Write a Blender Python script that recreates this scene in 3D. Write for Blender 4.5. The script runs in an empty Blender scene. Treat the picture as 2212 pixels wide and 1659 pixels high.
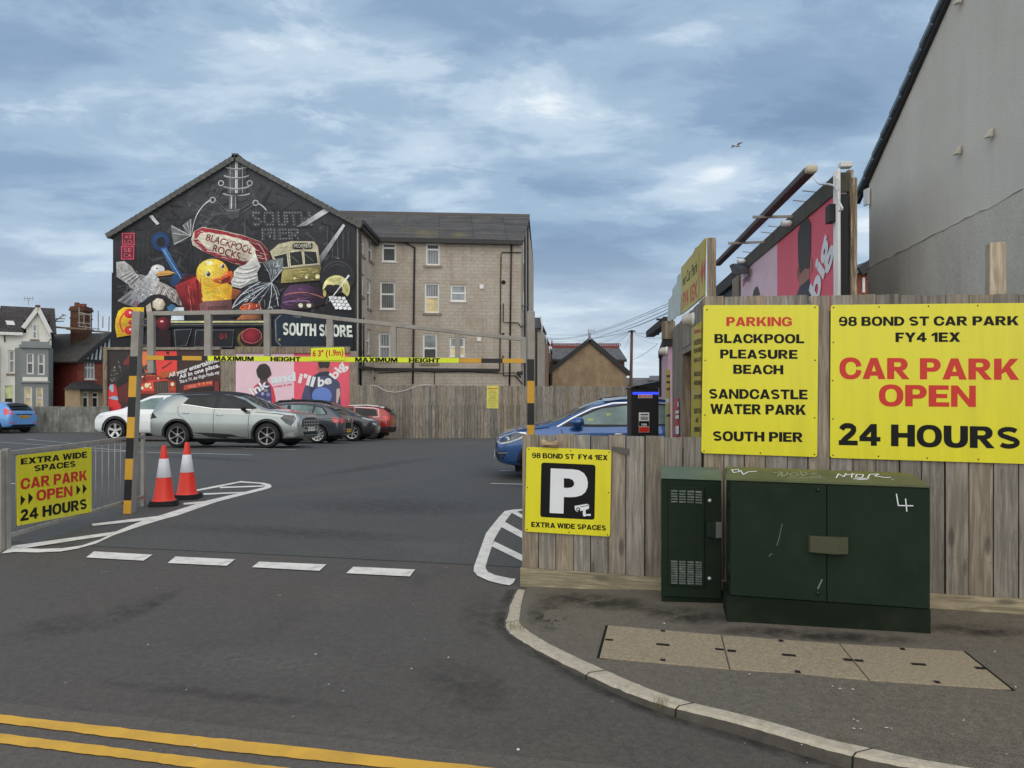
import bpy, bmesh, math, random
from mathutils import Vector, Matrix
from mathutils.bvhtree import BVHTree
from mathutils.geometry import delaunay_2d_cdt
R = math.radians
random.seed(7)
SC = bpy.context.scene
COL = SC.collection

# ---------------------------------------------------------------- camera
F, CX, HY, H = 1640.0, 1106.0, 840.0, 1.68      # focal length and horizon in photo units, eye height in metres
cam_data = bpy.data.cameras.new('camera')
cam_data.sensor_width = 36.0
cam_data.lens = 36.0 * F / 2212.0
cam_data.shift_y = (HY - 829.5) / 2212.0
cam_data.clip_start, cam_data.clip_end = 0.05, 3000
cam = bpy.data.objects.new('camera', cam_data)
COL.objects.link(cam)
cam.location = (0, 0, H)
cam.rotation_euler = (R(90), 0, 0)
SC.camera = cam
SC.view_settings.view_transform = 'Standard'
SC.view_settings.look = 'None'
SC.view_settings.exposure = 0.34
SC.view_settings.gamma = 1.0

def lin(c):
    return tuple(v / 12.92 if v <= 0.04045 else ((v + 0.055) / 1.055) ** 2.4 for v in c)
def C(r, g, b, k=1.0, top=0.86):
    """an sRGB colour 0..255 as linear base colour, scaled"""
    return tuple(min(top, v * k) for v in lin((r / 255, g / 255, b / 255)))

# ---------------------------------------------------------------- sky and sun
SUN_EL, SUN_AZ = 54.0, 178.0          # soft light from behind the camera
world = bpy.data.worlds.new('World')
SC.world = world
world.use_nodes = True
def build_sky():
    nt = world.node_tree; N = nt.nodes; L = nt.links
    N.clear()
    out = N.new('ShaderNodeOutputWorld'); bg = N.new('ShaderNodeBackground')
    bg.inputs[1].default_value = 0.1
    L.new(bg.outputs[0], out.inputs[0])
    sky = N.new('ShaderNodeTexSky'); sky.sky_type = 'NISHITA'; sky.sun_disc = False
    sky.sun_elevation = R(SUN_EL); sky.sun_rotation = R(SUN_AZ)
    tc = N.new('ShaderNodeTexCoord')
    sep = N.new('ShaderNodeSeparateXYZ'); L.new(tc.outputs['Generated'], sep.inputs[0])
    def math_(op, a, b=None, clamp=False):
        n = N.new('ShaderNodeMath'); n.operation = op; n.use_clamp = clamp
        for i, v in enumerate((a, b)):
            if v is None: continue
            if isinstance(v, (int, float)): n.inputs[i].default_value = v
            else: L.new(v, n.inputs[i])
        return n.outputs[0]
    z = math_('MAXIMUM', sep.outputs[2], 0.0)
    zz = math_('ADD', z, 0.16)
    px = math_('DIVIDE', sep.outputs[0], zz); py = math_('DIVIDE', sep.outputs[1], zz)
    def noise(sx, sy, sc, det, rough, off, dist=0.0):
        cx = math_('MULTIPLY', px, sx); cy = math_('MULTIPLY', py, sy)
        cb = N.new('ShaderNodeCombineXYZ'); L.new(cx, cb.inputs[0]); L.new(cy, cb.inputs[1]); cb.inputs[2].default_value = off
        n = N.new('ShaderNodeTexNoise'); n.inputs['Scale'].default_value = sc
        n.inputs['Detail'].default_value = det; n.inputs['Roughness'].default_value = rough
        n.inputs['Distortion'].default_value = dist
        L.new(cb.outputs[0], n.inputs['Vector'])
        return n.outputs[0]
    big = noise(1.0, 1.15, 0.75, 3, 0.5, 3.7, 0.3)
    med = noise(1.0, 1.25, 1.9, 6, 0.52, 9.1, 0.4)
    fine = noise(1.0, 1.5, 4.5, 9, 0.62, 5.3, 0.35)
    v = math_('ADD', math_('ADD', math_('MULTIPLY', big, 0.8), math_('MULTIPLY', med, 0.45)), math_('MULTIPLY', fine, 0.17))
    v = math_('SUBTRACT', v, 0.205)
    # a light band low in the north, darker overhead
    v = math_('SUBTRACT', math_('ADD', v, 0.02), math_('MULTIPLY', math_('POWER', z, 1.5), 0.12))
    # crisp pale breaks along the edges of the darker banks
    brk = noise(1.0, 1.35, 2.6, 10, 0.66, 21.7, 0.5)
    v = math_('ADD', v, math_('MULTIPLY', math_('MAXIMUM', math_('SUBTRACT', brk, 0.54), 0.0), 0.42))
    rp = N.new('ShaderNodeValToRGB'); L.new(v, rp.inputs[0]); rp.color_ramp.interpolation = 'EASE'
    el = rp.color_ramp.elements
    stops = [(0.36, (109, 134, 164)), (0.45, (124, 149, 177)), (0.54, (146, 169, 192)), (0.62, (177, 195, 211)), (0.72, (215, 223, 229))]
    while len(el) < len(stops): el.new(0.5)
    for e, (p, c) in zip(el, stops):
        e.position = p; l = lin([k / 255 for k in c]); e.color = (l[0] * 10, l[1] * 10, l[2] * 10, 1)
    hz = N.new('ShaderNodeMix'); hz.data_type = 'RGBA'
    fac = math_('MULTIPLY', math_('POWER', math_('SUBTRACT', 1.0, math_('MINIMUM', math_('MULTIPLY', z, 4.2), 1.0)), 1.5), 0.78)
    L.new(fac, hz.inputs[0]); L.new(rp.outputs[0], hz.inputs[6])
    l = lin((204 / 255, 214 / 255, 221 / 255)); hz.inputs[7].default_value = (l[0] * 10, l[1] * 10, l[2] * 10, 1)
    mx = N.new('ShaderNodeMix'); mx.data_type = 'RGBA'; mx.inputs[0].default_value = 0.06
    L.new(hz.outputs[2], mx.inputs[6]); L.new(sky.outputs[0], mx.inputs[7])
    # the evening side of the sky, behind the viewer, is brighter and warmer than the side in view
    back = math_('POWER', math_('ADD', math_('ADD', math_('MULTIPLY', sep.outputs[1], -0.49), math_('MULTIPLY', sep.outputs[0], 0.05)), 0.5, True), 1.6)
    low = math_('SUBTRACT', 1.0, math_('MULTIPLY', z, 0.55))
    gl = N.new('ShaderNodeMix'); gl.data_type = 'RGBA'; gl.blend_type = 'ADD'
    L.new(math_('MULTIPLY', back, low), gl.inputs[0]); L.new(mx.outputs[2], gl.inputs[6]); gl.inputs[7].default_value = (8.3, 7.6, 6.6, 1)
    L.new(gl.outputs[2], bg.inputs[0])
build_sky()
world.cycles.sampling_method = 'MANUAL'
world.cycles.sample_map_resolution = 512
sun_l = bpy.data.lights.new('sun', 'SUN')
sun_l.energy = 1.0; sun_l.angle = R(80); sun_l.color = (1.0, 0.86, 0.68)
sun = bpy.data.objects.new('sun', sun_l); COL.objects.link(sun)
_d = Vector((math.sin(R(SUN_AZ)) * math.cos(R(SUN_EL)), math.cos(R(SUN_AZ)) * math.cos(R(SUN_EL)), math.sin(R(SUN_EL))))
sun.rotation_euler = _d.to_track_quat('Z', 'Y').to_euler()
sun.location = _d * 60

# ---------------------------------------------------------------- photo measuring
def at(px, py, Y):
    return Vector(((px - CX) / F * Y, Y, H - (py - HY) / F * Y))
def gp(px, py, z=0.0):
    return at(px, py, (H - z) * F / (py - HY))
def gz(X, Y):
    """the car park falls gently away from the entrance"""
    s = max(0.028, min(0.046, 0.0375 + (X + 13) * 0.0012))
    t = max(0.0, min(Y, 48.0) - 20.0)
    return -s * (t * t / 6.0 if t < 3 else t - 1.5) if t > 0 else 0.0
def gpg(px, py, dz=0.0):
    z = 0.0
    for _ in range(12):
        p = gp(px, py, z + dz); z = gz(p.x, p.y)
    return gp(px, py, z + dz)
def conv(sx, sy, sw, zw):
    k = sw / zw / 1.82278
    return lambda x, y: (sx / 1.82278 + x * k, sy / 1.82278 + y * k)
class Plane:
    """a vertical plane through P along the horizontal direction u; n faces the camera"""
    def __init__(s, P, Q):
        s.P = Vector((P[0], P[1], 0)); s.u = Vector((Q[0] - P[0], Q[1] - P[1], 0)).normalized()
        s.n = Vector((s.u.y, -s.u.x, 0))
        if s.n.dot(Vector((0, 0, 0)) - s.P) < 0: s.n = -s.n
    def hit(s, px, py, off=0.0):
        d = Vector(((px - CX) / F, 1, (HY - py) / F)); o = Vector((0, 0, H))
        t = (s.P + s.n * off - Vector((0, 0, 0))).dot(s.n) / (d.x * s.n.x + d.y * s.n.y)
        return o + d * t
    def uv(s, px, py):
        p = s.hit(px, py); return ((p - s.P).dot(s.u), p.z)
    def pt(s, u, z, off=0.0):
        p = s.P + s.u * u + s.n * off; return Vector((p.x, p.y, z))

# ---------------------------------------------------------------- mesh builder
def fill2d(poly, step=None):
    pts = [Vector((p[0], p[1])) for p in poly]
    if step:
        dense = []
        for i, a in enumerate(pts):
            b = pts[(i + 1) % len(pts)]
            n = max(1, int((b - a).length / step + 0.5))
            for k in range(n): dense.append(a.lerp(b, k / n))
        pts = dense
    n = len(pts)
    edges = [(i, (i + 1) % n) for i in range(n)]
    vs = list(pts)
    if step:
        x0, x1 = min(p.x for p in pts), max(p.x for p in pts); y0, y1 = min(p.y for p in pts), max(p.y for p in pts)
        nx = min(60, int((x1 - x0) / step)); ny = min(60, int((y1 - y0) / step))
        for i in range(1, nx):
            for j in range(1, ny):
                q = Vector((x0 + (x1 - x0) * i / nx + 0.13 * step * ((j % 2) - .5), y0 + (y1 - y0) * j / ny))
                ins = False
                for k in range(n):
                    a, b = pts[k], pts[(k + 1) % n]
                    if (a.y > q.y) != (b.y > q.y) and q.x < (b.x - a.x) * (q.y - a.y) / (b.y - a.y) + a.x: ins = not ins
                if ins: vs.append(q)
    r = delaunay_2d_cdt(vs, edges, [], 1, 1e-6)
    return [(p.x, p.y) for p in r[0]], [tuple(f) for f in r[2]]

_text_cache = {}
def text2d(s, bold=0.0, space=1.0):
    key = (s, bold, space)
    if key not in _text_cache:
        c = bpy.data.curves.new('lettering', 'FONT'); c.body = s; c.offset = bold; c.space_character = space
        c.resolution_u = 5; c.size = 1
        o = bpy.data.objects.new('lettering', c); COL.objects.link(o)
        dg = bpy.context.evaluated_depsgraph_get(); dg.update()
        m = bpy.data.meshes.new_from_object(o.evaluated_get(dg))
        v = [(a.co.x, a.co.y) for a in m.vertices]; f = [tuple(p.vertices) for p in m.polygons]
        x0, x1 = min(a[0] for a in v), max(a[0] for a in v); y0, y1 = min(a[1] for a in v), max(a[1] for a in v)
        v = [((a - x0) / (x1 - x0), (b - y0) / (y1 - y0)) for a, b in v]
        bpy.data.objects.remove(o); bpy.data.curves.remove(c); bpy.data.meshes.remove(m)
        _text_cache[key] = (v, f)
    return _text_cache[key]


# ---- a heavy sign-writer's alphabet, drawn here as outlines (cap height 1)
def _sell(cx, cy, rx, ry, e=2.35, n=28, a0=0.0, a1=6.28318):
    o = []
    for i in range(n):
        t = a0 + (a1 - a0) * i / n; c, s = math.cos(t), math.sin(t)
        o.append((cx + rx * math.copysign(abs(c) ** (2 / e), c), cy + ry * math.copysign(abs(s) ** (2 / e), s)))
    return o
def _rc(x0, y0, x1, y1): return [(x0, y0), (x1, y0), (x1, y1), (x0, y1)]
def _bowl(x0, y0, x1, y1):
    """flat on the left, round on the right"""
    r = (y1 - y0) / 2; k = min(r * 1.05, x1 - x0)
    return [(x0, y0)] + [(x1 - k + k * math.cos(t), (y0 + y1) / 2 + r * math.sin(t)) for t in [-1.5708 + 3.14159 * i / 14 for i in range(15)]] + [(x0, y1)]
def _rib(pts, w):
    P = [Vector(p) for p in pts]; A_, B_ = [], []
    for i, p in enumerate(P):
        d = (P[min(i + 1, len(P) - 1)] - P[max(i - 1, 0)]).normalized(); n = Vector((-d.y, d.x)) * (w[0] + (w[1] - w[0]) * abs(2 * i / (len(P) - 1) - 1) if isinstance(w, tuple) else w) / 2
        A_.append(tuple(p + n)); B_.append(tuple(p - n))
    return A_ + B_[::-1]
def _diag(x0, y0, x1, y1, w): return [(x0 - w / 2, y0), (x0 + w / 2, y0), (x1 + w / 2, y1), (x1 - w / 2, y1)]
_s = .32; _h = .22
def _S(w):
    pts = []
    for i in range(13): t = .5 - 4.2 * -i / 12; pts.append((w / 2 + (w / 2 - .13) * math.cos(t), .715 + .18 * math.sin(t)))
    q = [(w - x, 1 - y) for x, y in pts][::-1]
    return _rib(pts[:-1] + q[1:], .22)
def heavy_glyphs():
    G = {}
    G['A'] = (1.06, [[(0, 0), (.37, 1), (.69, 1), (1.06, 0), (.74, 0), (.53, .68), (.32, 0)], _rc(.27, .16, .79, .37)], [])
    G['B'] = (.96, [_bowl(0, 0, .96, .56), _bowl(0, .48, .9, 1)], [_bowl(_s, .19, .67, .42), _bowl(_s, .6, .62, .81)])
    G['C'] = (1.0, [_sell(.52, .5, .52, .52)], [_sell(.54, .5, .25, .31), [(.56, .5), (1.2, .66), (1.2, .36)]])
    G['D'] = (1.0, [_bowl(0, 0, 1, 1)], [_bowl(_s, .21, .72, .79)])
    G['E'] = (.86, [_rc(0, 0, _s, 1), _rc(.1, 0, .86, .21), _rc(.1, .79, .84, 1), _rc(.1, .4, .78, .6)], [])
    G['F'] = (.8, [_rc(0, 0, _s, 1), _rc(.1, .79, .8, 1), _rc(.1, .38, .7, .58)], [])
    G['G'] = (1.06, [_sell(.53, .5, .53, .52), _rc(.56, .34, 1.04, .54), _rc(.78, .1, 1.04, .5)], [_sell(.54, .5, .26, .31), [(.8, .54), (1.3, .54), (1.3, .7), (.9, .68)], _rc(.54, .54, .8, .62)])
    G['G'] = (1.06, [_sell(.53, .5, .53, .52)], [_sell(.54, .5, .26, .31), [(.6, .54), (1.3, .54), (1.3, .68), (.7, .62)]], [_rc(.57, .34, 1.04, .53), _rc(.8, .12, 1.04, .5)])
    G['H'] = (1.02, [_rc(0, 0, _s, 1), _rc(1.02 - _s, 0, 1.02, 1), _rc(.1, .4, .9, .62)], [])
    G['I'] = (_s, [_rc(0, 0, _s, 1)], [])
    G['K'] = (1.06, [_rc(0, 0, _s, 1), [(.2, .3), (.68, 1), (1.03, 1), (.5, .38), (.2, .2)], [(.38, .6), (.62, .68), (1.06, 0), (.7, 0)]], [])
    G['L'] = (.82, [_rc(0, 0, _s, 1), _rc(.1, 0, .82, .22)], [])
    G['M'] = (1.2, [_rc(0, 0, .26, 1), _rc(.94, 0, 1.2, 1), [(0, 1), (.38, 1), (.6, .42), (.6, 0), (.47, 0)], [(1.2, 1), (.82, 1), (.6, .42), (.6, 0), (.73, 0)]], [])
    G['N'] = (1.02, [_rc(0, 0, .27, 1), _rc(.75, 0, 1.02, 1), [(0, 1), (.28, 1), (1.02, 0), (.74, 0)]], [])
    G['O'] = (1.06, [_sell(.53, .5, .53, .52)], [_sell(.53, .5, .25, .31)])
    G['P'] = (.92, [_rc(0, 0, _s, 1), _bowl(0, .36, .92, 1)], [_bowl(_s, .56, .63, .8)])
    G['R'] = (1.02, [_rc(0, 0, _s, 1), _bowl(0, .4, .93, 1), [(.34, .45), (.62, .48), (1.02, 0), (.69, 0)]], [_bowl(_s, .59, .64, .8)])
    G['S'] = (.94, [_S(.94)], [])
    G['T'] = (.92, [_rc(.32, 0, .6, 1), _rc(0, .78, .92, 1)], [])
    G['U'] = (1.0, [_rc(0, .4, _s, 1), _rc(1 - _s, .4, 1, 1), _sell(.5, .4, .5, .42)], [_sell(.5, .42, .5 - _s, .22), _rc(_s, .42, 1 - _s, 1.2)])
    G['V'] = (1.04, [[(0, 1), (.33, 1), (.52, .36), (.71, 1), (1.04, 1), (.69, 0), (.35, 0)]], [])
    G['W'] = (1.42, [[(0, 1), (.3, 1), (.42, .42), (.57, 1), (.85, 1), (1.0, .42), (1.12, 1), (1.42, 1), (1.16, 0), (.87, 0), (.71, .6), (.55, 0), (.26, 0)]], [])
    G['X'] = (1.06, [[(0, 0), (.35, 0), (1.04, 1), (.7, 1)], [(.02, 1), (.37, 1), (1.06, 0), (.71, 0)]], [])
    G['Y'] = (1.06, [_rc(.39, 0, .67, .5), [(0, 1), (.34, 1), (.53, .66), (.72, 1), (1.06, 1), (.67, .38), (.39, .38)]], [])
    G['0'] = (.86, [_sell(.43, .5, .43, .52)], [_sell(.43, .5, .17, .33)])
    G['1'] = (.6, [_rc(.3, 0, .58, 1), [(.0, .6), (.0, .8), (.34, 1), (.5, 1), (.5, .68), (.3, .68)]], [])
    two = [(.14, .72), (.2, .82), (.3, .885), (.43, .9), (.57, .88), (.67, .8), (.68, .7), (.62, .58), (.5, .46), (.34, .32), (.2, .16)]
    G['2'] = (.86, [_rib(two, .25), _rc(.02, 0, .86, .22), [(.02, 0), (.04, .16), (.2, .34), (.4, .1)]], [])
    G['3'] = (.86, [_sell(.42, .72, .4, .3), _sell(.43, .3, .43, .32)], [_sell(.4, .71, .14, .12), _sell(.4, .29, .16, .13), _rc(-.1, .36, .26, .62)])
    G['4'] = (.92, [_rc(.5, 0, .76, 1), _rc(0, .2, .92, .41), [(0, .41), (.5, 1), (.6, 1), (.6, .76), (.26, .36), (0, .36)]], [])
    G['6'] = (.88, [_sell(.44, .5, .44, .52)], [_sell(.44, .29, .17, .14), [(.44, .6), (.9, .6), (.95, .72), (.5, .7)], _sell(.52, .68, .26, .11)])
    G['8'] = (.88, [_sell(.44, .73, .41, .29), _sell(.44, .3, .44, .32)], [_sell(.44, .73, .15, .115), _sell(.44, .29, .17, .135)])
    G['9'] = (.88, [[(.88 - x, 1 - y) for x, y in p] for p in G['6'][1]], [[(.88 - x, 1 - y) for x, y in p] for p in G['6'][2]])
    return G
_HG = {}
def _inside(q, poly):
    r = False; n = len(poly)
    for k in range(n):
        (xa, ya), (xb, yb) = poly[k], poly[(k + 1) % n]
        if (ya > q[1]) != (yb > q[1]) and q[0] < (xb - xa) * (q[1] - ya) / (yb - ya) + xa: r = not r
    return r
def heavy2d(s):
    if not _HG: _HG.update(heavy_glyphs())
    V, Fc, x = [], [], 0.0
    for ch in s:
        if ch == ' ': x += .38; continue
        w, add, sub = _HG[ch][:3]; more = _HG[ch][3] if len(_HG[ch]) > 3 else []
        if ch not in _text_cache:
            vs, es = [], []
            for p in add + sub + more:
                b = len(vs); vs += [Vector(q) for q in p]; es += [(b + i, b + (i + 1) % len(p)) for i in range(len(p))]
            r = delaunay_2d_cdt(vs, es, [], 0, 1e-5); co = [(q.x, q.y) for q in r[0]]; fs = []
            for f in r[2]:
                c = (sum(co[i][0] for i in f) / len(f), sum(co[i][1] for i in f) / len(f))
                if (any(_inside(c, p) for p in add) and not any(_inside(c, p) for p in sub)) or any(_inside(c, p) for p in more): fs.append(tuple(f))
            _text_cache[ch] = (co, fs)
        co, fs = _text_cache[ch]; b = len(V)
        V += [(x + q[0], q[1]) for q in co]; Fc += [tuple(b + i for i in f) for f in fs]; x += w + .075
    used = sorted({i for f in Fc for i in f}); mp = {i: k for k, i in enumerate(used)}
    V = [V[i] for i in used]; Fc = [tuple(mp[i] for i in f) for f in Fc]
    x0, x1 = min(a[0] for a in V), max(a[0] for a in V); y0, y1 = min(a[1] for a in V), max(a[1] for a in V)
    return [((a - x0) / (x1 - x0), (b - y0) / (y1 - y0)) for a, b in V], Fc

def wloc(o):
    v = Vector((0, 0, 0))
    while o is not None:
        v += o.location; o = o.parent
    return v

class MB:
    def __init__(s):
        s.v = []; s.f = []; s.m = []; s.c = []
    def add(s, vs, fs, m=0, col=None):
        b = len(s.v); s.v += [Vector(p) for p in vs]
        s.c += ([col] * len(vs)) if (col is None or isinstance(col, tuple)) else list(col)
        for f in fs: s.f.append(tuple(b + i for i in f)); s.m.append(m)
    def poly(s, pts, m=0, col=None):
        s.add(pts, [tuple(range(len(pts)))], m, col)
    def hexa(s, p, m=0, col=None):
        """p: 8 corners, bottom ring then top ring"""
        s.add(p, [(3, 2, 1, 0), (4, 5, 6, 7), (0, 1, 5, 4), (1, 2, 6, 5), (2, 3, 7, 6), (3, 0, 4, 7)], m, col)
    def box(s, x0, y0, z0, x1, y1, z1, m=0):
        s.hexa([(x0, y0, z0), (x1, y0, z0), (x1, y1, z0), (x0, y1, z0), (x0, y0, z1), (x1, y0, z1), (x1, y1, z1), (x0, y1, z1)], m)
    def pbox(s, pl, u0, z0, u1, z1, o0, o1, m=0):
        """box on a Plane, from offset o0 (back) to o1 (front)"""
        P = pl.pt
        s.hexa([P(u0, z0, o0), P(u1, z0, o0), P(u1, z0, o1), P(u0, z0, o1), P(u0, z1, o0), P(u1, z1, o0), P(u1, z1, o1), P(u0, z1, o1)], m)
    def beam(s, a, b, w, h, m=0, up=(0, 0, 1)):
        a, b = Vector(a), Vector(b); d = (b - a).normalized(); up = Vector(up)
        if abs(d.dot(up)) > 0.99: up = Vector((0, 1, 0))
        r = d.cross(up).normalized() * w / 2; t = r.cross(d).normalized() * h / 2
        s.hexa([a - r - t, a + r - t, b + r - t, b - r - t, a - r + t, a + r + t, b + r + t, b - r + t], m)
    def tube(s, pts, r, n=8, m=0, cap=True):
        pts = [Vector(p) for p in pts]; rings = []
        for i, p in enumerate(pts):
            d = (pts[min(i + 1, len(pts) - 1)] - pts[max(i - 1, 0)]).normalized()
            up = Vector((0, 0, 1)) if abs(d.z) < 0.95 else Vector((0, 1, 0))
            a = d.cross(up).normalized(); b = a.cross(d)
            rr = r[i] if isinstance(r, (list, tuple)) else r
            rings.append([p + (a * math.cos(2 * math.pi * k / n) + b * math.sin(2 * math.pi * k / n)) * rr for k in range(n)])
        vs = [q for g in rings for q in g]; fs = []
        for i in range(len(pts) - 1):
            for k in range(n):
                fs.append((i * n + k, i * n + (k + 1) % n, (i + 1) * n + (k + 1) % n, (i + 1) * n + k))
        if cap: fs += [tuple(range(n))[::-1], tuple((len(pts) - 1) * n + k for k in range(n))]
        s.add(vs, fs, m)
    def lathe(s, prof, cen, axis='z', n=24, m=0, ms=None):
        cen = Vector(cen); vs = []
        for r, h in prof:
            for k in range(n):
                a = 2 * math.pi * k / n
                if axis == 'z': q = (r * math.cos(a), r * math.sin(a), h)
                elif axis == 'y': q = (r * math.cos(a), h, r * math.sin(a))
                else: q = (h, r * math.cos(a), r * math.sin(a))
                vs.append(cen + Vector(q))
        b = len(s.v); s.v += vs; s.c += [None] * len(vs)
        for i in range(len(prof) - 1):
            for k in range(n):
                s.f.append((b + i * n + k, b + i * n + (k + 1) % n, b + (i + 1) * n + (k + 1) % n, b + (i + 1) * n + k))
                s.m.append(ms[i] if ms else m)
    def prism(s, poly3, vec, m=0, mside=None):
        n = len(poly3); a = [Vector(p) for p in poly3]; b = [p + Vector(vec) for p in a]
        s.add(a + b, [tuple(range(n))[::-1], tuple(range(n, 2 * n))] , m)
        base = len(s.v) - 2 * n
        for i in range(n):
            j = (i + 1) % n
            s.f.append((base + i, base + j, base + n + j, base + n + i)); s.m.append(m if mside is None else mside)
    def flat(s, pl, pts_px, off, m=0, step=None, colf=None, zf=None):
        """a filled outline, given in picture measurements (through zf), laid on a Plane at offset off"""
        q = [zf(*p) if zf else p for p in pts_px]
        P = [pl.uv(*p) for p in q]
        vs, fs = fill2d(P, step)
        s.add([pl.pt(a, b, off) for a, b in vs], fs, m, [colf(a, b) for a, b in vs] if callable(colf) else colf)
    def text(s, t, bl, br, tr, tl, m=0, bold=0.012, space=1.0, col=None):
        v, f = heavy2d(t) if bold >= 0.028 and all(ch == ' ' or ch in 'ABCDEFGHIKLMNOPRSTUVWXY01234689' for ch in t) and space == 1.0 else text2d(t, bold, space)
        bl, br, tr, tl = map(Vector, (bl, br, tr, tl))
        s.add([(bl.lerp(br, a)).lerp(tl.lerp(tr, a), b) for a, b in v], f, m, col)
    def ptext(s, t, pl, x0, y0, x1, y1, off, m=0, bold=0.012, space=1.0, zf=None, skew=(0, 0), col=None):
        """lettering filling the picture rectangle on a Plane; skew = extra y at the right end (top, bottom)"""
        z = zf or (lambda a, b: (a, b))
        s.text(t, pl.hit(*z(x0, y1), off), pl.hit(*z(x1, y1 + skew[1]), off), pl.hit(*z(x1, y0 + skew[0]), off), pl.hit(*z(x0, y0), off), m, bold, space, col)
    def build_each(s, name, mats, parent=None, **kw):
        """every loose piece becomes an object of its own"""
        p = list(range(len(s.v)))
        def root(i):
            while p[i] != i: p[i] = p[p[i]]; i = p[i]
            return i
        for f in s.f:
            for i in f[1:]: p[root(i)] = root(f[0])
        G = {}
        for f, m in zip(s.f, s.m): G.setdefault(root(f[0]), []).append((f, m))
        for fs in G.values():
            us = sorted({i for f, _ in fs for i in f}); ix = {i: k for k, i in enumerate(us)}; q = MB(); q.v = [s.v[i] for i in us]; q.c = [s.c[i] for i in us]
            q.f = [tuple(ix[i] for i in f) for f, _ in fs]; q.m = [m for _, m in fs]; q.build(name, mats, parent, **kw)
    def build(s, name, mats, parent=None, smooth=False, bevel=0.0, local=False, recalc=True, seg=2, origin=None, autosmooth=None):
        me = bpy.data.meshes.new(name)
        if parent is not None: org = Vector((0, 0, 0)) if local else wloc(parent)
        elif origin is not None: org = Vector(origin)
        else:
            xs = [p.x for p in s.v]; ys = [p.y for p in s.v]
            org = Vector(((min(xs) + max(xs)) / 2, (min(ys) + max(ys)) / 2, min(p.z for p in s.v)))
        me.from_pydata([tuple(p - org) for p in s.v], [], s.f)
        if not isinstance(mats, (list, tuple)): mats = [mats]
        for m in mats: me.materials.append(m)
        me.polygons.foreach_set('material_index', s.m)
        if recalc:
            bm = bmesh.new(); bm.from_mesh(me); bmesh.ops.recalc_face_normals(bm, faces=bm.faces); bm.to_mesh(me); bm.free()
        if any(c is not None for c in s.c):
            at_ = me.color_attributes.new('paint', 'FLOAT_COLOR', 'POINT')
            for i, c in enumerate(s.c):
                at_.data[i].color = (c[0], c[1], c[2], 1) if c else (1, 1, 1, 1)
        uvl = me.uv_layers.new(name='uv')
        for p in me.polygons:
            n = p.normal
            for li in p.loop_indices:
                q = me.vertices[me.loops[li].vertex_index].co + org
                if abs(n.z) > 0.93: uvl.data[li].uv = (q.x, q.y)
                else:
                    t = Vector((-n.y, n.x, 0)).normalized()
                    if abs(t.x) > abs(t.y) and t.x < 0 or abs(t.y) >= abs(t.x) and t.y < 0: t = -t
                    w = Vector((0, 0, 1)) if abs(n.z) < 0.2 else n.cross(t)
                    uvl.data[li].uv = (q.dot(t), q.dot(w) * (1 if w.z > 0 else -1))
        if smooth: me.polygons.foreach_set('use_smooth', [True] * len(me.polygons))
        me.update()
        o = bpy.data.objects.new(name, me); COL.objects.link(o)
        if parent is not None: o.parent = parent
        else: o.location = org
        if bevel:
            b = o.modifiers.new('bevel', 'BEVEL'); b.width = bevel; b.segments = seg; b.limit_method = 'ANGLE'; b.angle_limit = R(40)
        return o

def tag(o, label, cat, group=None):
    o['label'] = label; o['category'] = cat
    if group: o['group'] = group
    return o
def thing(name, label, cat, loc=(0, 0, 0), rotz=0.0, group=None):
    o = bpy.data.objects.new(name, None); COL.objects.link(o); o.empty_display_size = 0.2
    o.location = loc; o.rotation_euler = (0, 0, rotz)
    return tag(o, label, cat, group)
def struct(o, kind='structure'):
    o['kind'] = kind; return o
def copy_tree(o, parent=None):
    c = o.copy(); COL.objects.link(c)
    if parent is not None: c.parent = parent
    for ch in list(o.children): copy_tree(ch, c)
    return c

# ---------------------------------------------------------------- materials
def newmat(name):
    m = bpy.data.materials.new(name); m.use_nodes = True
    nt = m.node_tree; return m, nt, nt.nodes['Principled BSDF'], nt.nodes, nt.links
def ramp(N, L, src, stops):
    r = N.new('ShaderNodeValToRGB'); L.new(src, r.inputs[0]); el = r.color_ramp.elements
    while len(el) < len(stops): el.new(0.5)
    for e, (p, c) in zip(el, stops):
        e.position = p; e.color = (*c, 1) if not isinstance(c, (int, float)) else (c, c, c, 1)
    return r.outputs[0]
def tex(N, L, kind, vec, scale, **kw):
    t = N.new('ShaderNodeTex' + kind); t.inputs['Scale'].default_value = scale
    for k, v in kw.items():
        if k in t.inputs: t.inputs[k].default_value = v
        else: setattr(t, k, v)
    if vec is not None: L.new(vec, t.inputs['Vector'])
    return t
def mixc(N, L, fac, a, b, mode='MIX'):
    m = N.new('ShaderNodeMix'); m.data_type = 'RGBA'; m.blend_type = mode
    for i, v in ((0, fac), (6, a), (7, b)):
        if hasattr(v, 'is_output'): L.new(v, m.inputs[i])
        elif i == 0: m.inputs[0].default_value = v
        else: m.inputs[i].default_value = (*v, 1)
    return m.outputs[2]
def mapped(N, L, scale=(1, 1, 1), coord='Object'):
    tc = N.new('ShaderNodeTexCoord'); mp = N.new('ShaderNodeMapping'); mp.inputs['Scale'].default_value = scale
    L.new(tc.outputs[coord], mp.inputs['Vector']); return mp.outputs[0]
def bump(N, L, P, h, strength=0.3, dist=0.01):
    b = N.new('ShaderNodeBump'); b.inputs['Strength'].default_value = strength; b.inputs['Distance'].default_value = dist
    L.new(h, b.inputs['Height']); L.new(b.outputs[0], P.inputs['Normal'])
def mul(c, k): return tuple(min(0.95, v * k) for v in c)

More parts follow.
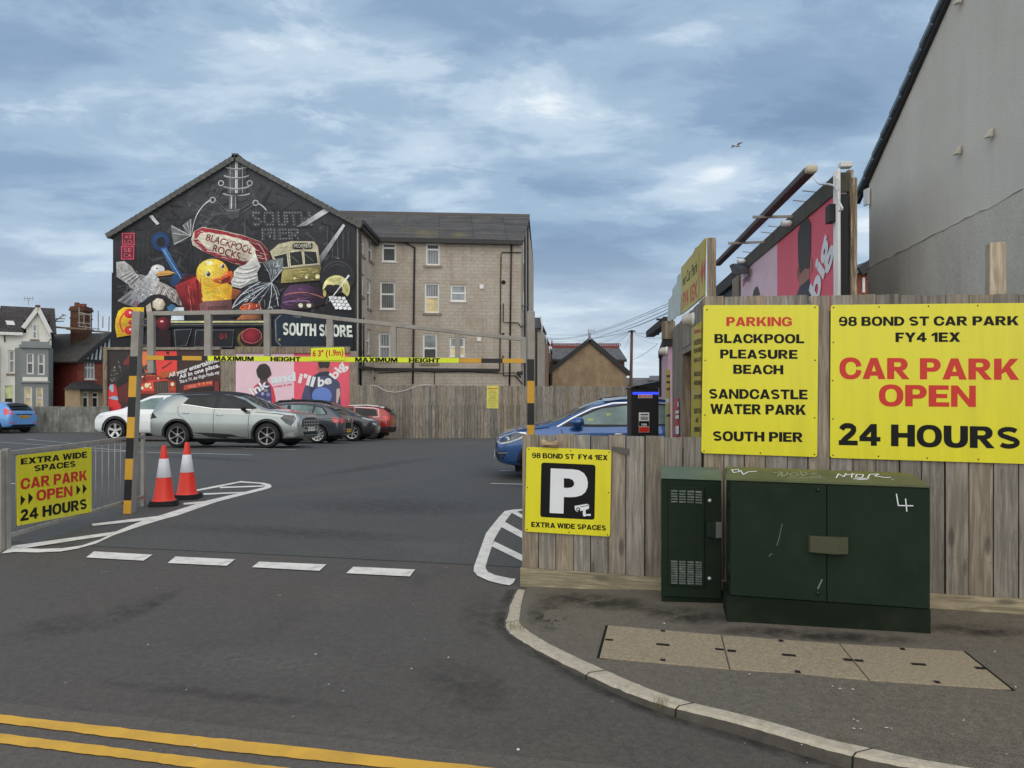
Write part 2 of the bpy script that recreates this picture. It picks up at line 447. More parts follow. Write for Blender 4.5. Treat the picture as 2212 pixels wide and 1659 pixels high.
def M(name, col, rough=0.6, metal=0.0, var=0.12, scale=3.0, coat=0.0, spec=0.5, bmp=0.0, bscale=40.0, stretch=(1, 1, 1), dirt=0.0, dirtcol=(0.05, 0.045, 0.04)):
    m, nt, P, N, L = newmat(name)
    v = mapped(N, L, stretch)
    n = tex(N, L, 'Noise', v, scale, Detail=6.0, Roughness=0.6)
    c = ramp(N, L, n.outputs[0], [(0.3, mul(col, 1 - var)), (0.7, mul(col, 1 + var))])
    if dirt:
        d = tex(N, L, 'Noise', v, scale * 0.6, Detail=8.0, Roughness=0.7)
        f = ramp(N, L, d.outputs[0], [(0.48, 0.0), (0.72, dirt)])
        c = mixc(N, L, f, c, dirtcol)
    L.new(c, P.inputs['Base Color'])
    P.inputs['Roughness'].default_value = rough; P.inputs['Metallic'].default_value = metal
    P.inputs['Coat Weight'].default_value = coat; P.inputs['Specular IOR Level'].default_value = spec
    P.inputs['Coat Roughness'].default_value = 0.06
    if bmp:
        b = tex(N, L, 'Noise', v, bscale, Detail=4.0); bump(N, L, P, b.outputs[0], bmp, 0.01)
    return m

def asphalt(name, base, warm, spots=0.35, stain=0.35, speck=0.5):
    m, nt, P, N, L = newmat(name)
    v = mapped(N, L)
    g = tex(N, L, 'Noise', v, 160.0, Detail=3.0, Roughness=0.7)
    c = ramp(N, L, g.outputs[0], [(0.32, mul(base, 0.45)), (0.5, base), (0.7, mul(base, 1.9))])
    p = tex(N, L, 'Noise', v, 0.55, Detail=7.0, Roughness=0.62)
    c = mixc(N, L, ramp(N, L, p.outputs[0], [(0.35, 0.0), (0.65, 1.0)]), c, mixc(N, L, 0.5, c, warm))
    s = tex(N, L, 'Noise', mapped(N, L, (1.0, 0.45, 1)), 0.9, Detail=9.0, Roughness=0.68, Distortion=0.8)
    c = mixc(N, L, ramp(N, L, s.outputs[0], [(0.55, 0.0), (0.72, stain)]), c, mul(base, 0.45))
    w = tex(N, L, 'Noise', mapped(N, L, (1.0, 0.6, 1)), 2.3, Detail=9.0, Roughness=0.75)
    c = mixc(N, L, ramp(N, L, w.outputs[0], [(0.6, 0.0), (0.8, stain * 0.8)]), c, mul(base, 1.7))
    vo = tex(N, L, 'Voronoi', v, 95.0)
    c = mixc(N, L, ramp(N, L, vo.outputs['Distance'], [(0.07, speck), (0.13, 0.0)]), c, mul(base, 4.0))
    g2 = tex(N, L, 'Noise', v, 26.0, Detail=5.0, Roughness=0.75)
    c = mixc(N, L, 1.0, c, ramp(N, L, g2.outputs[0], [(0.28, 0.72), (0.5, 1.0), (0.72, 1.3)]), 'MULTIPLY')
    L.new(c, P.inputs['Base Color']); P.inputs['Roughness'].default_value = 0.68
    P.inputs['Specular IOR Level'].default_value = 0.42
    bump(N, L, P, g.outputs[0], 0.5, 0.006)
    return m

def wood(name, dark, light, vertical=True, island=0.45, grain=1.0, knots=True):
    m, nt, P, N, L = newmat(name)
    st = (14, 14, 0.9) if vertical else (1.0, 1.0, 16)
    geo = N.new('ShaderNodeNewGeometry'); tc = N.new('ShaderNodeTexCoord')
    ad = N.new('ShaderNodeVectorMath'); ad.operation = 'MULTIPLY_ADD'
    cb = N.new('ShaderNodeCombineXYZ')
    for i in range(3): L.new(geo.outputs['Random Per Island'], cb.inputs[i])
    L.new(cb.outputs[0], ad.inputs[0]); ad.inputs[1].default_value = (7, 13, 31); L.new(tc.outputs['Object'], ad.inputs[2])
    mp = N.new('ShaderNodeMapping'); mp.inputs['Scale'].default_value = st; L.new(ad.outputs[0], mp.inputs['Vector'])
    g = tex(N, L, 'Noise', mp.outputs[0], 2.6, Detail=8.0, Roughness=0.65, Distortion=0.6)
    c = ramp(N, L, g.outputs[0], [(0.28, mul(dark, 0.75)), (0.45, dark), (0.62, light), (0.8, mul(light, 1.15))])
    i = ramp(N, L, geo.outputs['Random Per Island'], [(0.0, 1 - island), (0.5, 1.0), (1.0, 1 + island * 0.55)])
    c = mixc(N, L, 1.0, c, i, 'MULTIPLY')
    # each board weathers to its own tint
    i2 = N.new('ShaderNodeMath'); i2.operation = 'FRACT'; k = N.new('ShaderNodeMath'); k.operation = 'MULTIPLY'; k.inputs[1].default_value = 17.3
    L.new(geo.outputs['Random Per Island'], k.inputs[0]); L.new(k.outputs[0], i2.inputs[0])
    c = mixc(N, L, 1.0, c, ramp(N, L, i2.outputs[0], [(0.0, (1.06, 0.95, 0.8)), (0.4, (1, 1, 1)), (1.0, (0.97, 1.0, 1.03))]), 'MULTIPLY')
    if knots:
        kp = N.new('ShaderNodeMapping'); kp.inputs['Scale'].default_value = (9, 9, 2.6) if vertical else (2.6, 2.6, 9)
        L.new(ad.outputs[0], kp.inputs['Vector'])
        kv = tex(N, L, 'Voronoi', kp.outputs[0], 0.75)
        c = mixc(N, L, ramp(N, L, kv.outputs['Distance'], [(0.1, 0.75), (0.19, 0.0)]), c, mul(dark, 0.4))
    bl = tex(N, L, 'Noise', tc.outputs['Object'], 1.6, Detail=8.0, Roughness=0.7)
    c = mixc(N, L, ramp(N, L, bl.outputs[0], [(0.5, 0.0), (0.75, 0.45)]), c, mul(dark, 0.5))
    L.new(c, P.inputs['Base Color']); P.inputs['Roughness'].default_value = 0.85; P.inputs['Specular IOR Level'].default_value = 0.25
    bump(N, L, P, g.outputs[0], 0.35 * grain, 0.004)
    return m

def blocks(name, col, mortar, bw, bh, mw=0.012, var=0.18, stain=0.5, squash=1.0, scol=None):
    m, nt, P, N, L = newmat(name)
    tc = N.new('ShaderNodeTexCoord')
    b = N.new('ShaderNodeTexBrick'); L.new(tc.outputs['UV'], b.inputs['Vector'])
    b.inputs['Scale'].default_value = 1.0; b.inputs['Brick Width'].default_value = bw; b.inputs['Row Height'].default_value = bh
    b.inputs['Mortar Size'].default_value = mw; b.inputs['Mortar Smooth'].default_value = 0.3; b.inputs['Bias'].default_value = 0.0
    b.inputs['Color1'].default_value = (*mul(col, 1 - var), 1); b.inputs['Color2'].default_value = (*mul(col, 1 + var), 1); b.inputs['Mortar'].default_value = (*mortar, 1)
    n = tex(N, L, 'Noise', tc.outputs['UV'], 0.55, Detail=9.0, Roughness=0.68)
    c = mixc(N, L, ramp(N, L, n.outputs[0], [(0.47, 0.0), (0.72, stain)]), b.outputs[0], scol or mul(col, 0.45))
    ms = N.new('ShaderNodeMapping'); ms.inputs['Scale'].default_value = (1.6, 0.16, 1); L.new(tc.outputs['UV'], ms.inputs['Vector'])
    n3 = tex(N, L, 'Noise', ms.outputs[0], 1.0, Detail=8.0, Roughness=0.7)
    c = mixc(N, L, ramp(N, L, n3.outputs[0], [(0.5, 0.0), (0.7, stain * 0.9)]), c, scol or mul(col, 0.5))
    n2 = tex(N, L, 'Noise', tc.outputs['UV'], 9.0, Detail=5.0, Roughness=0.7)
    c = mixc(N, L, 1.0, c, ramp(N, L, n2.outputs[0], [(0.3, 0.86), (0.7, 1.12)]), 'MULTIPLY')
    L.new(c, P.inputs['Base Color']); P.inputs['Roughness'].default_value = 0.9; P.inputs['Specular IOR Level'].default_value = 0.2
    bump(N, L, P, b.outputs['Fac'], -0.4, 0.01)
    return m

def rooftile(name, col, row=0.3, width=0.33, moss=None, mossamt=0.0):
    m, nt, P, N, L = newmat(name)
    tc = N.new('ShaderNodeTexCoord')
    b = N.new('ShaderNodeTexBrick'); L.new(tc.outputs['UV'], b.inputs['Vector'])
    b.inputs['Scale'].default_value = 1.0; b.inputs['Brick Width'].default_value = width; b.inputs['Row Height'].default_value = row
    b.inputs['Mortar Size'].default_value = row * 0.11; b.inputs['Mortar Smooth'].default_value = 0.5
    b.inputs['Color1'].default_value = (*mul(col, 0.8), 1); b.inputs['Color2'].default_value = (*mul(col, 1.25), 1); b.inputs['Mortar'].default_value = (*mul(col, 0.25), 1)
    n = tex(N, L, 'Noise', tc.outputs['UV'], 0.9, Detail=8.0, Roughness=0.7)
    c = mixc(N, L, 1.0, b.outputs[0], ramp(N, L, n.outputs[0], [(0.3, 0.7), (0.7, 1.25)]), 'MULTIPLY')
    if moss:
        n2 = tex(N, L, 'Noise', tc.outputs['UV'], 0.35, Detail=6.0, Roughness=0.7)
        c = mixc(N, L, ramp(N, L, n2.outputs[0], [(0.55, 0.0), (0.72, mossamt)]), c, moss)
    L.new(c, P.inputs['Base Color']); P.inputs['Roughness'].default_value = 0.75
    bump(N, L, P, b.outputs['Fac'], -0.6, 0.02)
    return m

def painted(name, rough=0.7, coat=0.0, noise=0.25, nscale=6.0):
    """colour comes from the mesh's own paint layer"""
    m, nt, P, N, L = newmat(name)
    a = N.new('ShaderNodeAttribute'); a.attribute_name = 'paint'
    v = mapped(N, L)
    n = tex(N, L, 'Noise', v, nscale, Detail=8.0, Roughness=0.7)
    c = mixc(N, L, 1.0, a.outputs[0], ramp(N, L, n.outputs[0], [(0.3, 1 - noise), (0.7, 1 + noise)]), 'MULTIPLY')
    n2 = tex(N, L, 'Noise', v, nscale * 6, Detail=6.0, Roughness=0.75, Distortion=1.0)
    c = mixc(N, L, 1.0, c, ramp(N, L, n2.outputs[0], [(0.3, 1 - noise * .6), (0.7, 1 + noise * .6)]), 'MULTIPLY')
    L.new(c, P.inputs['Base Color']); P.inputs['Roughness'].default_value = rough; P.inputs['Coat Weight'].default_value = coat
    return m

def streaky(name, base, dark, light, sc=3.0, stretch=(1, 1, 0.12), rough=0.9, line=None):
    m, nt, P, N, L = newmat(name)
    v = mapped(N, L, stretch)
    n = tex(N, L, 'Noise', v, sc, Detail=8.0, Roughness=0.7)
    n2 = tex(N, L, 'Noise', mapped(N, L), sc * 0.45, Detail=8.0, Roughness=0.7)
    ad = N.new('ShaderNodeMath'); ad.operation = 'ADD'; L.new(n.outputs[0], ad.inputs[0]); L.new(n2.outputs[0], ad.inputs[1])
    hf = N.new('ShaderNodeMath'); hf.operation = 'MULTIPLY'; hf.inputs[1].default_value = 0.5; L.new(ad.outputs[0], hf.inputs[0])
    c = ramp(N, L, hf.outputs[0], [(0.36, dark), (0.5, base), (0.64, light)])
    g = tex(N, L, 'Noise', mapped(N, L), 60.0, Detail=3.0)
    c = mixc(N, L, 1.0, c, ramp(N, L, g.outputs[0], [(0.3, 0.85), (0.7, 1.15)]), 'MULTIPLY')
    L.new(c, P.inputs['Base Color']); P.inputs['Roughness'].default_value = rough; P.inputs['Specular IOR Level'].default_value = 0.25
    bump(N, L, P, g.outputs[0], 0.3, 0.004)
    return m

def emit(name, col, k):
    m, nt, P, N, L = newmat(name)
    P.inputs['Base Color'].default_value = (*mul(col, 0.5), 1); P.inputs['Emission Color'].default_value = (*col, 1); P.inputs['Emission Strength'].default_value = k
    return m

def carpaint(name, col, metal=0.35):
    m, nt, P, N, L = newmat(name)
    v = mapped(N, L); n = tex(N, L, 'Noise', v, 2.5, Detail=5.0)
    L.new(ramp(N, L, n.outputs[0], [(0.3, mul(col, 0.94)), (0.7, mul(col, 1.05))]), P.inputs['Base Color'])
    P.inputs['Metallic'].default_value = metal; P.inputs['Roughness'].default_value = 0.25
    P.inputs['Coat Weight'].default_value = 0.9; P.inputs['Coat Roughness'].default_value = 0.05
    return m
def glass(name, col, rough=0.04, stripes=0, scol=(0.3, 0.3, 0.3)):
    m, nt, P, N, L = newmat(name)
    v = mapped(N, L); n = tex(N, L, 'Noise', v, 1.6, Detail=4.0)
    c = ramp(N, L, n.outputs[0], [(0.35, mul(col, 0.6)), (0.65, mul(col, 1.4))])
    if stripes:
        tc = N.new('ShaderNodeTexCoord')
        w = tex(N, L, 'Wave', tc.outputs['UV'], stripes, Distortion=1.2); w.bands_direction = 'X'
        c = mixc(N, L, ramp(N, L, w.outputs[0], [(0.3, 0.0), (0.8, 1.0)]), c, scol)
    L.new(c, P.inputs['Base Color']); P.inputs['Roughness'].default_value = rough; P.inputs['Specular IOR Level'].default_value = 0.3
    return m

def stain_mat(name, col, amount, rough_edge=7.0, flat=False):
    """a soft edged deposit lying on the asphalt, broken up by noise"""
    m, nt, P, N, L = newmat(name)
    tc = N.new('ShaderNodeTexCoord'); n = tex(N, L, 'Noise', tc.outputs['Object'], rough_edge, Detail=8.0, Roughness=0.7)
    u = N.new('ShaderNodeAttribute'); u.attribute_name = 'paint'
    k = N.new('ShaderNodeMath'); k.operation = 'MULTIPLY'; L.new(u.outputs['Fac'], k.inputs[0]); L.new(ramp(N, L, n.outputs[0], [(0.38, 0.0), (0.62, amount)]), k.inputs[1])
    P.inputs['Base Color'].default_value = (*col, 1); P.inputs['Roughness'].default_value = 0.8; L.new(k.outputs[0], P.inputs['Alpha'])
    return m
mat = {}
mat['stain_dark'] = stain_mat('dark oil stain', C(46, 44, 42), 0.3)
mat['stain_pale'] = stain_mat('pale scuffing', C(140, 136, 128), 0.3, 16.0)
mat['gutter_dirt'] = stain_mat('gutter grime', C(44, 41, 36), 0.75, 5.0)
mat['asphalt'] = asphalt('road asphalt', C(80, 76, 71, 1.08), C(88, 78, 69, 1.08))
mat['street'] = asphalt('worn street asphalt', C(88, 83, 76, 1.12), C(92, 83, 74, 1.12), speck=0.9)
mat['tarmac'] = asphalt('car park tarmac', C(79, 78, 74, 1.1), C(73, 72, 68, 1.1), stain=0.3, speck=0.3)
mat['pavement'] = asphalt('pavement asphalt', C(91, 86, 77, 1.3), C(91, 85, 75, 1.3), stain=0.3, speck=0.4)
mat['patch'] = asphalt('dark relaid asphalt', C(76, 72, 65, 1.2), C(72, 69, 63, 1.2), stain=0.3, speck=0.4)
mat['concrete'] = M('kerb concrete', C(184, 174, 154), 0.9, var=0.16, scale=30, bmp=0.3, bscale=90, dirt=0.4, dirtcol=C(112, 106, 94))
mat['kerb_face'] = M('shaded grimy kerb face', C(86, 81, 72), 0.9, var=.25, scale=14, dirt=.5, dirtcol=C(60, 58, 52))  # darker than the kerb top: shade as well as dirt put into the colour
mat['slab'] = M('cover concrete', C(152, 138, 114), 0.9, var=0.28, scale=55, bmp=0.5, bscale=120, dirt=0.5, dirtcol=C(116, 106, 92))
mat['white_line'] = M('road paint white', C(234, 230, 220), 0.7, var=0.06, scale=9, dirt=0.6, dirtcol=C(140, 136, 128), bmp=0.3)
mat['yellow_line'] = M('road paint yellow', C(222, 172, 62), 0.7, var=0.08, scale=4, dirt=0.55, dirtcol=C(165, 128, 60), bmp=0.2)
mat['bay_line'] = M('worn bay paint', C(190, 196, 196), 0.8, var=0.1, scale=5, dirt=0.6, dirtcol=C(95, 100, 100))
mat['fence'] = wood('weathered fence wood', C(128, 122, 112), C(160, 152, 140), island=.24)
mat['fence_back'] = wood('weathered back fence wood', C(126, 121, 112), C(160, 153, 141), island=0.3)
mat['board'] = wood('grey green gravel board', C(138, 132, 112), C(176, 168, 146), vertical=False, island=.15)
mat['fence_dark'] = M('shaded fence back', C(52, 47, 40), .9)  # dark colour stands in for the shade seen through the board gaps
mat['pale_post'] = wood('pale split timber', C(168, 158, 142), C(206, 196, 178), island=.1)
mat['post_wood'] = wood('rough grey timber', C(126, 116, 104), C(166, 156, 141), island=0.2)
mat['steel'] = M('dull galvanised steel', C(152, 148, 140), 0.6, metal=0.1, var=0.12, scale=6, dirt=0.35, dirtcol=C(104, 92, 78))
mat['black_paint'] = M('black paint', C(20, 20, 21), 0.45, var=0.2)
mat['ochre_paint'] = M('ochre yellow paint', C(212, 160, 44), 0.5, var=0.08, dirt=0.3, dirtcol=C(150, 115, 45))
mat['fluo'] = M('fluorescent yellow vinyl', C(224, 236, 20), 0.35, var=0.05)
mat['sign_yellow'] = M('yellow sign board', C(228, 219, 42), 0.25, var=0.04, scale=1.5, spec=0.5, bmp=0.3, bscale=2.5, dirt=0.2, dirtcol=C(160, 150, 52), stretch=(5, 5, .6))
mat['old_yellow'] = M('faded yellow board', C(196, 178, 48), 0.35, var=0.12, scale=2.5)
mat['letter_black'] = M('black lettering', C(12, 12, 11), 0.5, var=0.1, spec=0.25)
mat['letter_red'] = M('red lettering', C(204, 42, 22), 0.4, var=0.05)
mat['letter_white'] = M('white lettering', C(228, 230, 232), 0.35, var=0.03)
mat['green'] = M('dark green cabinet paint', C(25, 40, 27), 0.62, var=0.16, scale=3, spec=.18, bmp=0.08, bscale=150, dirt=0.4, dirtcol=C(52, 58, 46))
mat['green_lid'] = M('faded green lid paint', C(84, 90, 58), 0.5, var=0.15, scale=5, dirt=0.3, dirtcol=C(70, 78, 56))
mat['green_lid2'] = M('grey green lid paint', C(88, 104, 90), 0.5, var=0.15, scale=5)
mat['dark_green'] = M('green black plinth', C(22, 32, 22), 0.8, var=0.2, spec=.15, dirt=.4, dirtcol=C(60, 58, 48))
mat['black'] = M('black gap', C(10, 10, 10), 0.8)
mat['rubber'] = M('tyre rubber', C(28, 28, 29), 0.8, var=0.2, scale=12)
mat['trim'] = M('dark plastic trim', C(32, 33, 35), 0.6, var=0.15)
mat['chrome'] = M('chrome', C(225, 226, 228), 0.15, metal=0.9, var=0.02)
mat['alloy'] = M('silver alloy', C(200, 200, 198), 0.3, metal=0.6, var=0.05)
mat['two_tone'] = M('machined dark alloy', C(150, 150, 150), 0.35, metal=0.4, var=0.6, scale=9)
mat['dark_alloy'] = M('dark alloy', C(48, 48, 50), 0.4, metal=0.5, var=0.1)
mat['lamp_glass'] = M('headlight lens', C(190, 198, 202), 0.08, var=0.2, scale=14, coat=1.0)
mat['lamp_dark'] = M('smoked lamp lens', C(50, 56, 60), 0.08, var=0.4, scale=20, coat=1.0)
mat['tail_red'] = M('red tail lamp lens', C(214, 40, 44), 0.12, var=0.25, scale=12, coat=1.0)
mat['carglass'] = glass('car glass', C(36, 41, 43))
mat['carglass_pale'] = glass('pale car glass', C(112, 134, 132))
mat['screen'] = glass('windscreen glass', C(66, 76, 80))
mat['plate_white'] = M('white number plate', C(228, 230, 226), 0.4, var=0.03)
mat['plate_yellow'] = M('yellow number plate', C(226, 176, 46), 0.4, var=0.03)
mat['upvc'] = M('white window frame', C(226, 226, 222), 0.45, var=0.05)
mat['gl_dark'] = glass('dark window pane', C(52, 54, 54))
mat['gl_curtain'] = glass('pane with net curtain', C(110, 116, 118), stripes=2.2, scol=C(160, 164, 164))
mat['gl_frost'] = glass('frosted pane', C(140, 148, 148), rough=0.3)
mat['gl_warm'] = glass('pane with cream blind', C(206, 188, 140), rough=0.1)
mat['gl_blind'] = glass('pane with dark blind', C(70, 72, 70), stripes=2.6, scol=C(110, 112, 110))
mat['red_cone'] = M('red cone plastic', C(226, 54, 34), 0.45, var=0.06)
mat['cone_white'] = M('reflective white sleeve', C(222, 224, 230), 0.35, var=0.05)
mat['pipe'] = M('black downpipe', C(34, 33, 34), 0.5, var=0.15)
mat['paint'] = painted('mural paint', 0.75, noise=0.42, nscale=1.3)
mat['poster'] = painted('poster print', 0.45, noise=0.06, nscale=1.5)
mat['print'] = painted('printed sticker', 0.4, noise=0.05)
# ================================================================ ground
def lay(polys, dz, subdiv=None):
    """polygons given by picture points, laid on the ground"""
    mb = MB()
    for p in polys:
        vs, fs = fill2d([tuple(gpg(*q, dz).xy) for q in p], subdiv)
        mb.add([(a, b, gz(a, b) + dz) for a, b in vs], fs)
    return mb
gmb = MB()
xs = [-900, -400, -150, -80, -60] + [-50 + 2 * i for i in range(51)] + [60, 80, 150, 400, 900]
ys = [-60, -20, -8, 0, 4, 8, 12, 16] + [20 + 0.5 * i for i in range(57)] + [60, 90, 150, 300, 700, 1400]
gmb.add([(x, y, gz(x, y)) for y in ys for x in xs],
        [(j * len(xs) + i, j * len(xs) + i + 1, (j + 1) * len(xs) + i + 1, (j + 1) * len(xs) + i) for j in range(len(ys) - 1) for i in range(len(xs) - 1)])
struct(gmb.build('ground', mat['asphalt'], smooth=True))
# the car park surface begins behind the entrance dashes
cp = MB()
E0 = [gp(-400, 1150), gp(10, 1172), gp(330, 1186), gp(700, 1204), gp(1128, 1226), gp(1500, 1248)]
rows = []
yy = [None] + [8.2, 9, 10, 12, 14, 17, 20] + [20.5 + 0.5 * i for i in range(52)]
xs2 = [E0[0].x + (E0[-1].x - E0[0].x) * i / 60 for i in range(61)]
def e0y(x):
    for a, b in zip(E0, E0[1:]):
        if x <= b.x: return a.y + (b.y - a.y) * (x - a.x) / (b.x - a.x)
    return E0[-1].y
allx = [-45 + i * 1.5 for i in range(36)]; allx = [x for x in allx if x < 6.6]
for k, y in enumerate(yy):
    rows.append([])
    for x in allx:
        y0 = e0y(max(E0[0].x, min(E0[-1].x, x))); Y = y0 if y is None else max(y, y0 + 0.02 * k)
        rows[-1].append((x, Y, gz(x, Y) + 0.004))
n = len(allx)
cp.add([q for r in rows for q in r], [(j * n + i, j * n + i + 1, (j + 1) * n + i + 1, (j + 1) * n + i) for j in range(len(rows) - 1) for i in range(n - 1)])
struct(cp.build('car_park_surface', mat['tarmac'], smooth=True))
# the street strip along the bottom of the view
sa, sb_ = gp(-20, 1516), gp(1042, 1627); sd = (sb_ - sa); sd.normalize()
st = MB(); a, b = sa - sd * 9, sa + sd * 14
st.poly([(a.x, a.y, .004), (b.x, b.y, .004), (b.x + 2, b.y - 9, .004), (a.x - 1, a.y - 9, .004)])
struct(st.build('street', mat['street']))

zd = lambda *p: p
z7 = conv(0, 1600, 1100, 2212); z8 = conv(1840, 1680, 860, 1982); zy = conv(0, 2250, 1900, 2212); zk = conv(1900, 2250, 2132, 2212)
def marking(name, polys, m, dz=0.009, z=zd, sub=None):
    return struct(lay([[z(*q) for q in p] for p in polys], dz, sub).build(name, mat[m]))
for i, p in enumerate([[(203, 1191), (330, 1198), (310, 1211), (186, 1204)], [(379, 1202), (508, 1208), (490, 1222), (362, 1216)],
                       [(560, 1213), (705, 1219), (690, 1233), (544, 1225)], [(763, 1224), (897, 1230), (885, 1245), (748, 1238)]]):
    marking('entrance_dash', [p], 'white_line')
def ext(a, b, t): return (a[0] + (b[0] - a[0]) * t, a[1] + (b[1] - a[1]) * t)
l1u, l1d = [(0, 655), (700, 733), (1200, 785), (2212, 893)], [(0, 695), (600, 768), (1100, 830), (1800, 901)]
l2u, l2d = [(0, 742), (600, 815), (1280, 895)], [(0, 787), (480, 845), (900, 900)]
for u, d in ((l1u, l1d), (l2u, l2d)):
    u = [ext(u[0], u[1], -0.5)] + u + [ext(u[-2], u[-1], 1.6)]; d = [ext(d[0], d[1], -0.6)] + d + [ext(d[-2], d[-1], 1.8)]
    rnd = random.Random(3)
    def fray(q):
        o = []
        for a, b in zip(q, q[1:]):
            for k in range(14): o.append((a[0] + (b[0] - a[0]) * k / 14, a[1] + (b[1] - a[1]) * k / 14 + rnd.uniform(-2.2, 2.2)))
        return o + [q[-1]]
    marking('yellow_line', [fray(u) + fray(d)[::-1]], 'yellow_line', z=zy)
marking('hatched_marking', [
    [(10, 1165), (110, 1152), (300, 1156), (480, 1148), (620, 1125), (760, 1085), (900, 1020), (1060, 965), (1250, 905), (1400, 865), (1560, 810), (1720, 755), (1950, 695), (2090, 660), (2140, 645), (2152, 632), (2140, 617), (2090, 605), (1990, 598), (1910, 591), (1800, 612), (1700, 630), (1540, 662),
     (1545, 673), (1720, 641), (1900, 602), (2060, 612), (2098, 625), (2090, 640), (1900, 685), (1640, 745), (1270, 862), (1100, 915), (930, 985), (800, 1050), (650, 1100), (500, 1122), (330, 1128), (185, 1122), (100, 1105)],
    ], 'white_line', z=z7)
for p in ([(105, 1103), (190, 1123), (700, 1045), (860, 1022), (935, 988)], [(725, 930), (737, 946), (1245, 893), (1280, 864)], [(1450, 765), (1455, 778), (1600, 771), (1645, 748)],
          [(1610, 688), (1614, 701), (1900, 687), (1950, 676)], [(1740, 637), (1740, 648), (2080, 636), (2094, 625)]):
    marking('hatched_marking', [p], 'white_line', dz=0.0115, z=z7)
marking('hatched_marking', [[(620, 690), (500, 747), (420, 750), (340, 765), (295, 810), (170, 965), (100, 1160), (60, 1270), (58, 1310), (90, 1350), (200, 1400), (330, 1430), (385, 1438), (420, 1415), (438, 1378),
                             (400, 1377), (250, 1345), (185, 1315), (165, 1280), (185, 1200), (225, 1080), (245, 1020), (280, 960), (330, 880), (400, 785), (500, 760), (620, 706)]], 'white_line', z=z8)
for p in ([(245, 1040), (560, 1192), (560, 1250), (222, 1086)], [(335, 860), (560, 985), (560, 1045), (293, 902)], [(440, 765), (560, 832), (560, 868), (398, 778)]):
    marking('hatched_marking', [p], 'white_line', dz=0.0115, z=z8)
for (x0, y0), (x1, y1) in (((255, 962), (640, 972.4)), ((195, 974.7), (545, 983.7)), ((430, 956), (691, 966.2)), ((-40, 953), (275, 975)), ((55, 949), (190, 961)), ((57, 970), (268, 961.5)),
                           ((600, 950.5), (757, 957)), ((-60, 1045), (36, 1046.5)), ((1060, 1046), (1500, 1056)), ((1080, 1018), (1500, 1026)), ((1000, 958), (1027, 957)), ((700, 946.5), (800, 950.5))):
    a, b = gpg(x0, y0), gpg(x1, y1); d = (b - a); d.z = 0; nn = Vector((-d.y, d.x, 0)).normalized() * 0.045
    mb = MB(); K = max(1, int(d.length / 0.6))
    vs = []
    for k in range(K + 1):
        p = a + d * (k / K)
        for sgn in (-1, 1): q = p + nn * sgn; vs.append((q.x, q.y, gz(q.x, q.y) + 0.013))
    mb.add(vs, [(2 * k, 2 * k + 1, 2 * k + 3, 2 * k + 2) for k in range(K)])
    struct(mb.build('bay_line', mat['bay_line']))

# ---------------------------------------------------------------- kerb and pavement
outer = [(140, 72), (112, 130), (92, 200), (98, 228), (120, 252), (200, 300), (330, 368), (480, 440), (640, 506), (790, 552), (1000, 602), (1200, 655), (1350, 700), (1480, 737), (1700, 783), (1900, 815), (2300, 870), (2800, 930)]
inner = [(172, 76), (158, 130), (148, 195), (152, 212), (178, 238), (260, 290), (400, 358), (560, 430), (720, 496), (860, 538), (1050, 582), (1250, 634), (1400, 682), (1550, 715), (1800, 770), (2000, 803), (2400, 855), (2900, 910)]
def kh(i): return 0.012 + 0.06 * max(0, min(1, (i - 3) / 8))
ko = [gp(*zk(*p), kh(i)) for i, p in enumerate(outer)]; ki = [gp(*zk(*p), kh(i)) for i, p in enumerate(inner)]
def resample(pts, n):
    L_ = [0]
    for a, b in zip(pts, pts[1:]): L_.append(L_[-1] + (b - a).length)
    out = []
    for k in range(n):
        t = L_[-1] * k / (n - 1); i = 0
        while i < len(pts) - 2 and L_[i + 1] < t: i += 1
        out.append(pts[i].lerp(pts[i + 1], (t - L_[i]) / (L_[i + 1] - L_[i])))
    return out
kb = MB(); NK = 90
def smoothpts(P):
    for _ in range(2): P = [P[0]] + [(P[i - 1] + P[i] * 2 + P[i + 1]) / 4 for i in range(1, len(P) - 1)] + [P[-1]]
    return P
def dense(P):
    o = []
    for a, b in zip(P, P[1:]):
        for k in range(6): o.append(a.lerp(b, k / 6))
    return smoothpts(smoothpts(o + [P[-1]]))
do, di = dense(ko), dense(ki)
vs = []; rk = random.Random(5)
for i, (a, b) in enumerate(zip(do, di)):
    j = Vector((rk.uniform(-.004, .004), rk.uniform(-.004, .004), rk.uniform(-.002, .002)))
    e = (b - a).normalized() * 0.012
    vs += [(a.x - e.x, a.y - e.y, -0.05), a + j - Vector((0, 0, 0.014)), a + e * 1.4 + j, b + j * .5, (b.x, b.y, -0.05)]
fs = []; n = len(do)
for i in range(n - 1):
    for k in range(1, 4): fs.append((i * 5 + k, i * 5 + k + 1, (i + 1) * 5 + k + 1, (i + 1) * 5 + k))
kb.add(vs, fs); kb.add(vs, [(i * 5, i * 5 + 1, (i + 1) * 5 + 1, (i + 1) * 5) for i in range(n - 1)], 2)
for i in (14, 40, 54, 79):                                    # thin dark joints between the kerb stones
    q = []
    dj = (Vector(vs[(i + 1) * 5 + 1]) - Vector(vs[i * 5 + 1])).normalized() * .0035
    for sg in (-1, 1):
        for k in range(5): q.append(Vector(vs[i * 5 + k]) + dj * sg + Vector((0, 0, .003)) + ((Vector(vs[i * 5 + 1]) - Vector(vs[i * 5 + 3])).normalized() * (.003 if k < 2 else 0)))
    kb.add(q, [(k, k + 1, 5 + k + 1, 5 + k) for k in range(4)], 1)
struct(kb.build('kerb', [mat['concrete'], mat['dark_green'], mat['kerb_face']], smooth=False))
pav = MB()
far = [Vector((9, 3.0, 0)), Vector((9, 7.0, 0)), Vector((0.12, 6.75, 0))]
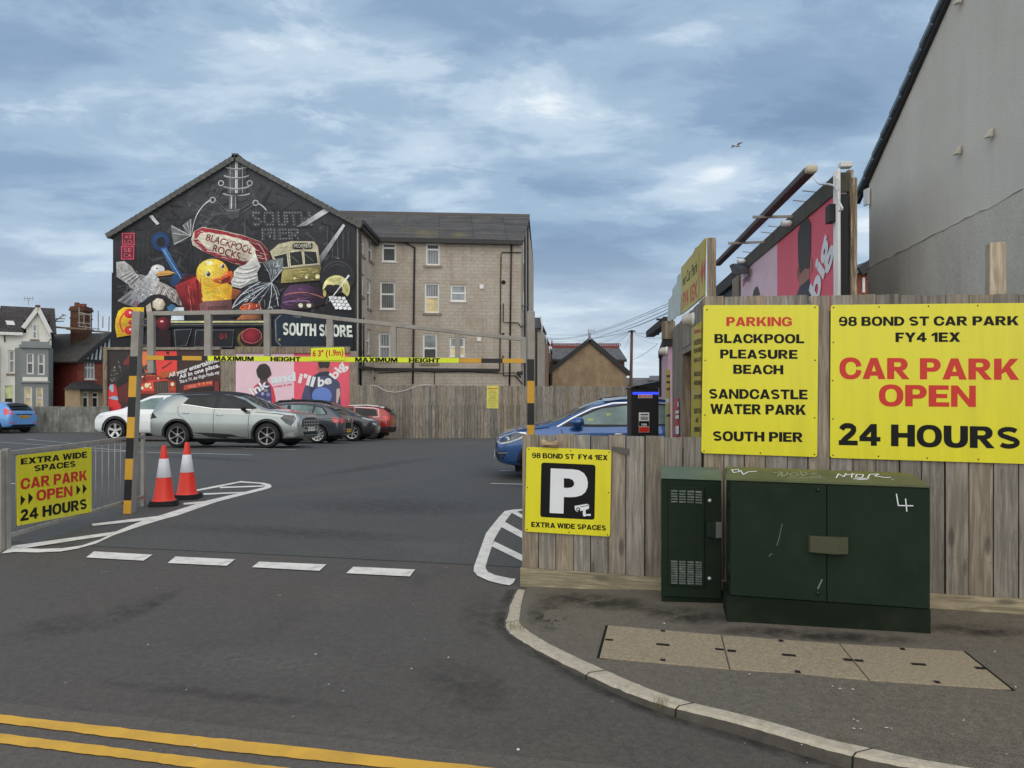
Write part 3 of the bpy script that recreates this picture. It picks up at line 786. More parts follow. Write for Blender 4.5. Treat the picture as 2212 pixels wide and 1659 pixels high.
ring = [(p.x, p.y) for p in di] + [(14, 2.0), (14, 7.5), (0.5, 7.5), (0.16, 6.62)]
pv, pf = fill2d(ring, 0.5)
def pz(x, y):
    """pavement height: flush at the entrance, up to the kerb top along the street"""
    best = min(range(len(di)), key=lambda i: (di[i].x - x) ** 2 + (di[i].y - y) ** 2)
    h = di[best].z; d = math.hypot(di[best].x - x, di[best].y - y)
    t = max(0.0, min(1.0, (x - 0.1) / 1.4)); far_h = 0.012 + 0.06 * t
    w = min(1.0, d / 0.8); return h * (1 - w) + far_h * w - 0.003
pav.add([(a, b, pz(a, b)) for a, b in pv], pf)
struct(pav.build('pavement', mat['pavement'], smooth=True))
def gpp(px, py):
    z = 0.05
    for _ in range(8): p = gp(px, py, z); z = pz(p.x, p.y)
    return gp(px, py, z)
# stains and grime: each sheet fades out towards its edge
def stain(name, pts, m, zf, hz, rings=5, centre=None):
    P = [zf(*p) for p in pts]; c = centre or (sum(p[0] for p in P) / len(P), sum(p[1] for p in P) / len(P))
    mb = MB(); vs = []; cs = []
    for r in range(rings + 1):
        t = r / rings
        for p in P:
            q = hz(c[0] + (p[0] - c[0]) * t, c[1] + (p[1] - c[1]) * t); vs.append(q); w = 1 - t * t; cs.append((w, w, w))
    n_ = len(P); mb.add(vs, [(r * n_ + k, r * n_ + (k + 1) % n_, (r + 1) * n_ + (k + 1) % n_, (r + 1) * n_ + k) for r in range(rings) for k in range(n_)], 0, cs)
    return struct(mb.build(name, mat[m]))
def hz0(x, y): p = gp(x, y, .006); return p
def hzp(x, y): p = gpp(x, y); return Vector((p.x, p.y, p.z + .0035))
def ell_(cx, cy, rx, ry, rot=0): return [(cx + rx * math.cos(t) * math.cos(rot) - ry * math.sin(t) * math.sin(rot), cy + rx * math.cos(t) * math.sin(rot) + ry * math.sin(t) * math.cos(rot)) for t in [k * .3927 for k in range(16)]]
for e_, m_ in ((ell_(270, 1322, 130, 22, -.38), 'stain_dark'), (ell_(330, 1305, 90, 12, -.5), 'stain_dark'), (ell_(110, 1355, 120, 26, -.2), 'stain_dark'), (ell_(735, 1292, 85, 34, -.1), 'stain_pale'), (ell_(1000, 1480, 120, 60, .3), 'stain_dark'), (ell_(560, 1430, 260, 40, .05), 'stain_pale'),
               (ell_(1040, 1330, 60, 60), 'stain_dark'), (ell_(820, 1590, 330, 18, .12), 'stain_pale'), (ell_(480, 1500, 330, 14, .1), 'stain_dark')): stain('road_stain', e_, m_, zd, hz0)
for e_, m_ in ((ell_(840, 1095, 260, 22, .02), 'stain_dark'), (ell_(640, 1150, 330, 14, .05), 'stain_dark'), (ell_(800, 1010, 160, 7, -.15), 'stain_dark'), (ell_(930, 1180, 120, 20, .1), 'stain_pale'), (ell_(450, 990, 150, 5, .05), 'stain_dark'), (ell_(720, 1055, 300, 10, -.1), 'stain_pale')): stain('road_stain', e_, m_, zd, lambda x, y: gp(x, y, .0075))
for e_ in (ell_(1290, 1300, 150, 20, .08), ell_(1480, 1330, 110, 22, .1), ell_(1750, 1372, 270, 14, .06), ell_(2110, 1362, 120, 16, .05), ell_(1180, 1330, 50, 40)): stain('pavement_stain', e_, 'gutter_dirt', zd, hzp)
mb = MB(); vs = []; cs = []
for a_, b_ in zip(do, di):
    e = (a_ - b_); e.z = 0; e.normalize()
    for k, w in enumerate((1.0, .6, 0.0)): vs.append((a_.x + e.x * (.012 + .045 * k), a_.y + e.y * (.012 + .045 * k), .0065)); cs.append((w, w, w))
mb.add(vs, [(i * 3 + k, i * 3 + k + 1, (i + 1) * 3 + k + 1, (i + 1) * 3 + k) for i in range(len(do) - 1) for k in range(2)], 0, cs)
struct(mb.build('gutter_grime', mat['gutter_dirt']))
# three concrete access covers
A, B, Cc, D = [zk(*q) for q in ((510, 222), (1965, 328), (2165, 487), (475, 355))]
t1, t2, b1, b2 = zk(975, 262), zk(1457, 298), zk(1010, 402), zk(1580, 448)
cov_lab = ['left concrete access cover in the pavement, nearest the small green cabinet', 'middle concrete access cover of the three in front of the wide green cabinet', 'right concrete access cover, with the broken edge by the end of the wide cabinet']
for i, q in enumerate(([A, t1, b1, D], [t1, t2, b2, b1], [t2, B, Cc, b2])):
    g = [gpp(*p) for p in q]; cen = sum(g, Vector()) / 4
    g = [p.lerp(cen, 0.012) for p in g]
    mb = MB(); mb.hexa([Vector((p.x, p.y, p.z - 0.03)) for p in g] + [p + Vector((0, 0, 0.006)) for p in g])
    o = tag(mb.build('access_cover', mat['slab'], bevel=0.003), cov_lab[i], 'access cover', 'concrete access covers in the pavement')
    mb = MB(); e1 = (g[1] - g[0] + g[2] - g[3]) / 2; e2 = (g[3] - g[0] + g[2] - g[1]) / 2
    for (a, b, ha, hb) in ((.5, .5, .055, .028), (.5, .06, .02, .03), (.5, .95, .02, .03), (.04, .5, .035, .03), (.96, .5, .035, .03)):
        c = g[0] + e1 * a + e2 * b + Vector((0, 0, 0.009))
        mb.poly([c - e1 * ha - e2 * hb, c + e1 * ha - e2 * hb, c + e1 * ha + e2 * hb, c - e1 * ha + e2 * hb])
    mb.build_each('lifting_slot', mat['black'], o)
fr = MB(); g = [gpp(*p) for p in (A, B, Cc, D)]; cen = sum(g, Vector()) / 4
fr.poly([p + (p - cen) * 0.012 + Vector((0, 0, 0.002)) for p in g]); struct(fr.build('pavement_joint', mat['dark_green']))

# litter: crumbs of white paper and grit on the asphalt; grass in the kerb joints
lt = MB(); rl = random.Random(11)
for i in range(45):
    px, py = rl.uniform(-50, 2200), 860 + 800 * rl.random() ** 0.6
    if py < 1000: continue
    p = gp(px, py, 0.0); z = 0.012
    if p.x > 0.2 and p.y < 6.4:
        p = gpp(px, py); z = p.z + 0.008
    r = rl.uniform(0.003, 0.0075) * (1.6 if rl.random() < .1 else 1); k = rl.randint(3, 6); a0 = rl.random() * 6
    lt.poly([(p.x + r * rl.uniform(.5, 1.5) * math.cos(a0 + 6.283 * j / k), p.y + r * rl.uniform(.5, 1.5) * math.sin(a0 + 6.283 * j / k), z + rl.uniform(0, .006)) for j in range(k)])
for px, py in ((1805, 1490), (1835, 1493), (1850, 1560), (1925, 1580), (1855, 1576), (600, 1288), (225, 1237)):
    p = gpp(px, py) if px > 1100 else gp(px, py)
    for q in range(2):
        r = rl.uniform(.005, .010); c = p + Vector((rl.uniform(-.03, .03), rl.uniform(-.02, .02), 0.012))
        lt.poly([(c.x + r * rl.uniform(.5, 1.5) * math.cos(6.283 * j / 5), c.y + r * rl.uniform(.4, 1.1) * math.sin(6.283 * j / 5), c.z) for j in range(5)])
lo = lt.build('litter', M('pale litter', C(205, 200, 190), 0.9)); struct(lo, 'stuff'); lo['label'] = 'pale crumbs of litter scattered on the asphalt'
gr = MB()
for px, py, k in ((1117, 1349, 60), (1432, 1515, 70), (1815, 1604, 140), (1830, 1607, 90)):
    for j in range(k):
        p = gp(px + rl.uniform(-16, 16), py + rl.uniform(-4, 6), .05); h = rl.uniform(.01, .035); a = rl.random() * 6.28
        d = Vector((math.cos(a), math.sin(a), 0)); t = Vector((-d.y, d.x, 0)) * .0015
        gr.poly([p - t - Vector((0, 0, .02)), p + t - Vector((0, 0, .02)), p + d * h * .8 + Vector((0, 0, h))])
go = gr.build('grass', M('dry kerb grass', C(118, 112, 62), 0.9)); struct(go, 'stuff'); go['label'] = 'dry grass tufts growing in the kerb joints'

# ================================================================ front fences (one line, falling slightly to the right)
FP = Plane((0.087, 6.48), (3.67, 5.45))
def top_on(pl, x0, y0, x1, y1):
    a, b = pl.uv(x0, y0), pl.uv(x1, y1)
    return lambda u: a[1] + (b[1] - a[1]) * (u - a[0]) / (b[0] - a[0])
lowtop = top_on(FP, 1128, 938, 1520, 945); talltop = top_on(FP, 1520, 640, 2212, 636)
basez = top_on(FP, 1127, 1262, 2212, 1345)
uL = FP.uv(1128, 1000)[0]; uC = FP.uv(1519, 800)[0]; uR = FP.uv(2212, 900)[0] + 2.6
rp = random.Random(21)
def planks(mb, pl, u0, u1, zb, zt, w=0.15, th=0.02, gap=0.004, jit=0.006, skip=None):
    u = u0
    while u < u1 - 0.02:
        ww = min(w + rp.uniform(-.006, .006), u1 - u); g = gap + max(0, rp.gauss(0, .0025))
        o = rp.uniform(-.004, .004); t = zt(u) + rp.uniform(-jit, jit); b = zb(u)
        if skip: t = skip(u + ww / 2, t)
        du = rp.uniform(-.003, .003)
        P = pl.pt
        mb.hexa([P(u, b, o - th), P(u + ww - g, b, o - th), P(u + ww - g, b, o), P(u, b, o), P(u + du, t, o - th), P(u + ww - g + du, t + rp.uniform(-.003, .003), o - th), P(u + ww - g + du, t + rp.uniform(-.003, .003), o), P(u + du, t, o)])
        u += ww
lf = thing('low_fence', 'low weathered board fence at the car park entrance, behind the P sign and small cabinet', 'fence', FP.pt(uL, basez(uL)))
mb = MB(); planks(mb, FP, uL, uC, lambda u: basez(u) + 0.03, lowtop, gap=.007); mb.build('fence_boards', mat['fence'], lf)
mb = MB(); mb.pbox(FP, uL + .01, .1, uC, 1.2, -.03, -.026); mb.build('gap_shade_sheet', mat['fence_dark'], lf)  # dark sheet added behind the boards so the gaps look shaded
za = lambda x, y: FP.uv(*z8(x, y))
mb = MB(); g0, g1 = za(490, 1270), za(1740, 1360); h0, h1 = za(495, 1440), za(1750, 1535)
def gboard(mb, ua, ub, ta, tb, ba, bb, o0=0.006, o1=0.04):
    P = FP.pt; mb.hexa([P(ua, ba, o0), P(ub, bb, o0), P(ub, bb, o1), P(ua, ba, o1), P(ua, ta, o0), P(ub, tb, o0), P(ub, tb, o1), P(ua, ta, o1)])
gboard(mb, g0[0], g1[0] + .3, g0[1], g1[1] - .005, h0[1], h1[1] - .005); mb.build('gravel_board', mat['board'], lf, bevel=.003)
mb = MB()
for z in (0.35, 1.05): mb.pbox(FP, uL + .02, z, uC, z + .07, -.085, -.03)
mb.pbox(FP, uL + .6, -.02, uL + .7, 1.22, -.19, -.09); mb.build_each('fence_rail', mat['post_wood'], lf)
mb = MB()                                       # torn strap end on a board
mb.flat(FP, [(1313, 178), (1390, 185), (1472, 200), (1472, 262), (1400, 240), (1318, 215)], 0.012, zf=z8)
mb.build('mesh_strap', M('grey mesh strap', C(92, 90, 84), 0.95, var=0.4, scale=60), lf)

tf = thing('tall_fence', 'tall weathered board fence carrying the two big yellow parking signs', 'fence', FP.pt(uC, basez(uC)))
mb = MB(); planks(mb, FP, uC + .004, uR, lambda u: basez(u) + 0.03, talltop, w=0.157, gap=.007); mb.build('fence_boards', mat['fence'], tf)
mb = MB(); mb.pbox(FP, uC + .01, .1, uR, 2.28, -.03, -.026); mb.build('gap_shade_sheet', mat['fence_dark'], tf)  # same added dark sheet, giving the tall fence's gaps their shade
mb = MB()
ga, gb = FP.uv(2008, 1291), FP.uv(2212, 1302); ha, hb = FP.uv(2008, 1328), FP.uv(2212, 1346)
k = (uR - ga[0]) / (gb[0] - ga[0])
gboard(mb, FP.uv(1440, 1300)[0], uR, ga[1] + .03, ga[1] + (gb[1] - ga[1]) * k, ha[1] + .03, ha[1] + (hb[1] - ha[1]) * k); mb.build('gravel_board', mat['board'], tf, bevel=.003)
mb = MB()
for z in (0.4, 1.1, 2.1): mb.pbox(FP, uC + .01, z, uR, z + .07, -.085, -.03)
mb.build_each('fence_rail', mat['post_wood'], tf)
mb = MB(); p0, p1 = FP.uv(2147, 525), FP.uv(2177, 525)
mb.pbox(FP, p0[0], -.05, p1[0] + .02, p0[1] + .02, -.2, -.09); mb.build('fence_post', mat['pale_post'], tf, bevel=.004)

rn = random.Random(17)
for par, ua_, ub_, rows_ in ((lf, uL, uC, (.38, 1.09)), (tf, uC, uR, (.43, 1.13, 2.13))):
    mb = MB(); u = ua_ + .04
    while u < ub_ - .02:
        for z in rows_:
            for d_ in (0, .075):
                a_, b_ = u + d_ + rn.uniform(-.012, .012), z + rn.uniform(-.02, .02)
                mb.add([FP.pt(a_ + .0035 * math.cos(k * 1.257), b_ + .0035 * math.sin(k * 1.257), .0052) for k in range(5)], [tuple(range(5))])
        u += .153
    o = mb.build('nail_head', mat['black_paint'], par); o['kind'] = 'stuff'
# ---------------------------------------------------------------- yellow signs on the fence
def signboard(name, pl, corners, o0, o1, m='sign_yellow', r=0.02, z=zd):
    """rounded board with real thickness; corners in picture order tl, tr, br, bl"""
    q = [pl.uv(*z(*c)) for c in corners]; pts = []
    for i in range(4):
        c = Vector(q[i]); a = (Vector(q[i - 1]) - c).normalized(); b = (Vector(q[(i + 1) % 4]) - c).normalized()
        for k in range(5):
            t = k / 4 * math.pi / 2
            pts.append(c + a * r * (1 - math.sin(t)) + b * r * (1 - math.cos(t)))
    mb = MB(); f = [pl.pt(p.x, p.y, o0) for p in pts]
    mb.prism(f, pl.n * (o1 - o0), 0); return mb
def screws(mb, pl, pts, off, z, mi):
    for p in pts:
        u, v = pl.uv(*z(*p)); mb.add([pl.pt(u + .006 * math.cos(a), v + .006 * math.sin(a), off) for a in [k * 1.047 for k in range(6)]], [tuple(range(6))], mi)
SM = [mat['sign_yellow'], mat['letter_black'], mat['letter_red'], mat['letter_white']]
OS = 0.030
# parking sign with the list of places
zs = conv(2560, 1100, 740, 1637)
mb = signboard('s', FP, [(465, 226), (1465, 224), (1452, 1546), (446, 1512)], 0.012, 0.018, z=zs)
TX = 0.0195
for t, x0, y0, x1, y1, m_, b in (('PARKING', 664, 326, 1236, 408, 2, .028), ('BLACKPOOL', 560, 474, 1342, 556, 1, .028), ('PLEASURE', 610, 610, 1284, 690, 1, .028), ('BEACH', 724, 740, 1160, 824, 1, .028),
                              ('SANDCASTLE', 514, 952, 1372, 1040, 1, .028), ('WATER PARK', 524, 1084, 1358, 1172, 1, .028), ('SOUTH PIER', 548, 1320, 1332, 1408, 1, .028)):
    sk = 12 * (y0 - 230) / 1200
    mb.ptext(t, FP, x0, y0, x1, y1, TX, m_, b, zf=zs, skew=(sk, sk))
screws(mb, FP, [(496, 267), (1433, 246), (480, 706), (1434, 705), (477, 1181), (1430, 1205), (470, 1495), (960, 1511), (1428, 1523)], TX, zs, 1)
tag(mb.build('parking_sign', SM), 'yellow parking sign listing beaches and piers under red PARKING heading', 'sign')
# big open sign
zb_ = conv(3200, 1100, 832, 1725)
mb = signboard('s', FP, [(145, 210), (1765, 194), (1765, 1506), (139, 1455)], 0.012, 0.018, z=zb_)
for t, x0, y0, x1, y1, m_, b, sk in (('98 BOND ST CAR PARK', 214, 304, 1684, 382, 1, .028, -6), ('FY4 1EX', 676, 434, 1206, 512, 1, .028, -2), ('CAR PARK', 218, 636, 1686, 816, 2, .03, 8),
                                  ('OPEN', 540, 856, 1332, 1038, 2, .03, 8), ('24 HOURS', 213, 1170, 1690, 1356, 1, .03, 32)):
    mb.ptext(t, FP, x0, y0, x1, y1, TX, m_, b, zf=zb_, skew=(sk, sk))
screws(mb, FP, [(168, 232), (537, 227), (940, 221), (1341, 217), (165, 516), (160, 826), (163, 1138), (164, 1434), (534, 1442), (929, 1457), (1345, 1468)], TX, zb_, 1)
tag(mb.build('open_sign', SM), 'large yellow sign with red CAR PARK OPEN and black 24 HOURS lettering', 'sign')
# P sign
mb = signboard('s', FP, [(542, 182), (1310, 210), (1297, 994), (527, 948)], 0.012, 0.018, z=z8)
mb2 = signboard('s', FP, [(677, 323), (1167, 344), (1158, 842), (666, 816)], 0.0182, 0.0192, z=z8, r=.022)
mb.add(mb2.v, mb2.f, 1)
mb.ptext('98 BOND ST  FY4 1EX', FP, 587, 236, 1275, 284, TX, 1, .03, zf=z8, skew=(22, 22))
mb.ptext('EXTRA WIDE SPACES', FP, 580, 862, 1258, 910, TX, 1, .03, zf=z8, skew=(34, 34))
mb.flat(FP, [(762, 376), (960, 384), (1020, 394), (1062, 420), (1088, 460), (1098, 505), (1094, 550), (1075, 592), (1040, 620), (990, 634), (930, 637), (881, 635), (877, 785), (752, 780)], .0205, 3, zf=z8)
mb.flat(FP, [(881, 465), (930, 468), (960, 480), (975, 508), (970, 532), (950, 548), (915, 553), (881, 551)], .0215, 1, zf=z8)
cz = lambda *pts, off=.0215, m_=3: mb.flat(FP, pts, off, m_, zf=z8)
cz((978, 716), (1090, 697), (1110, 706), (1108, 742), (1004, 770), (984, 755), (980, 735))                     # camera drawn on the sign
cz((992, 735), (1008, 727), (1024, 733), (1030, 765), (1010, 768), (996, 758), off=.0225, m_=1)
cz((1000, 740), (1012, 735), (1018, 745), (1012, 756), (1002, 752), off=.0235)
cz((1056, 755), (1078, 750), (1080, 790), (1124, 788), (1124, 806), (1082, 805), (1072, 812), (1056, 808), (1052, 780))
cz((1030, 722), (1108, 707), (1109, 712), (1030, 728), off=.0225, m_=1)
screws(mb, FP, [(563, 203), (939, 216), (1290, 231), (552, 550), (1284, 596), (547, 930), (928, 955), (1276, 978)], TX, z8, 1)
tag(mb.build('parking_bay_sign', SM), 'square yellow sign with a white P and small camera drawing on black', 'sign')
# lump of broken timber caught above the P sign
mb = MB(); u0, v0 = za(672, 190); u1, v1 = za(836, 118)
NN = 14; rr = random.Random(4); vs = []
for i in range(NN + 1):
    t = i / NN; sw = .75 + .35 * math.sin(t * 9) * .4 + rr.uniform(-.08, .08)
    for k in range(10):
        a = 2 * math.pi * k / 10
        e = .22 if i in (0, NN) else 1
        vs.append(FP.pt(u0 + (u1 - u0) * t, (v0 + v1) / 2 + .006 * math.sin(t * 7) + (v1 - v0) / 2 * sw * e * math.sin(a) * (1 + rr.uniform(-.15, .15)), .034 + .028 * e * math.cos(a) * sw))
mb.add(vs, [(i * 10 + k, i * 10 + (k + 1) % 10, (i + 1) * 10 + (k + 1) % 10, (i + 1) * 10 + k) for i in range(NN) for k in range(10)] + [tuple(range(10)), tuple(NN * 10 + k for k in range(10))])
tag(mb.build('broken_timber', wood('bleached split timber', C(128, 110, 90), C(198, 184, 160), vertical=False, knots=False), smooth=True), 'bleached split lump of timber fixed above the P sign', 'timber')

# ================================================================ green street cabinets
zc = conv(2500, 1800, 1200, 2212)
def cabinet_plane(x0, y0, x1, y1):
    a, b = gpp(x0, y0), gpp(x1, y1); return Plane(a, b), a, b
WP, wa, wb = cabinet_plane(1577, 1343, 2009, 1369)
wide = thing('wide_cabinet', 'wide dark green street cabinet with double doors and graffiti on its lid', 'street cabinet', (wa + wb) / 2)
u0, u1 = WP.uv(*zc(690, 600))[0], WP.uv(*zc(2143, 600))[0]
zt0, zt1 = WP.uv(*zc(690, 160))[1], WP.uv(*zc(2143, 215))[1]; zb0, zb1 = WP.uv(*zc(690, 1005))[1], WP.uv(*zc(2143, 1105))[1]
DP = 0.36
def tilted(mb, pl, ua, ub, a0, a1, b0, b1, o0, o1, m=0):
    P = pl.pt; mb.hexa([P(ua, a0, o0), P(ub, a1, o0), P(ub, a1, o1), P(ua, a0, o1), P(ua, b0, o0), P(ub, b1, o0), P(ub, b1, o1), P(ua, b0, o1)], m)
mb = MB(); tilted(mb, WP, u0, u1, zb0, zb1, zt0, zt1, -DP, -.012); mb.build('cabinet_body', mat['green'], wide, bevel=.004)
mb = MB(); tilted(mb, WP, u0 - .022, u1 + .004, -.04, -.05, zb0 - .002, zb1 - .002, -DP - .01, -.004); mb.build('plinth', mat['dark_green'], wide)
um = WP.uv(*zc(1392, 600))[0]
zl = lambda u, a0, a1: a0 + (a1 - a0) * (u - u0) / (u1 - u0)
for a, b in ((u0 + .002, um - .0025), (um + .0025, u1 - .002)):
    mb = MB(); tilted(mb, WP, a, b, zl(a, zb0, zb1) + .004, zl(b, zb0, zb1) + .004, zl(a, zt0, zt1) - .012, zl(b, zt0, zt1) - .012, -.0115, .004)
    d = mb.build('cabinet_door', mat['green'], wide, bevel=.003)
    if a < um < b + .01 or a == u0 + .002:
        for q in ((1328, 237), (1325, 986)):
            m2 = MB(); uu, vv = WP.uv(*zc(*q)); m2.lathe([(.0, .014), (.008, .014), (.012, .01), (.012, 0)], (0, 0, 0), 'y', 12)
            m2.v = [WP.pt(uu + p.x, vv + p.z, .004 + p.y) for p in m2.v]; m2.build('door_bolt', mat['black_paint'], d, smooth=True)
        m2 = MB()
        def scratch(pts, w): 
            for p, q in zip(pts, pts[1:]):
                A_, B_ = [Vector(WP.uv(*zc(*r))) for r in (p, q)]; dd = (B_ - A_).normalized(); nn_ = Vector((-dd.y, dd.x)) * w
                m2.poly([WP.pt(*(A_ + nn_), .0058), WP.pt(*(B_ + nn_), .0058), WP.pt(*(B_ - nn_), .0058), WP.pt(*(A_ - nn_), .0058)])
        scratch([(1358, 885), (1326, 955)], .004); scratch([(1068, 480), (1045, 590), (1030, 640)], .0015); scratch([(972, 720), (985, 702), (998, 700)], .002)
        m2.build_each('scratch', M('pale scratch', C(120, 126, 112), .8), d)
    else:
        m2 = MB(); scratch([(1896, 265), (1910, 350), (2018, 352)], .0035); scratch([(1962, 300), (1972, 394)], .0035)
        m2.build('painted_mark', mat['letter_white'], d)
for q in ((682, 300), (682, 830)):
    uu, vv = WP.uv(*zc(*q)); m2 = MB(); m2.tube([WP.pt(u0 - .006, vv - .05, .0), WP.pt(u0 - .006, vv + .05, .0)], .009, 8); m2.build('door_hinge', mat['dark_green'], wide, smooth=True)
# lid: chamfered, with tags painted on the sloping front
zfr0, zfr1 = zt0, zt1
lid_h = 0.055; bk = .12
P = WP.pt; ul, ur = u0 - .03, u1 + .006
def lidpt(u, top, front):
    z = zl(u, zt0, zt1)
    return P(u, z + (lid_h if top else .004), (.012 if front else -DP - .01) if not top else (-bk if front else -DP + .03))
mb = MB()
mb.hexa([lidpt(ul, 0, 0), lidpt(ur, 0, 0), lidpt(ur, 0, 1), lidpt(ul, 0, 1), lidpt(ul + .03, 1, 0), lidpt(ur - .06, 1, 0), lidpt(ur - .06, 1, 1), lidpt(ul + .02, 1, 1)])
mb.hexa([P(ul, zl(ul, zt0, zt1) - .008, -DP - .01), P(ur, zl(ur, zt0, zt1) - .008, -DP - .01), P(ur, zl(ur, zt0, zt1) - .008, .012), P(ul, zl(ul, zt0, zt1) - .008, .012),
         P(ul, zl(ul, zt0, zt1) + .003, -DP - .01), P(ur, zl(ur, zt0, zt1) + .003, -DP - .01), P(ur, zl(ur, zt0, zt1) + .003, .012), P(ul, zl(ul, zt0, zt1) + .003, .012)])
lid = mb.build('cabinet_lid', mat['green_lid'], wide, bevel=.004)
# the sloping face as a surface to write on: solve picture point on the slope
sA, sB, sC = lidpt(ul, 0, 1), lidpt(ur, 0, 1), lidpt(ul + .02, 1, 1); sn = (sB - sA).cross(sC - sA).normalized()
if sn.y > 0: sn = -sn
def on_lid(px, py):
    d = Vector(((px - CX) / F, 1, (HY - py) / F)); o = Vector((0, 0, H)); t = (sA + sn * .0015 - o).dot(sn) / d.dot(sn); return o + d * t
def graffiti(mb, strokes, w):
    for s in strokes:
        q = [on_lid(*zc(*p)) for p in s]
        for a, b in zip(q, q[1:]):
            d = (b - a).normalized(); t = d.cross(sn).normalized() * w; e = d * w * .5
            mb.poly([a - e - t, b + e - t, b + e + t, a - e + t])
mb = MB(); rough_w = .0035
graffiti(mb, [[(706, 92), (748, 88), (760, 104), (716, 112), (702, 90)], [(768, 96), (786, 126), (822, 106), (884, 102)]], rough_w)
mb.build('graffiti', mat['letter_white'], lid); mb = MB()
graffiti(mb, [[(1462, 148), (1478, 120), (1516, 142), (1532, 118)], [(1530, 128), (1600, 122)], [(1578, 118), (1572, 148)], [(1612, 124), (1660, 126), (1648, 148), (1600, 146), (1612, 124)], [(1690, 150), (1704, 124), (1772, 122), (1740, 136), (1820, 148), (1856, 146)], [(1586, 158), (1700, 152)], [(1614, 164), (1690, 160)], [(1866, 162), (1872, 164)], [(1458, 148), (1462, 149)]], rough_w)
mb.build('graffiti', mat['letter_white'], lid)
mb = MB()
graffiti(mb, [[(1005, 112), (1060, 106), (1035, 140)], [(1070, 110), (1062, 140), (1100, 128), (1108, 108)], [(1120, 120), (1170, 112), (1190, 130), (1140, 140), (1120, 122)], [(1200, 104), (1216, 136), (1256, 118), (1222, 108)], [(1320, 112), (1278, 122), (1340, 132), (1350, 144), (1270, 142)], [(1110, 152), (1260, 150), (1380, 152)]], .003)
mb.build('faded_graffiti', M('scrubbed graffiti', C(150, 152, 120), .8), lid)
# padlock housing across the doors
a_, b_ = WP.uv(*zc(1252, 565)), WP.uv(*zc(1546, 690)); cmid = WP.uv(*zc(1455, 690))[0]
mb = MB(); t0, t1, bo = WP.uv(*zc(1252, 566))[1], WP.uv(*zc(1546, 584))[1], WP.uv(*zc(1400, 690))[1]
q = [(a_[0], .005), (a_[0] + .012, .03), (cmid, .062), (b_[0] - .004, .03), (b_[0], .005)]
mb.prism([P(u, bo - .006 * (u - a_[0]), o) for u, o in q], Vector((0, 0, t0 - bo)), 0)
mb.build('lock_cover', M('olive lock cover', C(66, 68, 44), .55, dirt=.3), wide, bevel=.002)

NP, na, nb = cabinet_plane(1428, 1300, 1562, 1312)
NP = Plane(na, (na.x + WP.u.x, na.y + WP.u.y))
small = thing('small_cabinet', 'narrow dark green street cabinet with a louvred vent panel beside the wide one', 'street cabinet', (na + nb) / 2)
n0, n1 = NP.uv(*zc(190, 600))[0], NP.uv(*zc(627, 600))[0]
y0a, y1a = NP.uv(*zc(190, 157))[1], NP.uv(*zc(627, 172))[1]; y0b, y1b = NP.uv(*zc(190, 1008))[1], NP.uv(*zc(627, 1030))[1]
mb = MB(); tilted(mb, NP, n0, n1, y0b, y1b, y0a, y1a, -.27, 0); mb.build('cabinet_body', mat['green'], small, bevel=.004)
mb = MB(); tilted(mb, NP, n0 + .004, n1 + .03, -.05, -.05, y0b - .002, y1b - .002, -.27, -.006); mb.build('plinth', mat['dark_green'], small)
mb = MB(); P2 = NP.pt
zL = lambda u: y0a + (y1a - y0a) * (u - n0) / (n1 - n0)
mb.hexa([P2(n0 - .004, zL(n0) + .004, -.275), P2(n1 + .004, zL(n1) + .004, -.275), P2(n1 + .004, zL(n1) + .004, .012), P2(n0 - .004, zL(n0) + .004, .012),
         P2(n0, zL(n0) + .075, -.25), P2(n1, zL(n1) + .075, -.25), P2(n1 - .004, zL(n1) + .06, -.16), P2(n0, zL(n0) + .06, -.16)])
mb.build('cabinet_lid', mat['green_lid2'], small, bevel=.004)
va, vb = NP.uv(*zc(243, 210)), NP.uv(*zc(502, 940))
mb = MB(); tilted(mb, NP, va[0], vb[0], vb[1] + .004, vb[1] - .004, va[1] + .002, va[1] - .003, .0005, .018)
vent = mb.build('vent_panel', mat['green'], small, bevel=.003)
mL = M('scuffed green louvre', C(58, 72, 62), .45, var=.5, scale=40, dirt=.5, dirtcol=C(150, 154, 148)); mb = MB(); mb_b = MB()
for c_ in range(4):
    cx0, cx1 = 262 + c_ * 59, 309 + c_ * 59
    for r_, yy_ in enumerate(list(range(236, 318, 19)) + list(range(746, 905, 17))):
        ua_, vt = NP.uv(*zc(cx0, yy_ + c_ * 2.4)); ub_, _v = NP.uv(*zc(cx1, yy_)); h = .0135
        pr = [(0, .0185), (0.25, .0215), (1, .0185)]
        (mb if yy_ < 400 else mb_b).hexa([P2(ua_, vt - h, .0182), P2(ub_, vt - h, .0182), P2(ub_, vt - h * .9, .026), P2(ua_, vt - h * .9, .026), P2(ua_, vt, .0182), P2(ub_, vt, .0182), P2(ub_, vt - .003, .021), P2(ua_, vt - .003, .021)])
mb.build('louvre', mL, vent); mb_b.build('louvre', mL, vent)
for q in ((543, 316), (541, 880)):
    m2 = MB(); uu, vv = NP.uv(*zc(*q)); m2.lathe([(0, .016), (.008, .016), (.014, .012), (.016, 0)], (0, 0, 0), 'y', 14)
    m2.v = [P2(uu + p.x, vv + p.z, p.y) for p in m2.v]; m2.build('door_lock', mat['alloy'], small, smooth=True)
ha_, hb_ = NP.uv(*zc(510, 466)), NP.uv(*zc(628, 580))
mb = MB(); um2 = ha_[0] + (hb_[0] - ha_[0]) * .64
mb.prism([P2(u, hb_[1], o) for u, o in ((ha_[0], .0005), (ha_[0] + .008, .03), (um2, .045), (um2, .0005))], Vector((0, 0, ha_[1] - hb_[1])), 0)
hc = mb.build('lock_cover', mat['green'], small, bevel=.003)
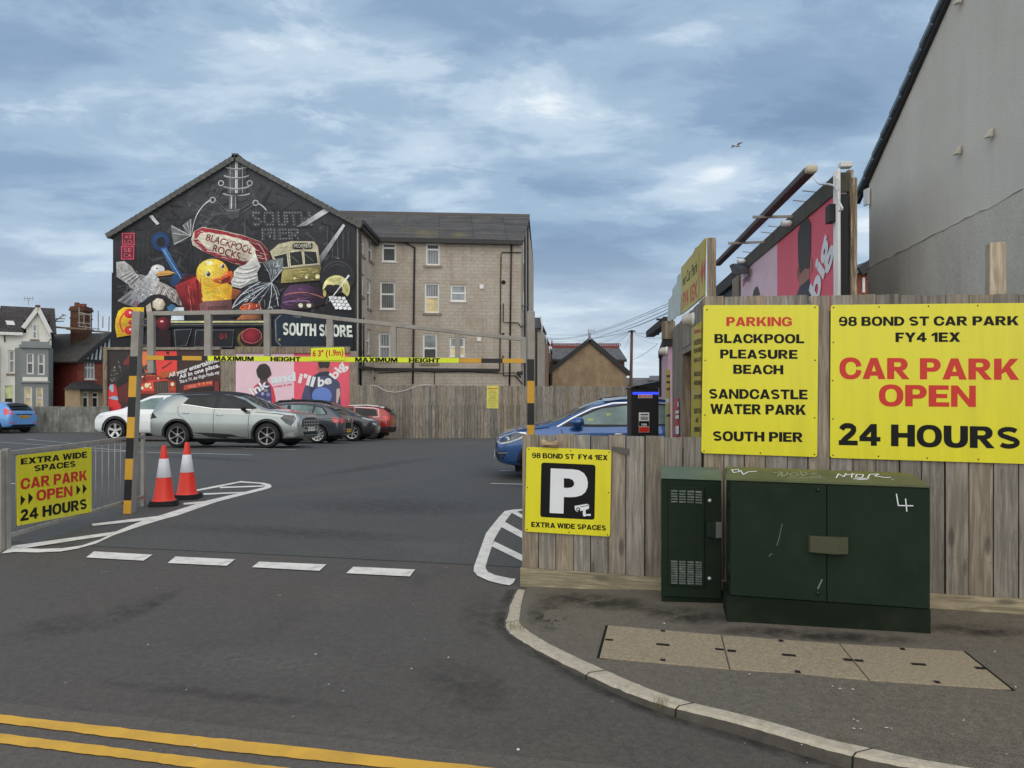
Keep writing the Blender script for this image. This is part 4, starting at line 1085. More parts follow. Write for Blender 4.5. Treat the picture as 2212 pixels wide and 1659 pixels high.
mb = MB(); mb.prism([P2(u, hb_[1] - .002, o) for u, o in ((um2, .0005), (um2, .045), (hb_[0], .02), (hb_[0], .0005))], Vector((0, 0, ha_[1] - hb_[1])), 0)
mb.build('lock_plate', mat['alloy'], small, bevel=.001)

# ================================================================ height barrier
YB = 10.2
z3 = conv(340, 1200, 1260, 2212); z4 = conv(1340, 800, 800, 1794); z5 = conv(1900, 1200, 800, 1896)
def aty(px, py, Y=YB): return at(px, py, Y)
def postbox(mb, xb0, xb1, yb, xt0, xt1, yt, Y, d, m=0):
    p = [at(xb0, yb, Y), at(xb1, yb, Y), at(xt0, yt, Y), at(xt1, yt, Y)]; D_ = Vector((0, d, 0))
    mb.hexa([p[0], p[1], p[1] + D_, p[0] + D_, p[2], p[3], p[3] + D_, p[2] + D_], m)
bp = thing('barrier_post', 'leaning steel gate post with ragged black and yellow bands beside the cones', 'post', aty(278, 1110))
mb = MB()
lx = lambda y: 266 + 19 * (1110 - y) / 438
postbox(mb, lx(1112), lx(1112) + 17, 1112, lx(672), lx(672) + 17, 672, YB, .13); mb.build('post_tube', mat['steel'], bp, bevel=.006)
yb = [(769.6, 812, 'black_paint'), (812, 857.5, 'ochre_paint'), (857.5, 901, 'black_paint'), (901, 946, 'ochre_paint'), (946, 991, 'black_paint'), (991, 1036, 'ochre_paint'), (1036, 1081, 'black_paint'), (1081, 1111, 'ochre_paint')]
for y0, y1, m_ in yb:
    mb = MB(); Y = YB - .002
    postbox(mb, lx(y1) - .2, lx(y1) + 16.2, y1, lx(y0) - .2, lx(y0) + 16.2, y0, Y - .0015, .004)
    mb.build('painted_band', mat[m_], bp)
mb = MB()
for y in (690, 703, 747, 757, 795, 808):
    c = aty(316, y, YB + .03); mb.box(c.x - .05, c.y - .03, c.z - .012, c.x + .09, c.y + .03, c.z + .012)
mb.build_each('hinge', M('rusty hinge steel', C(96, 84, 74), .7, dirt=.6, dirtcol=C(80, 52, 36)), bp, bevel=.004)
rpst = thing('barrier_post', 'upright steel gate post with black and yellow bands behind the low fence', 'post', at(1148, 1105, YB))
mb = MB(); postbox(mb, 1139, 1155.5, 1112, 1139, 1155.5, 672, YB, .13); mb.build('post_tube', mat['steel'], rpst, bevel=.006)
for y0, y1, m_ in ((776, 822.6, 'black_paint'), (822.6, 870.8, 'ochre_paint'), (870.8, 918, 'black_paint'), (918, 965, 'ochre_paint'), (965, 1010, 'black_paint'), (1010, 1056, 'ochre_paint'), (1056, 1100, 'black_paint')):
    mb = MB(); postbox(mb, 1138.9, 1154, y1, 1138.9, 1154, y0, YB - .0025, .004); mb.build('painted_band', mat[m_], rpst)
gate = thing('height_barrier', 'grey steel height barrier gate spanning the entrance with a striped lower bar', 'height barrier', at(320, 1105, YB + .03))
gate['category'] = 'barrier'
mb = MB(); YG = YB + .03; W_ = .075
def gbeam(x0, y0, x1, y1, px, Y=YG):
    mb.beam(at(x0, y0, Y), at(x1, y1, Y), W_, px / F * Y, up=(0, 0, 1))
def gpost(x0, x1, y0, y1):
    a, b = at(x0, y0, YG), at(x1, y1, YG); mb.box(a.x, YG - W_ / 2 + .002, b.z, b.x, YG + W_ / 2 - .002, a.z)
gpost(320, 334, 673, 806)
gbeam(334, 677.5, 615, 673.5, 9); mb.build('top_rail', mat['steel'], gate, bevel=.004)
mb = MB(); gbeam(614, 673.5, 735, 689, 9); gbeam(735, 689, 1130, 733, 8.5); mb.build('top_rail', mat['steel'], gate, bevel=.004)
for x0, x1, y0 in ((443, 457, 680), (571, 584, 678), (706, 720, 690), (844, 856, 705), (983, 994, 720), (1124, 1136, 728)):
    mb = MB(); gpost(x0, x1, y0, 772 + 4); mb.build('upright', mat['steel'], gate, bevel=.003)
yc = lambda x: 773 + (780 - 773) * (x - 318) / (1136 - 318)
mb = MB(); gbeam(318, yc(318), 1137, yc(1137), 9); bar = mb.build('lower_bar', mat['steel'], gate, bevel=.003)
for x0, x1, m_ in ((318, 357, 'ochre_paint'), (357, 396, 'black_paint'), (396, 438, 'ochre_paint'), (438, 451, 'black_paint'), (994, 1039.6, 'ochre_paint'), (1039.6, 1085.6, 'black_paint'), (1085.6, 1131, 'ochre_paint')):
    mb = MB(); mb.beam(at(x0, yc(x0), YG - .004), at(x1, yc(x1), YG - .004), W_, 9.2 / F * YG); mb.build('painted_band', mat[m_], bar)
mb = MB(); mb.beam(at(451, yc(451), YG - .006), at(992, yc(992), YG - .006), W_, 10.4 / F * YG)
GPl = Plane((-5, YG - .006 - W_ / 2), (1, YG - .006 - W_ / 2))
for t, x0, x1 in (('MAXIMUM', 462, 548), ('HEIGHT', 584, 649), ('MAXIMUM', 767, 858.6), ('HEIGHT', 883, 950)):
    mb.text(t, GPl.hit(x0, yc(x0) + 5, .003), GPl.hit(x1, yc(x1) + 5, .003), GPl.hit(x1, yc(x1) - 4.8, .003), GPl.hit(x0, yc(x0) - 4.8, .003), 1, .05)
mb.build('height_tape', [mat['fluo'], mat['letter_black']], bar)
HP = Plane((-5, YG - .052), (1, YG - .052))
mb = signboard('s', HP, [(672, 752), (744, 750), (745, 778), (672, 779.5)], 0, .006, r=.01)
zt_ = z3
mb.ptext('6 3" (1.9m)', HP, 1563, 314, 1777, 372, .0075, 1, .035, zf=z3, skew=(-8, -8))
tag(mb.build('height_limit_sign', [mat['fluo'], mat['letter_red']]), 'small fluorescent plate with red 6 3 (1.9m) hung on the barrier bar', 'sign')

# ================================================================ pedestrian railing and its sign
XR = -5.28
def onx(px, py, X=XR):
    Y = X * F / (px - CX); return at(px, py, Y)
rail = thing('guard_railing', 'grey steel guard railing with thin bars left of the entrance', 'railing', onx(20, 1194))
a0, a1 = onx(9.5, 968), onx(311, 944)
tz = (a0.z + a1.z) / 2; y0, y1 = onx(14, 1190).y, onx(309, 1097).y
rp0 = MB(); rp0.box(XR - .03, y0 - .03, -.02, XR + .03, y0 + .03, tz + .03); rp0.build('railing_post', mat['steel'], rail, bevel=.005)
rp0 = MB(); rp0.box(XR - .03, y0 - .13, -.02, XR + .03, y0 - .07, tz + .02); rp0.build('railing_post', mat['steel'], rail, bevel=.005)
rp0 = MB(); rp0.box(XR - .025, y1 - .025, -.02, XR + .025, y1 + .025, tz + .02); rp0.build('railing_post', mat['steel'], rail, bevel=.005)
for z, h in ((tz, .045), (.16, .04)):
    mb = MB(); mb.box(XR - .02, y0 + .03, z - h, XR + .02, y1 - .025, z); mb.build('rail', mat['steel'], rail, bevel=.004)
NBAR = 19
for k in range(1, NBAR):
    mb = MB(); y = y0 + (y1 - y0) * k / NBAR; mb.tube([(XR, y, .15), (XR, y, tz - .04)], .0075, 6); mb.build('railing_bar', mat['steel'], rail, smooth=True)
RPl = Plane((XR + .022, 3), (XR + .022, 12))
mb = signboard('s', RPl, [(125, 390), (718, 322), (718, 836), (129, 946)], .006, .012, r=.015, z=z7)
def rt(t, q, m_, b=.03):                     # bl, br, tr, tl in the zoomed measure
    q = [RPl.hit(*z7(*p), .0135) for p in q]; mb.text(t, *q, m_, b)
rt('EXTRA WIDE', [(165, 462), (690, 405), (690, 357), (165, 414)], 1)
rt('SPACES', [(272, 517), (598, 478), (598, 430), (272, 468)], 1)
rt('CAR PARK', [(163, 662), (690, 585), (690, 503), (163, 572)], 2)
rt('OPEN', [(289, 752), (574, 712), (574, 626), (289, 664)], 2)
rt('24 HOURS', [(162, 913), (687, 812), (687, 728), (162, 818)], 1)
for q in ([(164, 705), (202, 736), (164, 790)], [(225, 685), (264, 722), (225, 778)], [(606, 622), (638, 660), (606, 705)], [(656, 614), (688, 650), (656, 697)]):
    mb.poly([RPl.hit(*z7(*p), .0135) for p in q], 1)
screws(mb, RPl, [(150, 400), (345, 378), (690, 335), (160, 935), (515, 860), (690, 830)], .0135, z7, 1)
tag(mb.build('railing_sign', SM), 'yellow EXTRA WIDE SPACES sign with black arrows fixed to the railing', 'sign')

# ================================================================ traffic cones
def cone(px, pbot, lab, h, rz):
    p = gp(px, pbot); t = thing('traffic_cone', lab, 'traffic cone', (p.x, p.y, .005), rz, 'traffic cones by the barrier post'); t.scale = (.88, .88, 1)
    mb = MB(); w = .225
    oct_ = [(w, -w + .07), (w, w - .07), (w - .07, w), (-w + .07, w), (-w, w - .07), (-w, -w + .07), (-w + .07, -w), (w - .07, -w)]
    mb.prism([(x, y, .0) for x, y in oct_], (0, 0, .035)); mb.prism([(x * .93, y * .93, .035) for x, y in oct_], (0, 0, .035))
    mb.build('cone_base', mat['rubber'], t, local=True, bevel=.006)
    R_ = lambda z: .168 - (.168 - .034) * (z - .07) / (h - .07)
    mb = MB(); s1, s2 = .07 + (h - .07) * .42, .07 + (h - .07) * .76
    prof = [(.188, .07), (.172, .085), (R_(.1), .1), (R_(s1), s1), (R_(s2), s2), (R_(h - .05), h - .05), (R_(h) + .006, h - .045), (R_(h) + .006, h - .02), (R_(h), h - .012), (.02, h), (0, h)]
    mb.lathe(prof, (0, 0, 0), 'z', 32); mb.build('cone_body', mat['red_cone'], t, local=True, smooth=True)
    mb = MB(); mb.lathe([(R_(s1) + .001, s1), (R_(s1) + .004, s1 + .003), (R_(s2) + .004, s2 - .003), (R_(s2) + .001, s2)], (0, 0, 0), 'z', 32); mb.build('reflective_sleeve', mat['cone_white'], t, local=True, smooth=True)
cone(354, 1091.5, 'red and white traffic cone nearer the railing, on its black base', .86, .35)
cone(404, 1077, 'red and white traffic cone standing behind the other, farther along the hatching', .86, .1)
# ================================================================ kiosk of boards behind the fence
KC = FP.hit(1519, 900, -.05)
KF = Vector((1.975, 9.35, 0))
KP = Plane((KC.x, KC.y), (KF.x, KF.y)); KL = (Vector((KF.x, KF.y)) - Vector((KC.x, KC.y))).length
zk1 = conv(2600, 1180, 260, 770)
kt = KP.uv(*zk1(478, 3))[1]
kiosk = thing('wooden_kiosk', 'board kiosk with a brown door behind the tall fence', 'kiosk', (KC.x, KC.y, 0))
d0, d1 = KP.uv(*zk1(248, 700))[0], KP.uv(*zk1(372, 700))[0]; dz = KP.uv(*zk1(300, 545))[1]
d0, d1 = max(d0, d1), min(d0, d1)
mb = MB()
planks(mb, KP, .02, d1, lambda u: 0.02, lambda u: kt, w=.13); planks(mb, KP, d0, KL, lambda u: 0.02, lambda u: kt, w=.13)
planks(mb, KP, d1, d0, lambda u: dz, lambda u: kt, w=.13)
mb.build('wall_boards', mat['fence'], kiosk)
mb = MB(); mb.pbox(KP, d1 + .004, .02, d0 - .05, dz - .03, -.12, -.085); dr = mb.build('door', wood('brown door boards', C(92, 78, 64), C(120, 102, 84), island=.2), kiosk)
mb = MB(); mb.pbox(KP, d0 - .06, .02, d0 - .003, dz - .003, -.12, -.002); mb.pbox(KP, d1 + .003, dz - .06, d0 - .062, dz - .003, -.118, -.004); mb.build('door_frame', mat['post_wood'], kiosk)
mb = MB(); Q = KP.pt
mb.hexa([Q(-.0, kt - .05, -.03), Q(KL, kt - .05, -.03), Q(KL + .3, kt - .25, -1.4), Q(.3, kt - .25, -1.4), Q(0, kt - .02, -.03), Q(KL, kt - .02, -.03), Q(KL + .3, kt - .2, -1.4), Q(.3, kt - .2, -1.4)])
mb.pbox(KP, KL - .02, .02, KL - .001, kt - .3, -1.4, -.03); mb.build('roof', mat['trim'], kiosk)
mb = MB(); b0 = KP.uv(*zk1(90, 350)); mb.pbox(KP, KL - .05, kt - .12, KL + .18, kt + .1, -.03, .12); mb.build('roof_bracket', mat['post_wood'], kiosk, bevel=.004)
# board sign and plastic sheet above, on their post
zu = conv(2600, 880, 300, 1382)
pp = FP.uv(*zu(845, 232)); pq = FP.uv(*zu(1003, 232))
post = MB(); post.pbox(FP, pp[0], kt - .6, pq[0] , pp[1], -.2, -.06)
tag(post.build('sign_post', mat['post_wood'], bevel=.004), 'square grey timber post holding up the faded yellow board', 'post')
SP = Plane((KC.x + .035, KC.y + .02), (KF.x + .035, KF.y + .02))
mb = MB(); out = [(838, 262), (700, 420), (655, 442), (640, 490), (600, 560), (420, 775), (398, 790), (400, 1650), (520, 1560), (820, 1305), (822, 900)]
P_ = [SP.uv(*zu(*p)) for p in out]
mb.prism([SP.pt(a, b, .0) for a, b in P_], SP.n * .012)
def st_(t, q, m_, b=.012): mb.text(t, *[SP.hit(*zu(*p), .0135) for p in q], m_, b)
st_('eet Car Park', [(405, 1140), (670, 880), (672, 640), (405, 950)], 1, 0)
st_('FY4 1EX', [(405, 1560), (668, 1335), (668, 1020), (405, 1270)], 2, .025)
for q in ([(768, 640), (724, 915), (755, 1130), (770, 900)], [(815, 600), (776, 850), (812, 1080), (820, 860)]): mb.poly([SP.hit(*zu(*p), .0135) for p in q], 2)
mb.poly([SP.hit(*zu(*p), .0132) for p in ((697, 540), (701, 540), (701, 1400), (697, 1400))], 1)
tag(mb.build('kiosk_board_sign', [mat['old_yellow'], mat['letter_black'], mat['letter_red']]), 'faded yellow Car Park board with red arrows above the kiosk', 'sign')
mb = MB(); out = [(394, 850), (330, 960), (175, 1380), (152, 1440), (150, 1659), (150, 1800), (200, 1770), (300, 1690), (396, 1640)]
P_ = [SP.uv(*zu(*p)) for p in out]; vs_, fs_ = fill2d(P_, .12); rs = random.Random(8)
front = [SP.pt(a, b, .004 + .012 * math.sin(a * 9 + b * 5)) for a, b in vs_]; nV = len(vs_)
mb.add(front + [p - SP.n * .006 for p in front], fs_ + [tuple(nV + i for i in f[::-1]) for f in fs_])
tag(mb.build('plastic_sheet', M('cloudy plastic sheet', C(196, 214, 210), .35, var=.15, scale=5), smooth=True), 'pale cloudy plastic sheet fixed beside the faded yellow board', 'sheet')
# two bulkhead lamps
for q, lab, sc_ in (((405, 230), 'white round wall lamp on the kiosk just left of the tall yellow parking sign', 1.0), ((88, 602), 'white round wall lamp at the far corner of the kiosk', 1.0)):
    u, z = KP.uv(*zk1(*q)); lp = thing('wall_lamp', lab, 'lamp', KP.pt(u, z - .1), 0, 'white wall lamps on the kiosk')
    for nm, prof, m_ in (('lamp_base', [(0, 0), (.115, 0), (.115, .035), (.1, .05)], 'upvc'), ('lamp_cover', [(.1, .035), (.1, .1), (.085, .16), (.05, .2), (0, .21)], 'lampw')):
        mb = MB(); mb.lathe(prof, (0, 0, 0), 'y', 24); c0 = KP.pt(u, z)
        mb.v = [c0 + KP.u * p.x * .55 + Vector((0, 0, p.z * .55)) + KP.n * (p.y * .55 + .004) for p in mb.v]
        if 'lampw' not in mat: mat['lampw'] = M('opal lamp cover', C(196, 190, 180), .4, var=.06)
        mb.build(nm, mat[m_], lp, smooth=True, bevel=0)
# narrow signs along the kiosk wall
def wall_sign(name, lab, corners, mats, texts, zf=zk1, off=.012, bands=()):
    q = [KP.uv(*zf(*c)) for c in corners]; mb = MB()
    mb.prism([KP.pt(a, b, .004) for a, b in q], KP.n * (off - .004))
    for t, bl, br, tr, tl, m_ in texts: mb.text(t, *[KP.hit(*zf(*p), off + .0015) for p in (bl, br, tr, tl)], m_, .02)
    for pts, m_ in bands: mb.poly([KP.hit(*zf(*p), off + .001) for p in pts], m_)
    tag(mb.build(name, mats), lab, 'sign')
rows = [('PARKING', 400, 355, 2), ('BLACKPOOL', 535, 470, 1), ('PLEASURE', 625, 570, 1), ('BEACH', 735, 685, 1), ('SANDCASTLE', 895, 840, 1), ('WATER PARK', 1000, 945, 1), ('SOUTH PIER', 1160, 1110, 1), ('SHORT STAY', 1330, 1270, 1), ('AND', 1435, 1380, 1), ('OVERNIGHT', 1545, 1485, 1)]
wall_sign('kiosk_parking_sign', 'tall narrow yellow parking sign on the kiosk wall by the door', [(380, 330), (492, 255), (470, 1650), (372, 1650)], [mat['old_yellow'], mat['letter_black'], mat['letter_red']],
          [(t, (392 if len(t) > 4 else 412, b), (474 if len(t) > 4 else 440, b - 6 - 14 * (b < 800)), (476 if len(t) > 4 else 441, a - 6 - 14 * (a < 800)), (392 if len(t) > 4 else 412, a)) + (m_,) for t, b, a, m_ in rows])
wall_sign('kiosk_side_sign', 'thin yellow tariff sign at the far end of the kiosk wall', [(68, 830), (118, 812), (124, 1650), (70, 1650)], [mat['old_yellow'], mat['letter_black'], mat['plate_white']], [],
          bands=[([(72, y), (114, y - 4), (114, y + 24), (72, y + 28)], 1) for y in (880, 950, 1030)] + [([(68, 1160), (118, 1152), (118, 1195), (68, 1205)], 2), ([(72, 1340), (118, 1330), (118, 1360), (72, 1370)], 1)])
wall_sign('payment_sign', 'red payment instruction sign with white panels on the kiosk wall', [(170, 1155), (218, 1145), (222, 1640), (174, 1640)], [M('red notice', C(192, 48, 52), .3), mat['plate_white'], mat['letter_black']], [],
          bands=[([(176, 1295), (216, 1290), (216, 1325), (176, 1330)], 1), ([(176, 1350), (216, 1346), (216, 1385), (176, 1388)], 1), ([(178, 1475), (216, 1470), (216, 1565), (178, 1570)], 1), ([(198, 1190), (212, 1188), (212, 1250), (198, 1252)], 1)])

# ================================================================ ticket machine
YT = 9.4
tm = thing('ticket_machine', 'black ticket machine with sloping top and blue light strip', 'ticket machine', at(1393, 1130, YT))
x0, x1 = at(1363, 900, YT).x, at(1423, 900, YT).x; zt = at(0, 838, YT).z
mb = MB(); mb.box(x0, YT, .0, x1, YT + .32, zt); mb.build('machine_body', mat['black_paint'], tm, bevel=.008)
mb = MB(); zr = at(0, 822.6, YT).z; zl_ = at(0, 841, YT).z; zp = at(0, 823, YT).z
zA, zB_ = at(0, 841.5, YT).z, at(0, 823, YT).z
mb.prism([(x0 - .01, YT - .02, zt + .002), (x1 + .008, YT - .02, zt + .002), (x1 + .008, YT - .02, at(0, 822.5, YT).z), (x0 - .01, YT - .02, at(0, 841.5, YT).z + .008)], (0, .36, 0))
hood = mb.build('machine_hood', mat['black_paint'], tm, bevel=.004)
mb = MB(); ze = at(0, 849, YT).z; mb.box(x0 + .02, YT - .0045, ze - .018, x1 - .004, YT - .002, ze + .012)
mb.build('light_strip', emit('blue lamp strip', (.03, .06, 1.0), 1.1), tm)
zT = z5
TP = Plane((x0, YT - .001), (x1, YT - .001))
mb = MB(); mb.flat(TP, [(1452, 838), (1582, 838), (1582, 870), (1452, 870)], .003, 0, zf=zT)
mb.flat(TP, [(1458, 842), (1576, 842), (1576, 866), (1458, 866)], .004, 1, zf=zT)
mb.ptext('CARDS ACCEPTED', TP, 1466, 845, 1570, 853, .005, 0, .02, zf=zT); mb.ptext('AT MACHINE', TP, 1474, 856, 1560, 864, .005, 0, .02, zf=zT)
mb.build('red_sticker', [mat['plate_white'], mat['letter_red']], tm)
mb = MB(); mb.flat(TP, [(1458, 1005), (1555, 1005), (1555, 1190), (1458, 1190)], .003, 0, zf=zT)
mb.flat(TP, [(1460, 1085), (1553, 1085), (1553, 1135), (1460, 1135)], .004, 1, zf=zT)
mb.flat(TP, [(1460, 1140), (1553, 1140), (1553, 1188), (1460, 1188)], .004, 2, zf=zT)
mb.ptext('1130', TP, 1480, 1108, 1534, 1130, .005, 0, .03, zf=zT)
for y in (1020, 1045, 1056, 1068): mb.flat(TP, [(1474, y), (1545, y), (1545, y + (10 if y == 1020 else 6)), (1474, y + (10 if y == 1020 else 6))], .004, 1, zf=zT)
mb.build('tariff_card', [mat['plate_white'], mat['letter_black'], mat['letter_red']], tm)

# ================================================================ posters
def poster_kids(mb, pl, u0, z0, W, Hh, off, vmin=0.0):
    """pink and red advertisement with two children seen from behind; (x, y) in a 1243 x 621 frame"""
    def Pt(x, y, o): return pl.pt(u0 + W * (x - 797) / 1243, z0 + Hh * (1 - (y - 30) / 621), off + o)
    def shape(pts, col, o, step=None):
        vs, fs = fill2d(pts); mb.add([Pt(x, y, o) for x, y in vs], fs, 0, col)
    def ell(cx, cy, rx, ry, col, o, n=24): shape([(cx + rx * math.cos(6.2832 * i / n), cy + ry * math.sin(6.2832 * i / n)) for i in range(n)], col, o)
    def word(t, q, col, o, b=.035): mb.text(t, *[Pt(x, y, o) for x, y in q], 0, b, col=col)
    pink, red, navy, white = C(222, 184, 194, 1.25), C(222, 84, 102, 1.25), C(58, 60, 100, 1.2), C(228, 230, 236, 1.2)
    s = .002
    shape([(797, 30), (2040, 30), (2040, 651), (797, 651)], pink, 0)
    shape([(1432, 30), (2040, 30), (2040, 651), (1432, 651)], red, s)
    # younger child
    shape([(950, 640), (965, 470), (1000, 390), (1050, 345), (1160, 345), (1205, 400), (1230, 510), (1235, 651), (955, 651)], C(206, 52, 64, 1.2), 2 * s)
    shape([(1005, 651), (1010, 480), (1040, 370), (1080, 345), (1150, 350), (1180, 400), (1190, 520), (1190, 651)], navy, 3 * s)
    ell(1150, 480, 22, 22, C(120, 130, 190), 4 * s, 10); ell(1090, 470, 18, 20, C(170, 170, 200), 4 * s, 9); ell(1125, 435, 26, 16, C(150, 150, 130), 4 * s, 9); ell(1070, 530, 26, 18, C(80, 90, 170), 4 * s, 9); ell(1160, 560, 20, 14, C(170, 170, 200), 4 * s, 9)
    shape([(1065, 290), (1140, 290), (1150, 352), (1100, 366), (1060, 350)], C(92, 62, 52), 4 * s)
    ell(1178, 255, 10, 24, C(110, 74, 62), 4 * s, 10)
    n = 34; rr = random.Random(9)
    shape([(1101 + (78 + rr.uniform(-3, 5)) * math.cos(6.2832 * i / n), 232 + (90 + rr.uniform(-4, 4)) * math.sin(6.2832 * i / n)) for i in range(n)], C(48, 42, 40), 5 * s)
    # older child
    shape([(1503, 600), (1520, 490), (1550, 390), (1600, 300), (1690, 245), (1815, 245), (1870, 290), (1925, 345), (1940, 420), (1935, 500), (1950, 651), (1500, 651)], C(70, 76, 108, 1.1), 2 * s)
    shape([(1640, 651), (1600, 430), (1620, 310), (1680, 270), (1660, 400), (1670, 651)], C(52, 56, 84), 3 * s)
    shape([(1895, 420), (1928, 410), (1935, 470), (1905, 580), (1885, 651), (1870, 651), (1890, 560)], C(206, 190, 178), 3 * s)
    ell(1735, 490, 108, 92, C(98, 128, 196, 1.15), 4 * s); ell(1735, 600, 100, 60, C(84, 112, 186), 3.5 * s)
    shape([(1700, 180), (1812, 180), (1808, 232), (1770, 252), (1720, 250), (1700, 235)], C(168, 112, 96), 3 * s)
    shape([(1705, 236), (1808, 226), (1850, 300), (1790, 280), (1730, 280), (1640, 300)], C(46, 48, 70), 4 * s)
    shape([(1690, 60), (1720, 38), (1790, 36), (1825, 62), (1822, 150), (1806, 196), (1760, 186), (1712, 196), (1694, 150)], C(44, 40, 40), 5 * s)
    ell(1828, 190, 10, 24, C(176, 118, 100), 4 * s, 10); ell(1688, 190, 9, 22, C(160, 106, 90), 4 * s, 10)
    word('ink', [(985, 495), (1168, 385), (1120, 312), (932, 415)], white, 7 * s); word('and', [(1185, 358), (1452, 332), (1445, 232), (1182, 268)], C(206, 222, 232, 1.2), 7 * s)
    word('invest in me', [(1215, 406), (1410, 379), (1405, 352), (1212, 380)], C(200, 60, 84, 1.2), 7 * s, .01)
    word("i'll", [(1472, 350), (1640, 398), (1672, 285), (1500, 238)], white, 7 * s); word('be', [(1690, 402), (1848, 358), (1826, 268), (1692, 290)], white, 7 * s)
    word('big', [(1905, 335), (2040, 185), (1930, 108), (1808, 262)], white, 7 * s)
    word('go', [(850, 105), (890, 105), (890, 72), (850, 72)], C(200, 50, 74), 7 * s, .02); word('henry', [(892, 105), (1000, 105), (1000, 60), (892, 60)], C(70, 62, 74), 7 * s, .02)

# ================================================================ advertising hoarding behind the fence on the right
BT = 4.6
zr = conv(2500, 600, 1000, 2212)
nA, nB = at(1813, 371, (BT - H) * F / 469), at(1613, 555, (BT - H) * F / 285)
BP = Plane((nB.x, nB.y), (nA.x, nA.y))
bb = thing('roadside_billboard', 'pink and red advertising hoarding on timber posts behind the tall fence', 'billboard', BP.pt(0, .0))
uw = BP.uv(1808, 500)[0]; ul_ = BP.uv(1601, 620)[0]
ptop = BP.uv(1804, 416)[1]
mb = MB(); mb.pbox(BP, ul_ - .25, .9, uw + .1, BT - .3, -.12, -.0); mb.build('backing_panel', mat['trim'], bb)
mb = MB(); poster_kids(mb, BP, ul_, ptop - 3.15, uw - ul_, 3.15, .006); mb.build('poster', mat['poster'], bb)
mb = MB(); mb.pbox(BP, ul_ - .15, BT - .27, uw + .08, BT, -.16, .03); mb.build('top_rail', M('lichen grey rail', C(92, 90, 80), .9, var=.3, scale=4, dirt=.5), bb, bevel=.01)
mb = MB(); mb.pbox(BP, uw + .02, .5, uw + .09, BT - .28, -.1, .02); mb.build('side_trim', mat['steel'], bb)
tm_ = wood('rotten timber post', C(130, 118, 102), C(220, 208, 186), island=.1)
for xa, xb, yt_ in ((1826, 1841, 379), (1838, 1849, 392)):
    ua, ub = [(BP.hit(q_, 500, -.2) - BP.P).dot(BP.u) for q_ in (xa, xb)]; zz_ = BP.hit(xa, yt_, -.2).z
    mb = MB(); mb.pbox(BP, ua, 0, ub, zz_, -.22, -.14); mb.build('timber_post', tm_, bb, bevel=.012)
mb = MB()
for j, xx in enumerate((1814, 1818.5, 1823)):
    u = BP.uv(xx, 500)[0]; mb.tube([BP.pt(u, .2, .06), BP.pt(u, BT - 1.5, .06), BP.pt(u + .02, BT - .02, .07)], .022, 6)
mb.build_each('cable_conduit', mat['upvc'], bb, smooth=True)
mb = MB(); u = BP.uv(1815, 560)[0]; zz_ = BP.uv(1815, 462)[1]; mb.pbox(BP, u - .09, zz_ - .12, u + .09, zz_ + .12, .075, .17); mb.build('junction_box', mat['black_paint'], bb, bevel=.01)
mb = MB(); u = BP.uv(1821, 365)[0]; mb.pbox(BP, u - .05, BT, u + .08, BT + .07, -.1, .05); mb.build('post_cap', mat['upvc'], bb, bevel=.01)
mb = MB()
def swag(pts): mb.tube(smoothpts(dense([BP.hit(*zr(*p), .1) for p in pts])), .014, 6)
swag([(1548, 178), (1570, 240), (1610, 280), (1680, 275), (1740, 290), (1765, 330), (1760, 400), (1800, 470), (1812, 495), (1780, 508)]); swag([(1745, 200), (1765, 230), (1762, 300), (1780, 430)])
mb.build_each('loose_cable', mat['upvc'], bb, smooth=True)
tr0, tr1 = at(1749, 369, (BT - H) * F / 471), at(1550, 570, (BT - H) * F / 270)
mb = MB(); mb.beam(tr0, tr1, .14, .1); tr = mb.build('light_trough', M('brown grey trough', C(84, 72, 70), .6, dirt=.4), bb, bevel=.02)
mb = MB(); dd = (tr0 - tr1).normalized(); mb.beam(tr0, tr0 + dd * .14, .15, .11); mb.build('trough_end_cap', M('cream end cap', C(210, 196, 170), .6), tr, bevel=.04)
mb = MB()
for (xa, ya), (xb, yb_) in (((1626, 461), (1716, 460)), ((1573, 519), (1652, 516))):
    Ya = (BT - H) * F / (840 - yb_); mb.beam(at(xa, ya, Ya) + Vector((0, 0, -.06)), at(xb, yb_, Ya) + Vector((0, 0, -.06)), .03, .045)
mb.build_each('trough_arm', mat['steel'], bb, bevel=.004)
mb = MB()
for xx, yy_ in ((1330, 620), (935, 950)):
    p = BP.hit(*zr(xx, yy_), .12); mb.lathe([(0, -.1), (.05, -.1), (.055, .03), (.03, .07), (0, .07)], p, 'x', 12)
mb.build_each('bulkhead_light', mat['upvc'], bb, smooth=True)
mb = MB(); rs = random.Random(3)
for xx, yy_, dx, dy in ((1590, 335, -55, 28), (1505, 418, -55, 22), (1268, 640, -58, 2), (1200, 692, -48, -8), (1030, 862, -38, -38), (975, 912, -46, 2)):
    p_ = BP.hit(*zr(xx, yy_ + 12), -.02); mb.tube([p_, p_ - BP.n * -.22 + Vector((0, 0, .03))], .009, 5)
mb.build_each('bird_spike', mat['steel'], bb)
mb = MB(); q = [BP.hit(*zr(*p), .3) for p in ((820, 985), (850, 968), (898, 1005), (905, 1060), (850, 1062))]; mb.prism(q, BP.n * -.22)
mb.beam(BP.hit(*zr(860, 1055), .25), BP.hit(*zr(925, 1030), .02), .05, .05); mb.build('floodlight', mat['black_paint'], bb, bevel=.01)
